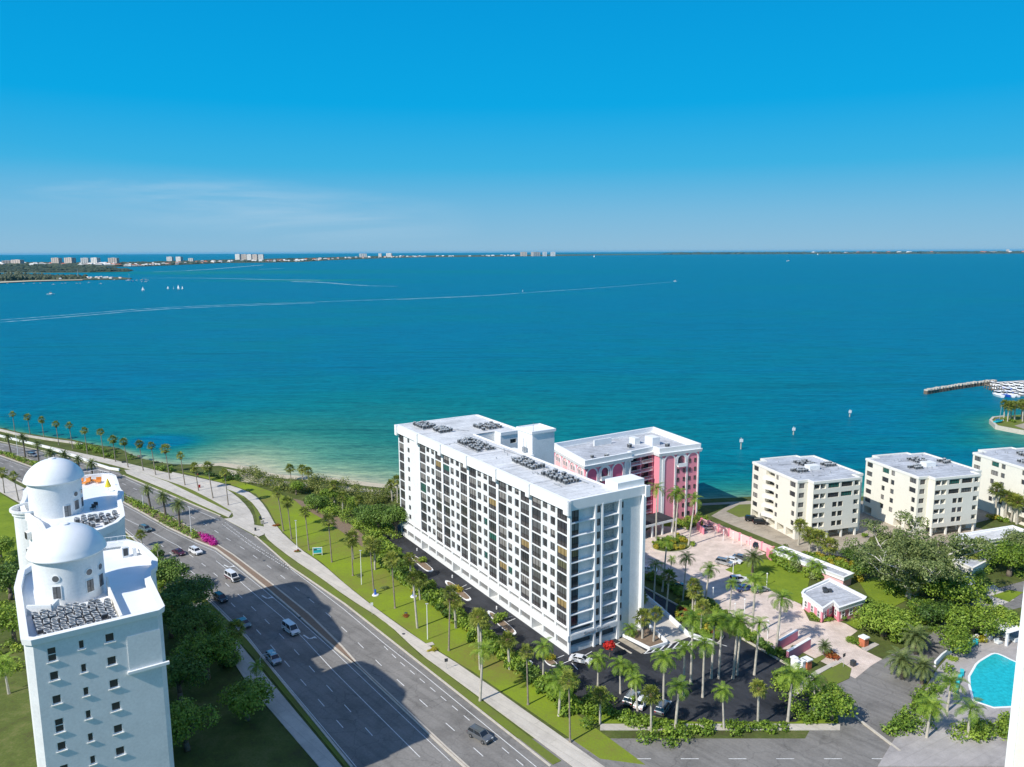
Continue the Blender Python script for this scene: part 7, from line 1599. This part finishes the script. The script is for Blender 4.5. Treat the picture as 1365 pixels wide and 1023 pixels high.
# ================================================================== VEHICLES AND STREET FURNITURE
CARP = {}
def paint(name, col, metal=.3): return mat(name, col, .25, metal=metal, coat=.8, spec=.5)
CP = dict(white=paint('white_car_paint', (.80, .80, .80), 0), silver=paint('silver_car_paint', (.45, .47, .48), .6), black=paint('black_car_paint', (.015, .016, .02)), grey=paint('grey_car_paint', (.20, .21, .22), .5), blue=paint('blue_car_paint', (.05, .11, .28)), maroon=paint('maroon_car_paint', (.10, .015, .03)), dark=paint('dark_blue_car_paint', (.02, .03, .06)), teal=paint('grey_green_car_paint', (.16, .22, .22), .4), red=paint('red_car_paint', (.6, .01, .02)))
PROF = dict(   # (x, z) bodyside profile from rear to front, then the greenhouse (x0,x1 at belt, x0,x1 at roof, roof height)
    sedan=([(-2.35, .35), (-2.38, .75), (-2.25, .95), (-1.3, 1.0), (1.0, .98), (2.15, .78), (2.38, .62), (2.35, .32)], (-1.75, 1.25, -1.05, .40, 1.42), .90),
    suv=([(-2.35, .42), (-2.38, .95), (-2.28, 1.12), (-1.3, 1.12), (1.05, 1.10), (2.15, .98), (2.38, .78), (2.35, .40)], (-2.25, 1.25, -1.95, .55, 1.74), .94),
    van=([(-2.6, .42), (-2.62, 1.0), (-2.6, 1.2), (-1.3, 1.2), (1.6, 1.18), (2.3, 1.0), (2.62, .8), (2.6, .42)], (-2.58, 1.75, -2.5, .95, 2.15), .97))
def make_car(kind):
    prof, (g0, g1, h0, h1, zr), W_ = PROF[kind]; t = empty('car', (0, 0, 0)); b = MB().mat(CP['white']); n = len(prof)
    rings = [(-W_*.96, 1.0, 0), (-W_, 1.0, 1), (W_, 1.0, 1), (W_*.96, 1.0, 0)]
    vs = []
    for y, s_, mid in ((-W_*.93, .985, 0), (-W_, 1, 1), (W_, 1, 1), (W_*.93, .985, 0)):
        for x, z in prof: vs.append((x*s_, y, z if mid else .25+(z-.25)*1.03))
    fs = []
    for r_ in range(3):
        for i in range(n): j = (i+1) % n; fs.append((r_*n+i, r_*n+j, (r_+1)*n+j, (r_+1)*n+i))
    fs += [tuple(range(n-1, -1, -1)), tuple(range(3*n, 4*n))]; b.add(vs, [f[::-1] for f in fs]); zb = prof[3][1]-.01
    # roof panel and pillars
    iw, ow = W_*.76, W_*.9
    b.add([(h0, -iw, zr), (h1, -iw, zr), (h1, iw, zr), (h0, iw, zr), (h0-.05, -iw-.02, zr-.08), (h1+.08, -iw-.02, zr-.08), (h1+.08, iw+.02, zr-.08), (h0-.05, iw+.02, zr-.08)], [(0, 1, 2, 3), (7, 6, 5, 4), (4, 5, 1, 0), (5, 6, 2, 1), (6, 7, 3, 2), (7, 4, 0, 3)])
    for sg in (-1, 1):
        for (bx, rx) in ((g0, h0-.02), (g1, h1+.05), ((g0+g1)/2-.1, (h0+h1)/2-.1)):
            p0, p1 = Vector((bx, sg*ow, zb)), Vector((rx, sg*(iw+.02), zr-.05)); b.tube(p0, p1, .06, .05, 5)
    o = b.build('body', t); 
    g = MB().mat(M['carglass']); zt = zr-.06; gi, go = iw-.01, ow-.03
    g.add([(g0+.05, -go, zb), (g1-.05, -go, zb), (g1-.05, go, zb), (g0+.05, go, zb), (h0, -gi, zt), (h1+.03, -gi, zt), (h1+.03, gi, zt), (h0, gi, zt)], [(0, 1, 5, 4), (1, 2, 6, 5), (2, 3, 7, 6), (3, 0, 4, 7), (4, 5, 6, 7)]); g.build('window', t)
    for x in (-prof[-1][0]*.62, prof[-1][0]*.62):
        for sg in (-1, 1):
            w_ = MB().mat(M['tyre']).tube((x, sg*(W_-.22), .33), (x, sg*(W_+.02), .33), .34, .34, 16); wo = w_.build('wheel', t); rm = MB().mat(M['rim']).tube((x, sg*(W_+.021), .33), (x, sg*(W_+.03), .33), .21, .19, 12); rm.build('rim', wo)
    xf = prof[-1][0]; zl = prof[5][1]-.22
    for sg in (-1, 1):
        MB().mat(M['lamp']).box(xf-.06, xf+.05, sg*(W_-.28)-.18, sg*(W_-.28)+.18, zl-.02, zl+.14).build('headlight', t); MB().mat(M['redlight']).box(-xf-.05, -xf+.04, sg*(W_-.2)-.14, sg*(W_-.2)+.14, zl, zl+.2).build('tail_light', t)
    q = MB().mat(M['metal_dark']); q.box(xf-.03, xf+.045, -W_+.5, W_-.5, zl-.25, zl); q.box(xf-.5, xf+.02, -W_+.1, W_-.1, .22, .33); q.build('grille', t)
    if kind == 'suv': q = MB().mat(M['metal_dark']); [q.box(h0+.2, h1-.1, sg*(iw-.12)-.02, sg*(iw-.12)+.02, zr+.002, zr+.06) for sg in (-1, 1)]; q.build('roof_rail', t)
    return t
def car(kind, px, py, ang, col, label, group=None, name=None, z=.05, xy=None):
    first = kind not in CARP
    if first: CARP[kind] = make_car(kind)
    t = CARP[kind] if first else copy_tree(CARP[kind])
    X, Y = xy or G(px, py); t.location = (X, Y, z); t.rotation_euler = (0, 0, R(ang)); t.name = name or {'sedan': 'parked_car', 'suv': 'sport_utility_car', 'van': 'delivery_van'}[kind]; tag(t, label, 'van' if kind == 'van' else 'car', group)
    for c in t.children:
        if c.data.name.startswith('body'): c.material_slots[0].link = 'OBJECT'; c.material_slots[0].material = CP[col]
    return t
# driving direction on the near carriageway is away from the camera's left: along the road towards the lower right
car('suv', 43.6, 609, -26, 'silver', 'silver car driving on the far carriageway near the left edge of the picture', name='moving_car')
car('suv', 194, 708, -37, 'teal', 'grey green car with a white bonnet on the near carriageway beside the far terrace', name='moving_car')
car('sedan', 238.6, 739, -40, 'maroon', 'dark maroon car in the middle lane right of the domes', name='moving_car'); car('suv', 261, 738, -41, 'white', 'white car just right of the maroon one', name='moving_car')
car('suv', 294, 801, -46, 'black', 'black car at the edge of the tree shade in the near lane', name='moving_car'); car('sedan', 325, 834, -48, 'teal', 'dark green grey saloon in the shade of the near lane', name='moving_car'); car('suv', 364.5, 882, -52, 'silver', 'silver blue car lowest in the shaded near lane', name='moving_car')
v = car('van', 388, 843, -48, 'white', 'white van with a high roof beside the turn arrow in the shade', name='moving_van')
v2 = car('van', 309.7, 773, -45, 'white', 'white and brown van with a dark nose in the sunlit lane above the shadow', name='moving_van')
for c in v2.children:
    if c.data.name.startswith('grille'): pass
q = MB().mat(CP['maroon']); q.box(-2.5, 1.2, -1.0, -.985, .5, 1.0); q.box(-2.5, 1.2, .985, 1.0, .5, 1.0); q.mat(M['metal_dark']); q.box(1.8, 2.66, -.9, .9, .6, 1.1); q.build('side_stripe', v2)
car('sedan', 774, 883, -22, 'white', 'white hatchback parked at the near corner of the white slab'); car('sedan', 945, 706, 15, 'silver', 'silver car parked at the seaward end of the paved court')
car('suv', 1014.6, 731, -20, 'dark', 'dark blue car parked against the pink wall', name='parked_car')
car('suv', 965.5, 753, -35, 'silver', 'silver estate car, leftmost of the three parked beside the court lawn', name='parked_car'); car('sedan', 977, 750, -35, 'white', 'white car in the middle of the three beside the court lawn'); car('sedan', 988, 746.5, -35, 'grey', 'bronze grey car, rightmost of the three beside the court lawn')
car('suv', 984.5, 776, 8, 'white', 'white car alone at the near edge of the court lawn', name='parked_car'); car('sedan', 1013, 789, 20, 'teal', 'dark grey saloon at the lawn edge below the tall royal palm'); car('sedan', 992, 787, 20, 'blue', 'blue car at the lawn edge left of the dark grey saloon')
car('sedan', 900, 783, 12, 'black', 'black saloon in the shade behind the court hedge'); car('sedan', 864, 762, -20, 'white', 'white car in the shade at the foot of the white slab')
car('suv', 1003, 695, -12, 'black', 'black pickup beside the leftmost cream block, front one', name='parked_car'); car('suv', 1014, 699, -12, 'black', 'black car behind the pickup beside the leftmost cream block', name='parked_car')
car('sedan', 575, 734, 31.8, 'red', 'red car glimpsed inside the garage openings of the white slab', xy=(org[0]+2.5*c2_+62*c_, org[1]+2.5*s2_+62*s_)) if False else None

for i, (x, y, a, c_) in enumerate(((842, 935, 60, 'silver'), (856, 940, 60, 'white'), (884, 948, 60, 'grey'))): car(('suv', 'sedan', 'suv')[i], x, y, a, c_, ['silver', 'white', 'dark grey'][i]+' car parked at the bottom of the dark drive', None, 'parked_car')
car('suv', 640, 985, -42, 'grey', 'grey car on the far carriageway at the bottom of the road', None, 'moving_car'); car('sedan', 420, 690, -38, 'white', 'x') if False else None
# lamp posts
def lamp(px, py, h, label, group, arm=0.0, rz=0.0, z=0.1):
    t = empty('street_lamp', (*G(px, py), z), rz, label, 'street lamp', group)
    if arm:
        pts = [(0, 0, 0), (0, 0, h*.8)]+[(arm*(1-math.cos(a)), 0, h*.8+h*.2*math.sin(a)) for a in (R(30), R(60), R(90))]+[(arm*1.6, 0, h)]
        MB().mat(M['metal_light']).path(pts, [.10, .08, .07, .06, .05, .05], 7).build('pole', t); MB().mat(M['white_trim']).box(arm*1.6-.2, arm*1.6+.5, -.16, .16, h-.12, h+.04).build('lamp_head', t)
    else:
        MB().mat(M['white_trim']).path([(0, 0, 0), (0, 0, h)], [.10, .07], 8).build('pole', t); MB().mat(M['metal_light']).box(-.3, .3, -.15, .15, h, h+.12).build('lamp_head', t)
    return t
for i, (x, y, ty) in enumerate(((396, 731, 695), (482, 780, 735), (570, 853, 806))): lamp(x, y, height_at(x, y, ty), 'white lamp post beside the park footpath, %s from the junction' % ORD[i], 'lamp posts by the park footpath')
lamp(348, 905, height_at(348, 905, 873), 'tall curved arm street lamp at the bottom of the shaded kerb', None, 1.6, R(15)); lamp(255, 713, height_at(255, 713, 677), 'thin lamp post in the median right of the date palms', None); lamp(191, 676, height_at(191, 676, 662), 'short lamp post in the median left of the three date palms', None)
lamp(24, 608, 9, 'lamp post in the median at the left edge', None)
for i, (x, y) in enumerate(((953, 716), (964, 721), (977, 724.5), (988, 728.5), (1000, 735), (977, 766), (1022, 781), (950, 806), (979, 828), (1023, 852), (1039, 848), (992, 822))):
    t = empty('bollard_lamp', (*G(x, y), .05), 0, 'slim white lamp pole standing in the paved court, %s counted from the pink wall' % ORD[i], 'lamp bollard', 'white lamp poles of the court'); h = 3.0 if i < 7 else 4.0
    MB().mat(M['white_trim']).tube((0, 0, 0), (0, 0, h), .09, .07, 7).build('pole', t); MB().mat(M['white_trim']).lathe([(.07, h), (.2, h+.1), (.2, h+.25), (.02, h+.4)], n=8).build('lamp_head', t)
# teal park notice
t = empty('park_sign', (*G(423.5, 741), .1), R(8), 'teal notice board in a pale frame on the park lawn beside the footpath', 'sign'); MB().mat(M['teal']).box(-1.15, 1.15, -.05, .05, .7, 2.2).build('board', t)
b = MB().mat(M['white_trim']); b.box(-1.3, -1.151, -.1, .1, 0, 2.4); b.box(1.151, 1.3, -.1, .1, 0, 2.4); b.box(-1.15, 1.15, -.08, .08, 2.201, 2.33); b.box(-1.15, 1.15, -.08, .08, .57, .699); b.build('frame', t)
b = MB().mat(M['navy']); b.prism([(-1.0, -.06), (-.2, -.06), (-.2, -.052), (-1.0, -.052)], 1.5, 1.9, True); b.mat(M['white_trim']); b.prism([(-.1, -.06), (.9, -.06), (.9, -.052), (-.1, -.052)], 1.75, 1.85, True); b.build('picture_panel', t)
for i, (x, y) in enumerate(((500.5, 794), (551.6, 796))):
    K_ = .62
    t = empty('sculpture', (*G(x, y), .1), 0, ['blue sculpture on a white round base, the left one nearer the junction', 'blue sculpture on a white round base, the right one by the hedge'][i], 'sculpture'); MB().mat(M['white_trim']).lathe([(.001, .2), (.75, .2), (.85, 0)], n=18).build('base', t)
    MB().mat(M['blue']).lathe([(.34, .2), (.28, .6), (.18, 1.0), (.26, 1.2), (.14, 1.5), (.001, 1.6)], n=14).build('figure', t)
def sign(px, py, label, m='metal_dark', h=2.4, s=.7, rz=.3, z=.1):
    t = empty('road_sign', (*G(px, py), z), rz, label, 'sign'); MB().mat(M['metal_light']).tube((0, 0, 0), (0, 0, h), .04, .04, 6).build('post', t); MB().mat(M[m]).box(-s/2, s/2, -.05, -.042, h-.75, h).build('plate', t)
sign(595, 893, 'small brown sign on the footpath at the bottom of the park'); sign(165.5, 621, 'dark notice board on the promenade beside the end of the parapet wall', h=1.8, s=1.6); sign(496, 820, 'white backed road sign on the grass verge beside the footpath', 'white_trim', 3, .6)
sign(1124, 890, 'dark street name sign on the entrance lawn', 'metal_dark', 3.0, .9, .6)
for i, (x, y) in enumerate(((556, 735), (603, 771), (662, 813))):
    o = MB().mat(M['white_trim']).lathe([(.16, 0), (.16, .7), (.12, .85), (.001, .9)], n=8).mat(M['metal_dark']).box(-.2, .2, -.2, .2, .0, .06).build('post_light'); o.location = (*G(x, y), .05); tag(o, 'small white bollard light on the car park asphalt, %s from the far end' % ORD[i], 'bollard', 'bollards on the car park')
# utility boxes, bins, manholes
for i, (x, y, mm, sx, sy, sz, lab, cat, nm) in enumerate(((350, 699, 'concrete', .9, .6, 1.2, 'pale utility cabinet on the grass triangle at the junction', 'cabinet', 'utility_cabinet'), (347, 693, 'metal_dark', .6, .6, 1.0, 'dark bin on the grass triangle at the junction', 'bin', 'litter_bin'), (340.5, 708, 'metal_dark', .5, .5, .9, 'dark bin at the end of the promenade kerb', 'bin', 'litter_bin'),
      (1137, 888, 'metal_dark', .9, .8, 1.1, 'black cart bin at the mouth of the entrance drive', 'bin', 'litter_bin'), (704, 891, 'white_trim', 1.6, 1.0, 1.2, 'white dumpster like cabinet in the bottom bed', 'cabinet', 'utility_cabinet'), (573, 860, 'concrete', 1.6, 1.2, .12, 'flat concrete pad by the lamp post in the park', 'pad', 'concrete_pad'), (266, 650.5, 'redlight', .6, .6, 1.0, 'red newspaper box on the lawn between the promenade palms', 'box', 'newspaper_box'))):
    b = MB().mat(M[mm]).box(-sx/2, sx/2, -sy/2, sy/2, 0, sz*.9); b.box(-sx/2-.04, sx/2+.04, -sy/2-.04, sy/2+.04, sz*.9+.001, sz); o = b.build(nm); o.location = (*G(x, y), .1); o.rotation_euler = (0, 0, .5); tag(o, lab, cat)
for i, (x, y) in enumerate(((538, 846), (541, 818), (400, 824), (640, 872), (352, 748), (411, 797))):
    o = MB().mat(M['metal_dark']).lathe([(.001, .02), (.38, .02), (.4, 0)], n=16).build('manhole_cover'); o.location = (*G(x, y), .15 if x > 500 else .18 if i in (2, ) else .04); tag(o, 'dark round manhole cover, %s' % ['on the footpath below the last lamp post', 'on the footpath beside the white backed sign', 'in the brick median inside the shadow', 'on the lawn near the bottom of the park', 'in the lane beside the median tip', 'in the lane right of the median shadow'][i], 'manhole cover')
# people
def person(px, py, top, legs, label, z=.1, rz=0.0, h=1.72):
    me = bpy.data.meshes.new('person'); J = dict(p=(0, 0, .93), w=(0, 0, 1.12), c=(0, .01, 1.36), n=(0, .01, 1.50), h=(0, .03, 1.64), ls=(-.18, 0, 1.42), le=(-.25, .02, 1.15), lh=(-.24, .10, .88), rs=(.18, 0, 1.42), re=(.25, -.02, 1.15), rh=(.25, .06, .88), lp=(-.09, 0, .9), lk=(-.10, .10, .5), lf=(-.10, .04, .07), lt=(-.10, .2, .03), rp=(.09, 0, .9), rk=(.10, -.04, .5), rf=(.10, -.16, .08), rt=(.10, -.02, .03))
    K = list(J); E_ = [('p', 'w'), ('w', 'c'), ('c', 'n'), ('n', 'h'), ('c', 'ls'), ('ls', 'le'), ('le', 'lh'), ('c', 'rs'), ('rs', 're'), ('re', 'rh'), ('p', 'lp'), ('lp', 'lk'), ('lk', 'lf'), ('lf', 'lt'), ('p', 'rp'), ('rp', 'rk'), ('rk', 'rf'), ('rf', 'rt')]
    rad = dict(p=.14, w=.12, c=.15, n=.055, h=.105, ls=.065, le=.045, lh=.035, rs=.065, re=.045, rh=.035, lp=.09, lk=.06, lf=.04, lt=.035, rp=.09, rk=.06, rf=.04, rt=.035)
    me.from_pydata([J[k] for k in K], [(K.index(a), K.index(b)) for a, b in E_], []); o = bpy.data.objects.new('person', me); COL.objects.link(o); m = o.modifiers.new('skin', 'SKIN'); 
    for i, k in enumerate(K): me.skin_vertices[0].data[i].radius = (rad[k], rad[k]); me.skin_vertices[0].data[i].use_root = (k == 'p')
    s = o.modifiers.new('sub', 'SUBSURF'); s.levels = 1; s.render_levels = 1
    dg = bpy.context.evaluated_depsgraph_get(); nm = bpy.data.meshes.new_from_object(o.evaluated_get(dg)); bpy.data.objects.remove(o)
    for mm in (M['skin'], top, legs, M['hair']): nm.materials.append(mm)
    for p in nm.polygons: zc = p.center.z; xc = abs(p.center.x); p.material_index = 3 if zc > 1.68 else 0 if zc > 1.5 or (xc > .2 and zc < 1.2) else 1 if zc > .98 else 2 if zc > .12 else 3
    o = bpy.data.objects.new('person', nm); COL.objects.link(o); o.location = (*G(px, py), z); o.rotation_euler = (0, 0, rz); o.scale = (h/1.72,)*3; return tag(o, label, 'person')
M['skin'] = mat('skin', (.45, .27, .19), .6); M['hair'] = mat('dark_hair', (.03, .02, .015), .7); M['shirt_a'] = mat('white_shirt', (.75, .75, .75), .8); M['shirt_b'] = mat('red_shirt', (.5, .04, .03), .8); M['shorts'] = mat('navy_shorts', (.03, .04, .09), .8)
person(489.5, 817, M['shirt_a'], M['shorts'], 'person in a white top walking on the park footpath', .14, 2.2) if False else None
person(264, 637.2, M['shirt_b'], M['shorts'], 'person in a red top walking on the promenade near the fourteenth palm', .1, 1.0)
scene.render.resolution_x = 1024; scene.render.resolution_y = 767

# ---- sea haze
HAZE = 0.8e-5
hz = MB(); hz.box(-140000, 140000, -3000, 97000, -5, 130)
m = bpy.data.materials.new('sea_haze'); m.use_nodes = True; nt = m.node_tree; nt.nodes.clear(); pv_ = nt.nodes.new('ShaderNodeVolumePrincipled'); ou = nt.nodes.new('ShaderNodeOutputMaterial'); nt.links.new(pv_.outputs[0], ou.inputs['Volume'])
pv_.inputs['Color'].default_value = (.12, .62, 1, 1); pv_.inputs['Density'].default_value = HAZE; pv_.inputs['Anisotropy'].default_value = 0.0
hz.mat(m); tag(hz.build('haze'), kind='stuff')
